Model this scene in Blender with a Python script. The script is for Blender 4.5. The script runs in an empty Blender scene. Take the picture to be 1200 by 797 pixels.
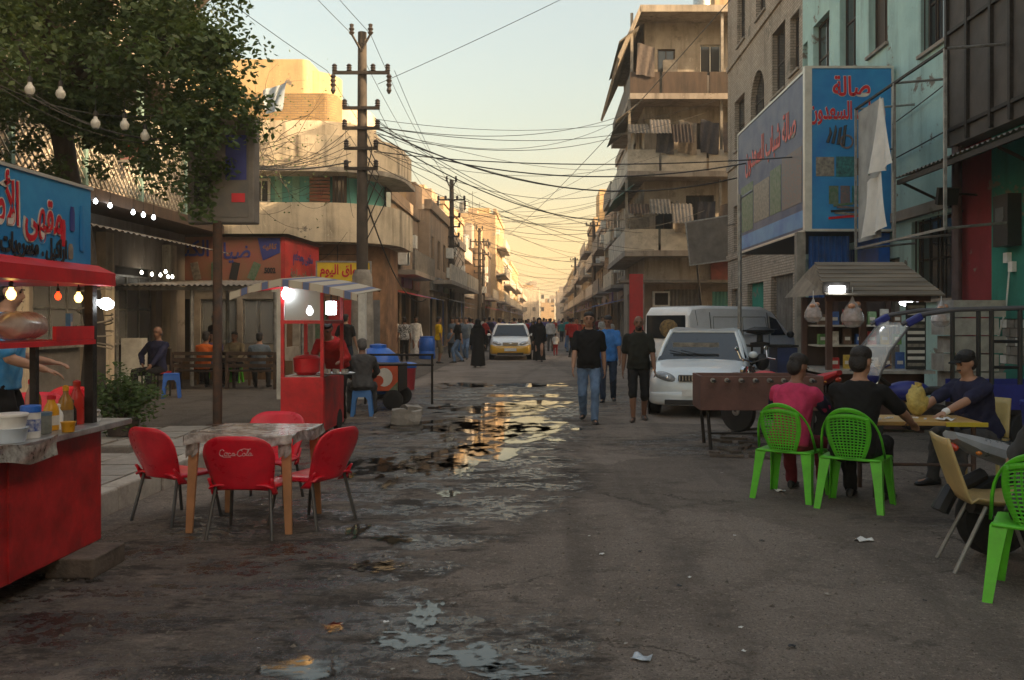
import bpy, bmesh, math, random, unicodedata
import numpy as np
from mathutils import Vector, Matrix, noise
R = math.radians
SC = bpy.context.scene
COL = SC.collection
rng = random.Random(7)

# ---------------------------------------------------------------- camera
FPX, HC, VX, VY = 1050.0, 1.6, 640.0, 375.0      # focal length in photo pixels, eye height, vanishing point of the street
cd = bpy.data.cameras.new('camera')
cam = bpy.data.objects.new('camera', cd); COL.objects.link(cam)
cam.location = (0, 0, HC); cam.rotation_euler = (R(90), 0, 0)
cd.sensor_width = 36; cd.lens = FPX / 1200 * 36
cd.shift_x = -(VX - 600) / 1200; cd.shift_y = -(398.5 - VY) / 1200
cd.clip_start = .05; cd.clip_end = 6000
SC.camera = cam
# ---------------------------------------------------------------- sky and sun
SUN_EL, SUN_AZ = 25.0, 109.0       # azimuth clockwise from +Y (street axis): sun to the right, a little behind
w = bpy.data.worlds.new('World'); SC.world = w; w.use_nodes = True
nt = w.node_tree; nt.nodes.clear()
def wn(t, **k):
    n = nt.nodes.new(t)
    for a, b in k.items(): setattr(n, a, b)
    return n
sky = wn('ShaderNodeTexSky', sky_type='NISHITA', sun_disc=False)
sky.sun_elevation = R(SUN_EL); sky.sun_rotation = R(SUN_AZ); sky.dust_density = 6; sky.air_density = 1.4; sky.ozone_density = 1
tc = wn('ShaderNodeTexCoord'); sx = wn('ShaderNodeSeparateXYZ'); nt.links.new(tc.outputs['Generated'], sx.inputs[0])
rp = wn('ShaderNodeValToRGB')     # dusty evening glow low on the horizon, the same all round
cr = rp.color_ramp
cr.elements[0].position = 0.0; cr.elements[0].color = (.36, .25, .105, 1)
cr.elements[1].position = .21; cr.elements[1].color = (0, 0, 0, 1)
for p, c in ((.03, (.34, .225, .092, 1)), (.06, (.25, .165, .07, 1)), (.10, (.13, .075, .022, 1)), (.15, (.035, .016, .002, 1))):
    e = cr.elements.new(p); e.color = c
nt.links.new(sx.outputs['Z'], rp.inputs[0])
b1 = wn('ShaderNodeBackground'); b1.inputs[1].default_value = .15
tm = wn('ShaderNodeMix', data_type='RGBA', blend_type='MULTIPLY'); tm.inputs[0].default_value = 1; tm.inputs[7].default_value = (1, .865, .685, 1); nt.links.new(sky.outputs[0], tm.inputs[6]); nt.links.new(tm.outputs[2], b1.inputs[0])   # the same dust tints the whole dome
b2 = wn('ShaderNodeBackground'); b2.inputs[1].default_value = 1.0; nt.links.new(rp.outputs[0], b2.inputs[0])
ad = wn('ShaderNodeAddShader'); nt.links.new(b1.outputs[0], ad.inputs[0]); nt.links.new(b2.outputs[0], ad.inputs[1])
ow = wn('ShaderNodeOutputWorld'); nt.links.new(ad.outputs[0], ow.inputs[0])
sl = bpy.data.lights.new('sun', 'SUN'); sl.energy = 4.2; sl.angle = R(.6); sl.color = (1, .70, .40)
sun = bpy.data.objects.new('sun', sl); COL.objects.link(sun)
sd = Vector((math.sin(R(SUN_AZ)) * math.cos(R(SUN_EL)), math.cos(R(SUN_AZ)) * math.cos(R(SUN_EL)), math.sin(R(SUN_EL))))
sun.rotation_euler = sd.to_track_quat('Z', 'Y').to_euler(); sun.location = (60, -20, 40)
SC.view_settings.view_transform = 'Standard'; SC.view_settings.look = 'None'
SC.view_settings.exposure = 1.5; SC.view_settings.gamma = 1
try:
    SC.cycles.max_bounces = 6; SC.cycles.diffuse_bounces = 3; SC.cycles.glossy_bounces = 3
    SC.cycles.transparent_max_bounces = 12; SC.cycles.use_denoising = True; SC.cycles.sample_clamp_indirect = 4
except Exception: pass

# ---------------------------------------------------------------- helpers
def G(px, py, z=0.0):
    """photo pixel -> point on the level z"""
    d = FPX * (HC - z) / (py - VY); return Vector(((px - VX) * d / FPX, d, z))
def P(px, py, Y):
    return Vector(((px - VX) * Y / FPX, Y, HC - (py - VY) * Y / FPX))
def XY(px, X): return X * FPX / (px - VX)     # depth at which a wall x = X is seen at this column

def empty(name, loc=(0, 0, 0), rz=0, label=None, cat=None, group=None):
    o = bpy.data.objects.new(name, None); COL.objects.link(o)
    o.location = loc; o.rotation_euler = (0, 0, rz); o.empty_display_size = .1
    if label: tag(o, label, cat, group)
    return o
def tag(o, label=None, cat=None, group=None, kind=None):
    if label: o['label'] = label
    if cat: o['category'] = cat
    if group: o['group'] = group
    if kind: o['kind'] = kind
    return o
def link(name, me, parent=None, loc=None, rot=None):
    o = bpy.data.objects.new(name, me); COL.objects.link(o)
    if parent: o.parent = parent
    if loc is not None: o.location = loc
    if rot is not None: o.rotation_euler = rot
    return o
KIDS = {}
def copy_tree(o, parent=None, loc=None, rz=None, label=None):
    c = o.copy(); COL.objects.link(c); c.parent = parent
    if loc is not None: c.location = loc
    if rz is not None: c.rotation_euler = (0, 0, rz)
    if label: c['label'] = label
    for ch in o.children: copy_tree(ch, c)
    return c

class MB:
    def __init__(s): s.v = []; s.f = []; s.m = []; s.cur = 0
    def add(s, vs, fs):
        b = len(s.v); s.v += [tuple(v) for v in vs]
        for f in fs: s.f.append(tuple(b + i for i in f)); s.m.append(s.cur)
        return s
    def box(s, c, d, rz=0, rx=0, ry=0, taper=1):
        x, y, z = d[0] / 2, d[1] / 2, d[2] / 2; M = Matrix.Rotation(rz, 3, 'Z') @ Matrix.Rotation(ry, 3, 'Y') @ Matrix.Rotation(rx, 3, 'X')
        vs = []
        for k in (-1, 1):
            t = taper if k > 0 else 1
            for a, b in ((-1, -1), (1, -1), (1, 1), (-1, 1)): vs.append(Vector(c) + M @ Vector((a * x * t, b * y * t, k * z)))
        return s.add(vs, [(3, 2, 1, 0), (4, 5, 6, 7), (0, 1, 5, 4), (1, 2, 6, 5), (2, 3, 7, 6), (3, 0, 4, 7)])
    def b2(s, a, b):
        return s.box([(a[i] + b[i]) / 2 for i in range(3)], [abs(b[i] - a[i]) for i in range(3)])
    def quad(s, *p): return s.add(p, [tuple(range(len(p)))])
    def tube(s, pts, r, n=8, cap=True):
        pts = [Vector(p) for p in pts]; k = len(pts); rs = r if isinstance(r, (list, tuple)) else [r] * k
        vs = []; up = None
        for i, p in enumerate(pts):
            t = (pts[min(i + 1, k - 1)] - pts[max(i - 1, 0)])
            t = t.normalized() if t.length > 1e-9 else Vector((0, 0, 1))
            if up is None: up = t.orthogonal().normalized()
            up = (up - t * up.dot(t)); up = up.normalized() if up.length > 1e-6 else t.orthogonal().normalized()
            sd_ = t.cross(up)
            for j in range(n):
                a = 2 * math.pi * j / n; vs.append(p + (up * math.cos(a) + sd_ * math.sin(a)) * rs[i])
        fs = [(i * n + j, i * n + (j + 1) % n, (i + 1) * n + (j + 1) % n, (i + 1) * n + j) for i in range(k - 1) for j in range(n)]
        if cap: fs += [tuple(range(n - 1, -1, -1)), tuple((k - 1) * n + j for j in range(n))]
        return s.add(vs, fs)
    def lathe(s, prof, c=(0, 0, 0), n=16, axis='Z', sx=1, sy=1):
        vs = []
        for r, z in prof:
            for j in range(n):
                a = 2 * math.pi * j / n; x, y = r * math.cos(a) * sx, r * math.sin(a) * sy
                p = (x, y, z) if axis == 'Z' else ((z, x, y) if axis == 'X' else (y, z, x))
                vs.append((p[0] + c[0], p[1] + c[1], p[2] + c[2]))
        k = len(prof)
        fs = [(i * n + j, i * n + (j + 1) % n, (i + 1) * n + (j + 1) % n, (i + 1) * n + j) for i in range(k - 1) for j in range(n)]
        if prof[0][0] > 1e-6: fs.append(tuple(range(n - 1, -1, -1)))
        if prof[-1][0] > 1e-6: fs.append(tuple((k - 1) * n + j for j in range(n)))
        return s.add(vs, fs)
    def ell(s, c, r, n=12, m=8, rot=None):
        vs = []; M = rot or Matrix.Identity(3)
        for i in range(m + 1):
            t = math.pi * i / m
            for j in range(n):
                a = 2 * math.pi * j / n
                vs.append(Vector(c) + M @ Vector((r[0] * math.sin(t) * math.cos(a), r[1] * math.sin(t) * math.sin(a), -r[2] * math.cos(t))))
        fs = [(i * n + j, i * n + (j + 1) % n, (i + 1) * n + (j + 1) % n, (i + 1) * n + j) for i in range(m) for j in range(n)]
        return s.add(vs, fs)
    def loft(s, rings, cap=True, closed=True):
        n = len(rings[0]); k = len(rings); vs = [v for r in rings for v in r]
        e = n if closed else n - 1
        fs = [(i * n + j, i * n + (j + 1) % n, (i + 1) * n + (j + 1) % n, (i + 1) * n + j) for i in range(k - 1) for j in range(e)]
        if cap and closed: fs += [tuple(range(n - 1, -1, -1)), tuple((k - 1) * n + j for j in range(n))]
        return s.add(vs, fs)
    def prism(s, poly, a, b, axis='Y'):
        """polygon in the plane across axis, from a to b; poly = (x,z) for Y, (y,z) for X, (x,y) for Z"""
        def q(p, t): return (p[0], t, p[1]) if axis == 'Y' else ((t, p[0], p[1]) if axis == 'X' else (p[0], p[1], t))
        n = len(poly); vs = [q(p, a) for p in poly] + [q(p, b) for p in poly]
        return s.add(vs, [tuple(range(n)), tuple(range(2 * n - 1, n - 1, -1))] + [(i, n + i, n + (i + 1) % n, (i + 1) % n) for i in range(n)])
    def mesh(s, name, mats, smooth=False, fix=True, merge=False):
        me = bpy.data.meshes.new(name); me.from_pydata(s.v, [], s.f)
        for m_ in (mats if isinstance(mats, (list, tuple)) else [mats]): me.materials.append(m_)
        me.polygons.foreach_set('material_index', s.m)
        if fix or merge:
            bm = bmesh.new(); bm.from_mesh(me)
            if merge: bmesh.ops.remove_doubles(bm, verts=bm.verts, dist=1e-4)
            bmesh.ops.recalc_face_normals(bm, faces=bm.faces); bm.to_mesh(me); bm.free()
        if smooth:
            me.polygons.foreach_set('use_smooth', [True] * len(me.polygons))
            if smooth != 2:
                try: me.set_sharp_from_angle(angle=R(38))
                except Exception: pass
        me.update(); return me
    def build(s, name, mats, parent=None, loc=None, rot=None, smooth=False, bevel=0, merge=False):
        o = link(name, s.mesh(name, mats, smooth, merge=merge), parent, loc, rot)
        if bevel:
            b = o.modifiers.new('bevel', 'BEVEL'); b.width = bevel; b.segments = 2; b.limit_method = 'ANGLE'; b.angle_limit = R(50)
        return o

_TMP = bpy.data.scenes.new('workshop')      # a side scene where single objects are evaluated quickly; removed at the end
def eval_mesh(o):
    _TMP.collection.objects.link(o)
    with bpy.context.temp_override(scene=_TMP, view_layer=_TMP.view_layers[0]):
        dg = bpy.context.evaluated_depsgraph_get(); dg.update()
        me = bpy.data.meshes.new_from_object(o.evaluated_get(dg), preserve_all_data_layers=False, depsgraph=dg)
    _TMP.collection.objects.unlink(o); return me
def bake(o):
    """apply an object's modifiers to its mesh"""
    p, mi = o.parent, o.matrix_parent_inverse.copy(); o.parent = None
    me = eval_mesh(o); o.modifiers.clear(); o.data = me; o.parent = p
    return o

# ---------------------------------------------------------------- materials
MATS = {}
def nodes_of(m):
    m.use_nodes = True; t = m.node_tree
    return t, t.nodes['Principled BSDF']
def c4(c, k=1.0): return (min(c[0] * k, 1), min(c[1] * k, 1), min(c[2] * k, 1), 1)
def mat(name, col, rough=.6, var=.18, scale=4, metal=0, bump=0, bscale=30, col2=None, spec=.5, emis=0, trans=0, coat=0, alpha=1, stretch=(1, 1, 1), lo=.35, hi=.65, obj=True, dirt=0, dirtcol=(.05, .042, .034)):
    if name in MATS: return MATS[name]
    m = bpy.data.materials.new(name); MATS[name] = m
    t, b = nodes_of(m); N = t.nodes; L = t.links
    b.inputs['Roughness'].default_value = rough; b.inputs['Metallic'].default_value = metal
    b.inputs['Specular IOR Level'].default_value = spec
    if trans: b.inputs['Transmission Weight'].default_value = trans
    if coat: b.inputs['Coat Weight'].default_value = coat; b.inputs['Coat Roughness'].default_value = .08
    if alpha < 1: b.inputs['Alpha'].default_value = alpha
    if emis:
        b.inputs['Emission Color'].default_value = c4(col); b.inputs['Emission Strength'].default_value = emis
        b.inputs['Base Color'].default_value = c4(col); return m
    if var == 0 and not col2 and not bump and not dirt:
        b.inputs['Base Color'].default_value = c4(col); return m
    co = N.new('ShaderNodeTexCoord'); mp = N.new('ShaderNodeMapping'); mp.inputs['Scale'].default_value = stretch
    L.new(co.outputs['Object'], mp.inputs[0])
    nz = N.new('ShaderNodeTexNoise'); nz.inputs['Scale'].default_value = scale; nz.inputs['Detail'].default_value = 6; nz.inputs['Roughness'].default_value = .62
    L.new(mp.outputs[0], nz.inputs['Vector'])
    rm = N.new('ShaderNodeValToRGB'); e = rm.color_ramp.elements
    e[0].position = lo; e[1].position = hi
    e[0].color = c4(col2 if col2 else col, 1 if col2 else 1 - var); e[1].color = c4(col, 1 if col2 else 1 + var)
    L.new(nz.outputs['Fac'], rm.inputs[0]); out = rm.outputs[0]
    if dirt:
        n2 = N.new('ShaderNodeTexNoise'); n2.inputs['Scale'].default_value = scale * .6; n2.inputs['Detail'].default_value = 9; n2.inputs['Roughness'].default_value = .75
        L.new(co.outputs['Object'], n2.inputs['Vector'])
        r2 = N.new('ShaderNodeMapRange'); r2.inputs[1].default_value = .5; r2.inputs[2].default_value = .72; r2.inputs[4].default_value = dirt
        L.new(n2.outputs['Fac'], r2.inputs[0])
        mx = N.new('ShaderNodeMix'); mx.data_type = 'RGBA'; L.new(r2.outputs[0], mx.inputs[0]); L.new(out, mx.inputs[6]); mx.inputs[7].default_value = c4(dirtcol)
        out = mx.outputs[2]
    L.new(out, b.inputs['Base Color'])
    mr = N.new('ShaderNodeMapRange'); mr.inputs[3].default_value = max(rough - .12, .02); mr.inputs[4].default_value = min(rough + .12, 1)
    L.new(nz.outputs['Fac'], mr.inputs[0]); L.new(mr.outputs[0], b.inputs['Roughness'])
    if bump:
        nb = N.new('ShaderNodeTexNoise'); nb.inputs['Scale'].default_value = bscale; nb.inputs['Detail'].default_value = 5; L.new(mp.outputs[0], nb.inputs['Vector'])
        bp = N.new('ShaderNodeBump'); bp.inputs['Strength'].default_value = bump; bp.inputs['Distance'].default_value = .02
        L.new(nb.outputs['Fac'], bp.inputs['Height']); L.new(bp.outputs[0], b.inputs['Normal'])
    return m
def plaster(name, col, col2, stain=(.12, .10, .085), amt=.55, rough=.9, brick=None):
    """old rendered wall: blotches, rain streaks, fine grain; brick = (colour, mortar) for a brick coat"""
    if name in MATS: return MATS[name]
    m = bpy.data.materials.new(name); MATS[name] = m
    t, b = nodes_of(m); N = t.nodes; L = t.links; b.inputs['Roughness'].default_value = rough; b.inputs['Specular IOR Level'].default_value = .25
    ge = N.new('ShaderNodeNewGeometry')
    def noise_(sc, st, det=7, ro=.65):
        mp = N.new('ShaderNodeMapping'); mp.inputs['Scale'].default_value = st; L.new(ge.outputs['Position'], mp.inputs[0])
        n = N.new('ShaderNodeTexNoise'); n.inputs['Scale'].default_value = sc; n.inputs['Detail'].default_value = det; n.inputs['Roughness'].default_value = ro
        L.new(mp.outputs[0], n.inputs['Vector']); return n.outputs['Fac']
    def rng_(f, a, c, o=1.0):
        r = N.new('ShaderNodeMapRange'); r.inputs[1].default_value = a; r.inputs[2].default_value = c; r.inputs[4].default_value = o; L.new(f, r.inputs[0]); return r.outputs[0]
    def mix(f, a, c, mode='MIX'):
        x = N.new('ShaderNodeMix'); x.data_type = 'RGBA'; x.blend_type = mode
        if isinstance(f, float): x.inputs[0].default_value = f
        else: L.new(f, x.inputs[0])
        for i, v in ((6, a), (7, c)):
            if isinstance(v, tuple): x.inputs[i].default_value = c4(v)
            else: L.new(v, x.inputs[i])
        return x.outputs[2]
    hgt = noise_(18, (1, 1, 1))
    if brick:
        sp = N.new('ShaderNodeSeparateXYZ'); L.new(ge.outputs['Position'], sp.inputs[0])
        ax = N.new('ShaderNodeMath'); L.new(sp.outputs[0], ax.inputs[0]); L.new(sp.outputs[1], ax.inputs[1])
        cb = N.new('ShaderNodeCombineXYZ'); L.new(ax.outputs[0], cb.inputs[0]); L.new(sp.outputs[2], cb.inputs[1])
        bk = N.new('ShaderNodeTexBrick'); L.new(cb.outputs[0], bk.inputs['Vector']); bk.inputs['Scale'].default_value = 1
        bk.inputs['Brick Width'].default_value = .26; bk.inputs['Row Height'].default_value = .085; bk.inputs['Mortar Size'].default_value = .012; bk.inputs['Bias'].default_value = -.1
        bk.inputs['Color1'].default_value = c4(col); bk.inputs['Color2'].default_value = c4(col2); bk.inputs['Mortar'].default_value = c4(brick)
        base = mix(rng_(noise_(1.2, (1, 1, 1)), .35, .7, .5), bk.outputs['Color'], tuple(x * .6 for x in col2)); hgt = bk.outputs['Fac']
    else:
        base = mix(rng_(noise_(.9, (1, 1, 1)), .38, .62), col, col2)
    st = N.new('ShaderNodeMath'); st.operation = 'MULTIPLY'
    L.new(rng_(noise_(1.6, (1.6, 1.6, .16), 8), .46, .68, amt), st.inputs[0]); L.new(rng_(noise_(.5, (1, 1, 1)), .3, .62), st.inputs[1])
    base = mix(st.outputs[0], base, stain)
    base = mix(rng_(noise_(5, (1, 1, 1), 10, .8), .58, .74, amt * .7), base, tuple(x * .55 for x in stain))
    pe = rng_(noise_(.8, (1, 1, 1.3), 9, .7), .60, .625); base = mix(pe, base, (.21, .185, .155))        # render fallen away
    base = mix(rng_(noise_(3.1, (1, 1, 1), 12, .85), .495, .502, .0) if False else rng_(noise_(2.2, (1.5, 1.5, .5), 4, .9), .64, .66, .5), base, tuple(min(x * 1.35, .8) for x in col))   # paler patches of newer paint
    L.new(base, b.inputs['Base Color'])
    bp = N.new('ShaderNodeBump'); bp.inputs['Strength'].default_value = .35 if not brick else .8; bp.inputs['Distance'].default_value = .02
    if brick: bp.invert = True
    L.new(hgt, bp.inputs['Height']); L.new(bp.outputs[0], b.inputs['Normal'])
    return m
def cloth(name, col, var=.2, rough=.9, scale=9): return mat(name, col, rough, var, scale, bump=.55, bscale=11, spec=.2)
def glassy(name, col=(.8, .85, .85), rough=.05, alpha=.35):
    if name in MATS: return MATS[name]
    m = mat(name, col, rough, var=0, spec=.8, alpha=alpha); return m
M_ = lambda n: MATS[n]
mat('black', (.012, .012, .013), .5, .2, 8); mat('iron', (.035, .03, .027), .6, .4, 12, metal=.6, bump=.3, bscale=50)
mat('steel', (.42, .42, .41), .38, .2, 10, metal=.9); mat('galv', (.28, .28, .27), .5, .3, 6, metal=.5, dirt=.5)
mat('chrome', (.7, .7, .7), .12, 0, metal=1); mat('rust', (.10, .05, .03), .8, .5, 8, col2=(.04, .03, .025), bump=.3)
mat('red_paint', (.42, .018, .022), .42, .35, 4, dirt=.75, dirtcol=(.075, .02, .018), bump=.15, bscale=9)
mat('cart_red', (.55, .015, .022), .38, .2, 4, dirt=.5, dirtcol=(.16, .03, .025), bump=.1, bscale=10)
mat('chair_red', (.66, .012, .032), .3, .15, 5, spec=.5, dirt=.5, dirtcol=(.24, .03, .035), bump=.05, bscale=20)
mat('chair_green', (.10, .50, .02), .38, .15, 6, dirt=.5, dirtcol=(.07, .18, .03), bump=.05, bscale=20)
mat('wood', (.16, .095, .05), .7, .4, 5, stretch=(1, 1, .15), bump=.25, bscale=30); mat('dark_wood', (.055, .035, .024), .65, .4, 5, stretch=(1, 1, .2), bump=.2)
mat('tan', (.42, .20, .09), .5, .15, 6, bump=.1); mat('white_paint', (.62, .62, .58), .6, .15, 4, dirt=.3)
mat('rubber', (.016, .016, .016), .8, .3, 20, bump=.2, bscale=60)
mat('concrete', (.26, .24, .21), .9, .3, 3, bump=.5, bscale=18, dirt=.4); mat('pole_concrete', (.20, .175, .15), .9, .3, 2.5, bump=.4, bscale=14, dirt=.5)
glassy('window_glass', (.035, .04, .045), .08, 1); glassy('clear_glass', (.75, .8, .8), .04, .22); glassy('dirty_glass', (.25, .26, .26), .25, .6)
mat('bulb_on', (1, .93, .78), emis=6); mat('bulb_warm', (1, .60, .16), emis=2.2); mat('bulb_red', (1, .05, .01), emis=1.3); mat('led_white', (.9, .97, 1), emis=8)
mat('bulb_off', (.42, .42, .39), .25, .1); mat('white_plastic', (.72, .72, .70), .45, .1, 5, dirt=.2); mat('blue_plastic', (.02, .13, .55), .4, .15, 5, dirt=.25)
# ---------------------------------------------------------------- lettering
FORMS = {}
for cp in range(0xFE70, 0xFEFD):
    d = unicodedata.decomposition(chr(cp)).split()
    if len(d) >= 2 and d[0] in ('<isolated>', '<initial>', '<medial>', '<final>'):
        FORMS.setdefault(''.join(chr(int(x, 16)) for x in d[1:]), {})[d[0][1:-1]] = chr(cp)
def shape_ar(s):
    """letters -> joined presentation forms in left-to-right drawing order"""
    out = []; i = 0; seq = []
    while i < len(s):
        if s[i] == 'ل' and i + 1 < len(s) and s[i + 1] in 'اأإآ': seq.append(s[i:i + 2]); i += 2
        else: seq.append(s[i]); i += 1
    def F(c): return FORMS.get(c, {})
    for k, c in enumerate(seq):
        f = F(c)
        if not f: out.append(c); continue
        prev = k > 0 and 'initial' in F(seq[k - 1]) and 'final' in f
        nxt = k + 1 < len(seq) and 'initial' in f and 'final' in F(seq[k + 1])
        out.append(f.get('medial' if prev and nxt else 'final' if prev else 'initial' if nxt else 'isolated', c))
    return ''.join(reversed(out))
_tx = {}
def text_mesh(s, size, m, ext=.004, offset=0.0, width=None, arabic=True, shear=0, spacing=1):
    cu = bpy.data.curves.new('lettering', 'FONT'); cu.body = shape_ar(s) if arabic else s
    cu.size = size; cu.extrude = ext; cu.offset = offset; cu.align_x = 'CENTER'; cu.align_y = 'CENTER'; cu.shear = shear; cu.resolution_u = 3; cu.space_character = spacing
    o = bpy.data.objects.new('t', cu); me = eval_mesh(o); bpy.data.objects.remove(o)
    n = len(me.vertices); a = np.empty(n * 3, 'f'); me.vertices.foreach_get('co', a); a = a.reshape(-1, 3)
    if n:
        lo, hi = a.min(0), a.max(0); a[:, 0] -= (lo[0] + hi[0]) / 2; a[:, 1] -= (lo[1] + hi[1]) / 2
        if width: a[:, 0] *= width / max(hi[0] - lo[0], 1e-6)
        me.vertices.foreach_set('co', a.ravel())
    bm = bmesh.new(); bm.from_mesh(me); seen = set(); k = 0          # letters overlap where they join: step each a hair apart
    for v in bm.verts:
        if v in seen: continue
        st = [v]; seen.add(v); isl = []
        while st:
            q = st.pop(); isl.append(q)
            for e in q.link_edges:
                o2 = e.other_vert(q)
                if o2 not in seen: seen.add(o2); st.append(o2)
        for q in isl: q.co.z += .0011 * (k % 3)
        k += 1
    bm.to_mesh(me); bm.free()
    me.materials.clear(); me.materials.append(m); return me
def text_on(s, parent, c, size, m, face='-Y', name='lettering', **k):
    """flat letters standing off a surface that looks to -Y, +X or -X"""
    rot = {'-Y': (R(90), 0, 0), '+X': (R(90), 0, R(90)), '-X': (R(90), 0, R(-90)), '+Y': (R(90), 0, R(180))}[face]
    return link(name, text_mesh(s, size, m, **k), parent, c, rot)
# ---------------------------------------------------------------- structure helpers
def wpos(o):
    p = Vector((0, 0, 0))
    while o is not None: p += o.location; o = o.parent
    return p
def WB(mb, name, mats, parent, **k):
    """build from world coordinates under an unrotated parent"""
    return mb.build(name, mats, parent, loc=-wpos(parent) if parent else None, **k)
class Fac:
    """a wall plane: u runs along it, v is height, d comes out of it"""
    def __init__(s, o, u, n): s.o = Vector(o); s.u = Vector(u); s.n = Vector(n)
    def p(s, u, v, d=0): return s.o + s.u * u + Vector((0, 0, v)) + s.n * d
    def box(s, mb, u0, u1, v0, v1, d0, d1):
        vs = [s.p(u, v, d) for d in (d0, d1) for u, v in ((u0, v0), (u1, v0), (u1, v1), (u0, v1))]
        return mb.add(vs, [(0, 1, 2, 3), (7, 6, 5, 4), (0, 4, 5, 1), (1, 5, 6, 2), (2, 6, 7, 3), (3, 7, 4, 0)])
    def wall(s, mb, U, V, holes, dep=.22):
        us = sorted({U[0], U[1]} | {h[0] for h in holes} | {h[1] for h in holes}); vs = sorted({V[0], V[1]} | {h[2] for h in holes} | {h[3] for h in holes})
        us = [u for u in us if U[0] <= u <= U[1]]; vs = [v for v in vs if V[0] <= v <= V[1]]
        for i in range(len(us) - 1):
            for j in range(len(vs) - 1):
                cu, cv = (us[i] + us[i + 1]) / 2, (vs[j] + vs[j + 1]) / 2
                if any(h[0] < cu < h[1] and h[2] < cv < h[3] for h in holes): continue
                mb.quad(s.p(us[i], vs[j]), s.p(us[i + 1], vs[j]), s.p(us[i + 1], vs[j + 1]), s.p(us[i], vs[j + 1]))
        for a, b, c, e in holes:
            mb.quad(s.p(a, c), s.p(a, c, -dep), s.p(a, e, -dep), s.p(a, e)); mb.quad(s.p(b, c, -dep), s.p(b, c), s.p(b, e), s.p(b, e, -dep))
            mb.quad(s.p(a, c, -dep), s.p(a, c), s.p(b, c), s.p(b, c, -dep)); mb.quad(s.p(a, e), s.p(a, e, -dep), s.p(b, e, -dep), s.p(b, e))
        return mb
    def window(s, root, h, fm, gm, nx=2, ny=1, dep=.16, sill=None, bars=0, open_=0):
        a, b, c, e = h; t = .05; mb = MB()
        s.box(mb, a, b, c, c + t, -dep, -dep + .05); s.box(mb, a, b, e - t, e, -dep, -dep + .05)
        s.box(mb, a, a + t, c + t, e - t, -dep, -dep + .05); s.box(mb, b - t, b, c + t, e - t, -dep, -dep + .05)
        for i in range(1, nx): u = a + (b - a) * i / nx; s.box(mb, u - .02, u + .02, c + t, e - t, -dep + .003, -dep + .047)
        for j in range(1, ny): v = c + (e - c) * j / ny; s.box(mb, a + t, b - t, v - .02, v + .02, -dep + .005, -dep + .045)
        f = WB(mb, 'window', fm, root)
        pn = MB(); s.box(pn, a + t * .6, b - t * .6, c + t * .6, e - t * .6, -dep + .012, -dep + .022); WB(pn, 'pane', gm, f)
        if sill: sb = MB(); s.box(sb, a - .06, b + .06, c - .07, c - .002, -.02, .07); WB(sb, 'sill', sill, f)
        for i in range(bars):
            u = a + (b - a) * (i + .5) / bars; bb = MB(); s.box(bb, u - .011, u + .011, c, e, -.035, -.013); WB(bb, 'bar', M_('iron'), f)
        return f
def corrugated(mb, p0, du, dv, n, amp, nrm):
    """ribbed sheet from p0 along du (ribs across) and dv"""
    p0, du, dv, nrm = Vector(p0), Vector(du), Vector(dv), Vector(nrm); a = []; b = []
    for i in range(n * 4 + 1):
        q = p0 + du * (i / (n * 4)) + nrm * (amp * (0, 1, 1, 0)[i % 4]); a.append(q); b.append(q + dv)
    k = len(a); return mb.add(a + b, [(i, i + 1, k + i + 1, k + i) for i in range(k - 1)])
def struct(mb, name, m, **k):
    o = mb.build(name, m, **k); o['kind'] = 'structure'; return o

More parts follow.
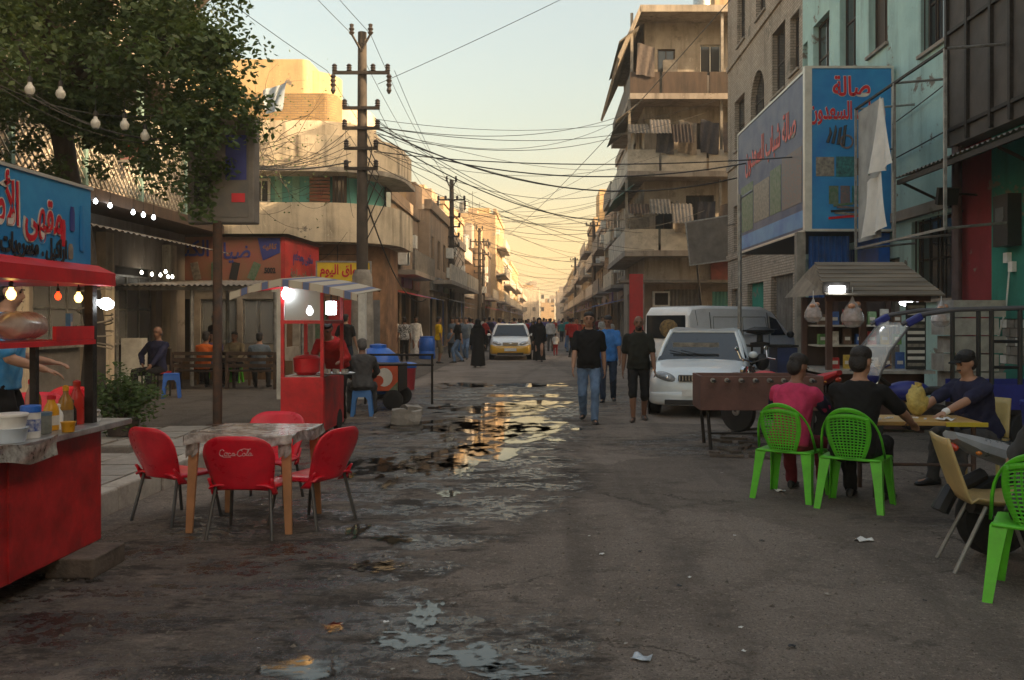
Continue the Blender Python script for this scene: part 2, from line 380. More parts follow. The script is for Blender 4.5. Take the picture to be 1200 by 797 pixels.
# ---------------------------------------------------------------- road, plaza, pavement
WET = [(G(515, 545), 1.7, 3.8, 1), (G(585, 500), 1.4, 3.6, 1), (G(600, 466), 3.2, 4.5, .9), (G(420, 520), 1.9, 3.0, .85), (G(430, 640), .8, 1.2, .95), (G(400, 590), 1.0, 1.6, .9),
       (G(470, 760), 1.0, .95, 1), (G(330, 770), .9, .6, 1), (G(250, 650), 1.5, 1.0, 1), (G(60, 740), .9, .7, .95), (G(530, 470), 2.2, 3.2, .8), (G(310, 620), 1.1, .8, .85), (G(845, 520), 1.6, 1.3, .75), (G(1110, 610), .7, .5, .5), (G(180, 700), 1.1, .7, .95), (G(560, 770), .55, .5, .9)]
def ground_mat(name, col, col2, wet):
    m = bpy.data.materials.new(name); MATS[name] = m; t, b = nodes_of(m); N = t.nodes; L = t.links
    ge = N.new('ShaderNodeNewGeometry')
    def nz(sc, det=8, ro=.65, st=(1, 1, 1)):
        mp = N.new('ShaderNodeMapping'); mp.inputs['Scale'].default_value = st; L.new(ge.outputs['Position'], mp.inputs[0])
        n = N.new('ShaderNodeTexNoise'); n.inputs['Scale'].default_value = sc; n.inputs['Detail'].default_value = det; n.inputs['Roughness'].default_value = ro; L.new(mp.outputs[0], n.inputs['Vector']); return n
    def mr(f, a, c, lo=0, hi=1, smooth=True):
        r = N.new('ShaderNodeMapRange'); r.interpolation_type = 'SMOOTHSTEP' if smooth else 'LINEAR'
        for i, v in ((1, a), (2, c), (3, lo), (4, hi)): r.inputs[i].default_value = v
        L.new(f, r.inputs[0]); return r.outputs[0]
    def mix(f, a, c):
        x = N.new('ShaderNodeMix'); x.data_type = 'RGBA'; L.new(f, x.inputs[0])
        for i, v in ((6, a), (7, c)):
            if isinstance(v, tuple): x.inputs[i].default_value = c4(v)
            else: L.new(v, x.inputs[i])
        return x.outputs[2]
    def ma(op, a, c):
        x = N.new('ShaderNodeMath'); x.operation = op
        for i, v in ((0, a), (1, c)):
            if isinstance(v, (int, float)): x.inputs[i].default_value = v
            else: L.new(v, x.inputs[i])
        return x.outputs[0]
    base = mix(mr(nz(.55).outputs['Fac'], .36, .64), col, col2)
    base = mix(mr(nz(2.3, 10, .72).outputs['Fac'], .47, .66, 0, .6), base, tuple(x * .5 for x in col2))          # trodden grime
    base = mix(mr(nz(24, 4, .7).outputs['Fac'], .53, .68, 0, .7), base, tuple(x * 1.5 for x in col)); base = mix(mr(nz(55, 5, .8).outputs['Fac'], .50, .64, 0, .75), base, tuple(x * .42 for x in col2)); base = mix(mr(nz(75, 3, .8, (1, 1, 3)).outputs['Fac'], .57, .70, 0, .7), base, tuple(x * 1.7 for x in col))             # grit
    vo = N.new('ShaderNodeTexVoronoi'); vo.inputs['Scale'].default_value = 34; L.new(ge.outputs['Position'], vo.inputs['Vector'])
    base = mix(mr(vo.outputs['Distance'], .16, .10, 0, .45), base, tuple(x * 1.9 for x in col))                   # small stones
    base = mix(mr(nz(7, 9, .8).outputs['Fac'], .60, .72, 0, .75), base, (.022, .018, .016))                        # oil drips
    tr = nz(1.1, 8, .6, (2.2, .16, 1)).outputs['Fac']; base = mix(mr(tr, .55, .66, 0, .35), base, tuple(x * .45 for x in col2))  # tyre-worn lines along the street
    if wet:
        # patched asphalt, cracks and wheel tracks
        sp = N.new('ShaderNodeSeparateXYZ'); L.new(ge.outputs['Position'], sp.inputs[0]); X_, Y_ = sp.outputs[0], sp.outputs[1]
        wv = N.new('ShaderNodeVectorMath'); wv.operation = 'MULTIPLY_ADD'; L.new(nz(.9, 6, .7).outputs['Color'], wv.inputs[0]); wv.inputs[1].default_value = (1.4, 1.4, 0); L.new(ge.outputs['Position'], wv.inputs[2])
        vc = N.new('ShaderNodeTexVoronoi'); vc.feature = 'DISTANCE_TO_EDGE'; vc.inputs['Scale'].default_value = .55; L.new(wv.outputs[0], vc.inputs['Vector'])
        cr_m = ma('MULTIPLY', mr(vc.outputs['Distance'], .012, .004, 0, .7), mr(nz(.35).outputs['Fac'], .45, .6)); base = mix(cr_m, base, (.03, .025, .02))
        pv = N.new('ShaderNodeTexVoronoi'); pv.inputs['Scale'].default_value = .33; L.new(wv.outputs[0], pv.inputs['Vector']); pr = N.new('ShaderNodeSeparateColor'); L.new(pv.outputs['Color'], pr.inputs[0])
        base = mix(mr(pr.outputs[0], .62, .66, 0, .30), base, tuple(x * .5 for x in col2)); base = mix(mr(pr.outputs[1], .72, .76, 0, .30), base, tuple(min(x * 1.35, .5) for x in col))
        for a0, a1, a2, wd in ((.55, .35, .33, .11), (1.95, .35, .33, .11), (-.25, .5, .21, .09), (3.1, .45, .27, .10)):
            sn = ma('SINE', ma('MULTIPLY', Y_, a2), 0); df = ma('ABSOLUTE', ma('SUBTRACT', X_, ma('ADD', ma('MULTIPLY', sn, a1), a0)), 0)
            base = mix(ma('MULTIPLY', mr(df, wd * 1.6, wd * .5, 0, .42), mr(nz(2.4, 6, .7).outputs['Fac'], .38, .6)), base, tuple(x * .45 for x in col2))
    w = None
    if wet:
        off = nz(1.3, 8, .75); dv = N.new('ShaderNodeVectorMath'); dv.operation = 'MULTIPLY_ADD'; L.new(off.outputs['Color'], dv.inputs[0]); dv.inputs[1].default_value = (1.7, 2.2, 0); L.new(ge.outputs['Position'], dv.inputs[2])
        for c, rx, ry, s in wet:
            sb = N.new('ShaderNodeVectorMath'); sb.operation = 'SUBTRACT'; L.new(dv.outputs[0], sb.inputs[0]); sb.inputs[1].default_value = (c.x + .85, c.y + 1.1, 0)
            sc = N.new('ShaderNodeVectorMath'); sc.operation = 'MULTIPLY'; L.new(sb.outputs[0], sc.inputs[0]); sc.inputs[1].default_value = (1 / rx, 1 / ry, 0)
            ln = N.new('ShaderNodeVectorMath'); ln.operation = 'LENGTH'; L.new(sc.outputs[0], ln.inputs[0])
            f = mr(ln.outputs['Value'], 1.12, .80, 0, s); w = f if w is None else ma('MAXIMUM', w, f)
        fine = mr(nz(1.9, 10, .74, (.75, 1.5, 1)).outputs['Fac'], .42, .56, .10, 1); w2 = ma('MULTIPLY', w, fine)
        base = mix(ma('MULTIPLY', w, mr(nz(1.4, 10, .75, (.8, 1.7, 1)).outputs['Fac'], .49, .56, 0, .85)), base, (.035, .029, .024))       # soaked mud
        base = mix(ma('MULTIPLY', w, mr(nz(2.7, 9, .8, (.7, 1.6, 1)).outputs['Fac'], .52, .62, 0, .55)), base, tuple(min(x * 1.25, .5) for x in col))        # dried crust between the wet patches
        base = mix(ma('MULTIPLY', w2, .95), base, (.017, .0135, .011))
        L.new(mr(ma('MULTIPLY', w2, mr(nz(11, 6, .7).outputs['Fac'], .40, .6, .35, 1)), .22, .75, .93, .13), b.inputs['Roughness']); L.new(mr(w2, .2, .9, .3, .75), b.inputs['Specular IOR Level'])
    else: b.inputs['Roughness'].default_value = .93; b.inputs['Specular IOR Level'].default_value = .3
    L.new(base, b.inputs['Base Color'])
    h = ma('ADD', ma('MULTIPLY', nz(5, 8, .7).outputs['Fac'], 1.0), ma('MULTIPLY', nz(40, 5, .7).outputs['Fac'], .35))
    bp = N.new('ShaderNodeBump'); bp.inputs['Strength'].default_value = .9; bp.inputs['Distance'].default_value = .07
    if wet: L.new(mr(w2, .3, .9, .9, .22), bp.inputs['Strength'])
    L.new(h, bp.inputs['Height']); L.new(bp.outputs[0], b.inputs['Normal'])
    return m
ground_mat('earth', (.17, .145, .12), (.13, .11, .09), None)
ground_mat('road_dirt', (.30, .25, .21), (.215, .178, .148), WET)
mb = MB(); mb.quad((-400, -120, -.02), (400, -120, -.02), (400, 900, -.02), (-400, 900, -.02)); struct(mb, 'ground', M_('earth'))
mb = MB(); mb.quad((-3.62, -3, 0), (7.4, -3, 0), (7.4, 330, 0), (-3.62, 330, 0)); struct(mb, 'road', M_('road_dirt'))
mb = MB(); mb.quad((-12, 12.28, .012), (-3.5, 12.28, .012), (-3.5, 60, .012), (-12, 60, .012)); struct(mb, 'plaza', M_('earth'))
mat('slab', (.30, .285, .26), .88, .28, 2.5, bump=.4, bscale=22, dirt=.6, dirtcol=(.055, .047, .04))
mat('kerb', (.40, .37, .33), .9, .25, 3, bump=.5, bscale=16, dirt=.55)
mb = MB(); mb.b2((-12.2, -2, -.015), (-3.785, 12.25, .165)); side = struct(mb, 'sidewalk', M_('earth'))
slabs = []
for k in range(5):
    q = MB(); r = random.Random(k); q.box((0, 0, 0), (.585 - r.random() * .02, .585 - r.random() * .02, .05)); slabs.append(q.mesh('paving_slab', M_('slab')))
for i in range(12):
    for j in range(13):
        x, y = -4.1 - i * .6, 4.2 + j * .6 + (i % 2) * .17
        if y > 11.9 or rng.random() < .07: continue
        link('paving_slab', rng.choice(slabs), side, (x, y, .172 + rng.uniform(-.008, .008)), (rng.uniform(-.012, .012), rng.uniform(-.012, .012), rng.uniform(-.01, .01)))
for j in range(17):
    q = MB(); q.box((0, 0, 0), (.18, .86, .24)); o = q.build('kerb_stone', M_('kerb'), side, (-3.69 + rng.uniform(-.012, .012), -1.6 + .88 * j - .1 + .0, .088 + rng.uniform(-.012, .008)), (0, rng.uniform(-.02, .02), rng.uniform(-.008, .008)), bevel=.02)
# ---------------------------------------------------------------- puddles
mt = bpy.data.materials.new('puddle_water'); MATS['puddle_water'] = mt; t_, b_ = nodes_of(mt)
at_ = t_.nodes.new('ShaderNodeAttribute'); at_.attribute_name = 'depth'; ar_ = t_.nodes.new('ShaderNodeMapRange'); ar_.interpolation_type = 'SMOOTHSTEP'; ar_.inputs[1].default_value = .0; ar_.inputs[2].default_value = .9; t_.links.new(at_.outputs['Fac'], ar_.inputs[0]); t_.links.new(ar_.outputs[0], b_.inputs['Alpha'])
b_.inputs['Base Color'].default_value = (.014, .012, .010, 1); b_.inputs['Roughness'].default_value = .035; b_.inputs['IOR'].default_value = 1.4; b_.inputs['Specular IOR Level'].default_value = .85
n_ = t_.nodes.new('ShaderNodeTexNoise'); n_.inputs['Scale'].default_value = 9; g_ = t_.nodes.new('ShaderNodeNewGeometry'); t_.links.new(g_.outputs['Position'], n_.inputs['Vector'])
p_ = t_.nodes.new('ShaderNodeBump'); p_.inputs['Strength'].default_value = .03; p_.inputs['Distance'].default_value = .02; t_.links.new(n_.outputs['Fac'], p_.inputs['Height']); t_.links.new(p_.outputs[0], b_.inputs['Normal'])
def puddle(px, py, wpx, hpx, seed, rough=1.0, nsc=2.2):
    c = G(px, py); rx = wpx * c.y / FPX; ya = G(px, py + hpx).y; yb = G(px, max(py - hpx, 380)).y; ry = max((yb - ya) / 2, .03); cy = (ya + yb) / 2
    n = 64; E = 1.7; f = np.zeros((n + 1, n + 1)); pts = {}
    for i in range(n + 1):
        for j in range(n + 1):
            u, v = (i / n * 2 - 1) * E, (j / n * 2 - 1) * E; x, y = c.x + u * rx, cy + v * ry
            q = Vector((u * nsc, v * nsc, seed * 7.3))
            f[i, j] = 1 - (u * u + v * v) + rough * (1.5 * noise.noise(q) + .6 * noise.noise(q * 2.1) + .14 * noise.noise(q * 5)); pts[i, j] = (x, y)
    f[0, :] = f[-1, :] = f[:, 0] = f[:, -1] = -1
    vs = {}; V = []; F = []; D = []
    def vid(k, x, y):
        if k not in vs: vs[k] = len(V); V.append((x, y, .006)); D.append(max(float(f[k[0]]), 0) if len(k) == 1 else 0.0)
        return vs[k]
    def clip(tri):
        out = []
        for a in range(3):
            p, q = tri[a], tri[(a + 1) % 3]; fp, fq = f[p], f[q]
            if fp > 0: out.append(vid((p,), *pts[p]))
            if (fp > 0) != (fq > 0):
                t = fp / (fp - fq); k = tuple(sorted((p, q))); out.append(vid(k, pts[p][0] + t * (pts[q][0] - pts[p][0]), pts[p][1] + t * (pts[q][1] - pts[p][1])))
        if len(out) > 2: F.append(tuple(out))
    for i in range(n):
        for j in range(n):
            clip(((i, j), (i + 1, j), (i + 1, j + 1))); clip(((i, j), (i + 1, j + 1), (i, j + 1)))
    if not F: return
    m = MB(); m.add(V, F); o = struct(m, 'puddle', M_('puddle_water')); at = o.data.attributes.new('depth', 'FLOAT', 'POINT'); at.data.foreach_set('value', D); return o
for k, a in enumerate([(600, 464, 34, 2.2, .5), (645, 464, 13, 2, .6), (598, 484, 34, 4.5, .8), (628, 478, 12, 3, .6), (606, 506, 40, 9, 1.3), (560, 525, 30, 8, 1.4), (505, 546, 34, 9, 1.3), (540, 552, 14, 8, 1.1),
                       (456, 567, 11, 7, .8), (527, 579, 17, 4.5, .7), (418, 622, 13, 9, .9), (462, 633, 26, 5, .9), (452, 661, 12, 4, .6), (440, 665, 30, 7, 1.0), (358, 784, 52, 14, .55), (497, 722, 24, 17, 1.0),
                       (480, 752, 45, 12, 1.0), (545, 772, 60, 17, 1.25), (392, 735, 14, 7, .7), (610, 452, 60, 2.5, 1.3), (545, 452, 40, 3, 1.3), (650, 516, 14, 2, .6), (520, 500, 60, 10, 1.7), (440, 545, 40, 12, 1.8), (600, 500, 70, 14, 1.8), (545, 535, 60, 14, 1.8), (600, 788, 45, 10, 1.1), (620, 475, 50, 5, 1.5), (570, 480, 60, 6, 1.7)]):
    puddle(a[0], a[1], a[2], a[3], k + 1, a[4], 2.0 if a[4] < 1 else 3.0)
# ---------------------------------------------------------------- buildings
plaster('cream', (0.66, 0.57, 0.43), (0.50, 0.43, 0.32), (.11, .095, .078), 1.0)
plaster('ochre', (0.50, 0.37, 0.20), (0.42, 0.31, 0.175), (.14, .10, .06), .5)
plaster('teal_plaster', (0.44, 0.64, 0.60), (0.36, 0.54, 0.52), (.13, .15, .14), .5)
plaster('pink_plaster', (0.390, 0.208, 0.169), (0.312, 0.169, 0.130), (.07, .05, .04), .7)
plaster('grey_plaster', (0.360, 0.315, 0.270), (0.285, 0.247, 0.210), (.06, .05, .042), .7)
plaster('brown_plaster', (0.378, 0.280, 0.196), (0.280, 0.210, 0.154), (.07, .055, .04), .7)
plaster('warm_plaster', (0.462, 0.341, 0.209), (0.385, 0.275, 0.165), (.10, .08, .06), .6)
plaster('green_paint', (0.047, 0.270, 0.209), (0.034, 0.203, 0.162), (.03, .05, .045), .6)
plaster('red_wall', (0.264, 0.042, 0.054), (0.204, 0.036, 0.042), (.05, .02, .02), .5)
plaster('turquoise', (0.150, 0.450, 0.413), (0.125, 0.350, 0.338), (.06, .10, .09), .6)
plaster('brick_tan', (.56, .475, .39), (.43, .355, .285), (.10, .085, .07), .5, brick=(.20, .18, .155))
plaster('brick_gold', (0.400, 0.270, 0.130), (0.340, 0.220, 0.110), (.10, .08, .05), .4, brick=(.25, .2, .14))
mat('shutter_blue', (.02, .085, .28), .5, .25, 3, dirt=.5); mat('shutter_grey', (.15, .145, .14), .55, .25, 3, dirt=.5)
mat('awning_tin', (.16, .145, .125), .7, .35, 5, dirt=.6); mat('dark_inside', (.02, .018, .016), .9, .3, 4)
plaster('grimy', (.37, .325, .27), (.27, .235, .195), (.055, .048, .04), .95)
FR = M_('dark_wood'); GL = M_('window_glass')

# --- right: the brick house beside the games hall
RX = 7.3
root = empty('brick_house', (RX, 30.7, 0), label='tall tan brick house with an arched window beside the teal house', cat='building')
F = Fac((RX, 25.5, 0), (0, 1, 0), (-1, 0, 0))
H = []
def yy(px): return XY(px, RX) - 25.5
ROWS = [(8.7, 10.75), (12.3, 14.3)]
hole_list = [(yy(920), yy(905), 8.75, 10.8), (yy(895.5), yy(880), 8.3, 10.2), (yy(872.5), yy(861), 8.1, 10.0), (yy(928), yy(912), 12.2, 14.0), (yy(897), yy(886), 12.0, 14.2), (yy(873), yy(864), 12.0, 14.0), (.35, 1.3, 8.9, 10.6),
             (1.0, 3.6, .2, 3.0), (4.6, 7.0, .2, 2.9), (7.9, 9.8, .2, 2.8), (1.2, 2.5, 4.2, 6.0), (4.8, 6.2, 4.2, 6.0), (8.2, 9.4, 4.2, 6.0)]
mb = MB(); F.wall(mb, (0, 10.5), (0, 15.6), hole_list, .3)
Fe = Fac((RX, 36, 0), (1, 0, 0), (0, 1, 0)); Fe.wall(mb, (0, 12.5), (0, 15.6), [])
mb.quad((RX, 25.5, 15.6), (RX + 12.5, 25.5, 15.6), (RX + 12.5, 36, 15.6), (RX, 36, 15.6)); mb.quad((RX + 12.5, 25.5, 0), (RX + 12.5, 36, 0), (RX + 12.5, 36, 15.6), (RX + 12.5, 25.5, 15.6))
mb.quad((RX, 25.5, 0), (RX + 12.5, 25.5, 0), (RX + 12.5, 25.5, 15.6), (RX, 25.5, 15.6))
WB(mb, 'wall', M_('brick_tan'), root)
mb = MB(); F.box(mb, 0, 10.5, 15.6, 15.9, -.3, .1); WB(mb, 'parapet', M_('grey_plaster'), root)
for i, h in enumerate(hole_list):
    if h[2] > 1: F.window(root, h, FR, GL, 2, 2, .22, M_('grey_plaster'))
    else:
        mb = MB(); corrugated(mb, F.p(h[0], h[2], -.2), F.u * (h[1] - h[0]), Vector((0, 0, h[3] - h[2])), 14, .04, F.n); WB(mb, 'shutter', M_('shutter_grey') if i != 8 else M_('green_paint'), root)
h = hole_list[1]; u0, u1, v1 = h[0], h[1], h[3]; r = (u1 - u0) / 2     # the arched head: brick corners brought in over the opening
for s, ua in ((1, u0), (-1, u1)):
    mb = MB(); pts = [(ua, v1 + .002)] + [(ua + s * (r - r * math.cos(a)), v1 - r * .9 + r * .9 * math.sin(a)) for a in [R(90 * k / 8) for k in range(9)]]
    mb.add([F.p(u, v, -.004) for u, v in pts] + [F.p(u, v, -.28) for u, v in pts], [tuple(range(10)), tuple(range(19, 9, -1))] + [(k, k + 1, 11 + k, 10 + k) for k in range(9)])
    WB(mb, 'arch_corner', M_('brick_tan'), root)
for v in (4.05, 7.6, 11.6):
    mb = MB(); F.box(mb, 0, 10.5, v - .1, v + .1, .001, .07); WB(mb, 'band', M_('brick_tan'), root)

# --- right: the teal house with the games hall below
root = empty('teal_house', (RX, 20.6, 0), label='pale teal plastered house with tall barred windows over the games hall', cat='building')
F = Fac((RX, 15.8, 0), (0, 1, 0), (-1, 0, 0)); yy = lambda px: XY(px, RX) - 15.8
hl = [(.15, yy(1079), 6.75, 9.6), (yy(1040), yy(1018), 7.55, 10.4), (yy(1003), yy(984), 7.6, 10.2), (yy(972), yy(953), 7.7, 9.6), (yy(946.5), yy(941), 7.6, 9.4),
      (yy(1122), yy(1068), 2.0, 3.55), (2.7, 5.1, .15, 2.9), (5.4, 7.6, .15, 3.3), (7.75, 9.5, .15, 3.3)]
mb = MB(); F.wall(mb, (0, 9.7), (0, 13.2), hl, .3)
mb.quad((RX, 15.8, 0), (RX + 11, 15.8, 0), (RX + 11, 15.8, 13.2), (RX, 15.8, 13.2)); mb.quad((RX, 15.8, 13.2), (RX + 11, 15.8, 13.2), (RX + 11, 25.5, 13.2), (RX, 25.5, 13.2)); mb.quad((RX + 11, 15.8, 0), (RX + 11, 25.48, 0), (RX + 11, 25.48, 13.2), (RX + 11, 15.8, 13.2))
WB(mb, 'wall', M_('teal_plaster'), root)
for k, h in enumerate(hl[:6]): F.window(root, h, FR, GL if k != 1 else M_('dark_wood'), 4 if k in (0, 5) else 2, 3 if k == 0 else 2, .2, M_('grey_plaster'), bars=6 if k in (0, 5) else 0)
for k, h in enumerate(hl[6:]):
    mb = MB(); corrugated(mb, F.p(h[0], h[2], -.15), F.u * (h[1] - h[0]), Vector((0, 0, h[3] - h[2])), 12, .05, F.n); WB(mb, 'shutter', M_('shutter_grey') if k == 0 else M_('shutter_blue'), root)
mb = MB(); F.box(mb, 0, 9.7, 3.62, 3.82, .001, .12); WB(mb, 'ledge', M_('grey_plaster'), root)
mb = MB(); F.box(mb, 0, 9.7, 13.2, 13.6, -.3, .18); WB(mb, 'parapet', M_('teal_plaster'), root)
mb = MB(); mb.tube([(RX - .14, 15.62, 0), (RX - .14, 15.62, 11)], .085, 10); WB(mb, 'drain_pipe', mat('pipe_purple', (.09, .065, .075), .6, .3, 4), root)
mb = MB(); mb.b2((RX - .25, 19.0, 1.9), (RX - .012, 20.3, 4.1)); WB(mb, 'blue_panel', M_('blue_plastic'), root)
# open corrugated leaf of the shutter, standing out from the wall under the sign
mb = MB(); corrugated(mb, (5.55, 18.95, .02), (.86, .0, 0), (0, 0, 3.35), 7, .06, (0, -1, 0)); WB(mb, 'shutter_leaf', M_('shutter_blue'), root)
mb = MB(); mb.b2((5.28, 18.85, 0), (5.46, 19.05, 3.45)); WB(mb, 'door_post', M_('concrete'), root)

# --- right: nearest house, boarded upper floor, green and red paint below
root = empty('boarded_house', (RX, 12.4, 0), label='house with dark boarded upper floor and green and red painted ground floor', cat='building')
F = Fac((RX, 9.0, 0), (0, 1, 0), (-1, 0, 0)); ys = XY(1162, RX) - 9
mb = MB(); F.wall(mb, (0, ys), (0, 4.6), [(4.55, 5.45, .9, 1.62)], .1); WB(mb, 'wall', M_('green_paint'), root)
mb = MB(); F.wall(mb, (ys, 6.78), (0, 4.6), []); WB(mb, 'wall', M_('red_wall'), root)
mb = MB()
for j in range(5):
    for i in range(4):      # broken render shows the concrete blocks
        bb = MB(); u = 4.56 + i * .23 - (.1 if j % 2 else 0); a, c = max(u, 4.555), min(u + .215, 5.445)
        if c - a > .05: F.box(bb, a, c, .905 + j * .143, 1.035 + j * .143, -.1, -.03 + rng.uniform(-.012, .02)); WB(bb, 'block', M_('white_paint') if rng.random() < .3 else M_('concrete'), root)
mb = MB(); F.box(mb, 0, 6.78, 0, 4.6, -9, -.34); F.box(mb, -.0, 6.75, 4.62, 12.5, -9, .25); WB(mb, 'core', mat('board_dark', (.075, .066, .06), .8, .3, 2, dirt=.5), root)
for u in (3.6, 4.55, 5.15, 5.95, 6.7):
    mb = MB(); F.box(mb, u - .035, u + .035, 4.64, 12.4, .251, .31); WB(mb, 'frame_bar', M_('iron'), root)
for v in (4.9, 6.6, 7.4, 8.8):
    mb = MB(); F.box(mb, 0, 6.75, v - .03, v + .03, .252, .30); WB(mb, 'frame_bar', M_('iron'), root)
for k in range(9):
    mb = MB(); corrugated(mb, (RX + .0 - .0, 9.0 + k * .76, 4.42), (0, .76, 0), (-1.15, 0, -.34), 5, .03, (0, 0, 1)); WB(mb, 'awning_sheet', M_('awning_tin'), root)
mb = MB(); mb.b2((RX - 1.12, 9, 3.98), (RX - 1.07, 15.8, 4.06)); WB(mb, 'awning_rail', M_('iron'), root)
for y in (9.2, 12.4, 15.7):
    mb = MB(); mb.tube([(RX, y, 3.5), (RX - 1.05, y, 4.0)], .025, 6); WB(mb, 'awning_bracket', M_('iron'), root)
mb = MB(); F.box(mb, 4.75, 5.2, 2.75, 3.55, .002, .22); mbx = WB(mb, 'meter_box', mat('meter_black', (.02, .021, .022), .5, .2, 5), root)
mb = MB(); F.box(mb, 4.85, 5.1, 3.1, 3.35, .222, .235); WB(mb, 'dial', mat('dial', (.09, .1, .11), .3, .2, 5), mbx)
for u, v in ((4.9, 2.35), (5.05, 2.5)):
    mb = MB(); F.box(mb, u, u + .13, v, v + .16, .002, .07); WB(mb, 'switch_box', M_('white_plastic'), root)
mb = MB(); pts = [(RX - .06, 14.0, 2.4), (RX - .06, 14.1, 1.8), (RX - .05, 14.35, 1.35), (RX - .05, 14.75, 1.2)]; mb.tube(pts, .014, 6); WB(mb, 'cable', M_('white_plastic'), root)

# --- signs of the games hall
def board(name, label, p0, p1, z0, z1, m, th=.1, cat='sign', frame=None):
    """upright flat board between two ground points"""
    p0, p1 = Vector((p0[0], p0[1], 0)), Vector((p1[0], p1[1], 0)); u = (p1 - p0); L = u.length; rz = math.atan2(u.y, u.x)
    r = empty(name, (p0 + p1) / 2 + Vector((0, 0, z0)), rz, label, cat)
    MB().b2((-L / 2, 0, 0), (L / 2, th, z1 - z0)).build('panel', m, r)
    if frame:
        t = .05; H = z1 - z0
        for a, b in (((-L / 2 - t, -.02, -t), (L / 2 + t, th + .01, 0)), ((-L / 2 - t, -.02, H), (L / 2 + t, th + .01, H + t)), ((-L / 2 - t, -.02, 0), (-L / 2, th + .01, H)), ((L / 2, -.02, 0), (L / 2 + t, th + .01, H))):
            MB().b2(a, b).build('frame_bar', frame, r)
    return r, L, z1 - z0
mat('sign_blue', (.012, .16, .46), .4, .25, 1.2, col2=(.03, .27, .55)); mat('sign_navy', (.045, .07, .16), .5, .3, 1.2, col2=(.10, .12, .19)); mat('sign_red', (.55, .012, .025), .4, .1)
mat('print_white', (.62, .6, .55), .5, .1); mat('print_black', (.02, .02, .022), .5, .1); mat('print_blue', (.04, .05, .22), .5, .1); mat('print_teal', (.04, .22, .22), .5, .4, 14, col2=(.02, .06, .07)); mat('print_green', (.05, .13, .06), .5, .4, 9, col2=(.16, .19, .14)); mat('print_books', (.22, .12, .11), .5, .5, 16, col2=(.08, .12, .14)); mat('print_tan', (.30, .27, .22), .5, .4, 12, col2=(.12, .11, .10))
mat('alu', (.6, .58, .52), .4, .1, 4, metal=.3)
def t2(s, r, x, z, size, width=None, m='sign_red', halo='print_white', off=.012, y=-.006):
    """letters with a pale outline"""
    if halo: text_on(s, r, (x, y + .002, z), size, M_(halo), offset=off + .018 * size, width=(width + .04 * size) if width else None, ext=.002, name='lettering_outline')
    text_on(s, r, (x, y - .004, z), size, M_(m), offset=off, width=width, ext=.002)
r, L, Hh = board('games_hall_sign', 'bright blue sign with red lettering صالة facing down the street', (5.44, 18.7), (7.2, 18.7), 3.5, 6.85, M_('sign_blue'), frame=M_('alu'))
t2('صالة', r, 0.05, 2.98, .55, .78); t2('شباب السعدون', r, -.04, 2.42, .5, 1.58)
for k, (x, z, w_, h_, mm) in enumerate([(-.5, 1.15, .38, .4, 'print_tan'), (-.08, 1.15, .38, .42, 'print_teal'), (.27, 1.15, .22, .36, 'print_black')]): MB().b2((x - w_ / 2, -.008, z - h_ / 2 + .15), (x + w_ / 2, -.001, z + h_ / 2 + .15)).build('picture', M_(mm), r)
for k in range(3): MB().b2((-.42 + k * .24, -.007, .52), (-.22 + k * .24, -.001, .9)).build('picture', M_(['print_green', 'print_books', 'print_teal'][k]), r)
for k in range(5): MB().box((-.12 + (k % 2) * .1, -.008, .25 + k * .065), (.62 - k * .05, .008, .05), ry=rng.uniform(-.12, .12)).build('printed_book', M_(['sign_red', 'print_tan', 'print_black', 'print_books', 'print_green'][k]), r)
mb = MB(); mb.tube([(-.05 + .13 * math.cos(a), -.006, 1.82 + .13 * math.sin(a)) for a in [k * math.pi / 8 for k in range(17)]], .022, 6); mb.build('printed_hookah_ring', M_('print_books'), r)
mb = MB()
for k in range(4): mb.tube([(-.45 + k * .11, -.006, 1.8 - k * .02), (-.38 + k * .1, -.006, 2.0 + .05 * k), (-.40 + k * .12, -.006, 2.12 + .04 * (k % 2))], [.035, .03, .012], 6)
mb.build('printed_hand', M_('print_black'), r, smooth=True)
mb = MB(); mb.lathe([(.10, 0), (.13, .2), (.05, .22), (.05, .27), (.16, .29), (.16, .36), (.05, .38), (.03, .5), (.015, .65)], (.36, -.004, 1.58), 12, sy=.03); mb.build('printed_bowl', M_('print_blue'), r)
r, L, Hh = board('games_hall_side_sign', 'long faded navy sign along the street joined to the bright blue sign', (5.43, 25.3), (5.43, 18.72), 3.5, 6.8, M_('sign_navy'), frame=M_('alu'))
t2('صالة شباب السعدون', r, .1, 2.35, .85, 4.9, 'sign_red', 'print_tan')
for k, (a, b, c, d, mm) in enumerate([(-2.9, -1.5, .5, 1.75, 'print_green'), (-1.4, .2, .62, 1.6, 'print_tan'), (.3, 1.3, .62, 1.7, 'print_green'), (1.4, 3.0, .6, 1.8, 'print_books'), (-3.0, 3.1, .06, .42, 'sign_blue')]): MB().b2((a, -.008, c), (b, -.001, d)).build('picture', M_(mm), r)
mb = MB(); mb.b2((5.45, 18.8, 3.44), (7.28, 25.25, 3.48)); r.location.z += 0
o = WB(mb, 'sign_soffit', M_('iron'), None); tag(o, 'dark steel underside closing the gap below the two hall signs', 'sign soffit')
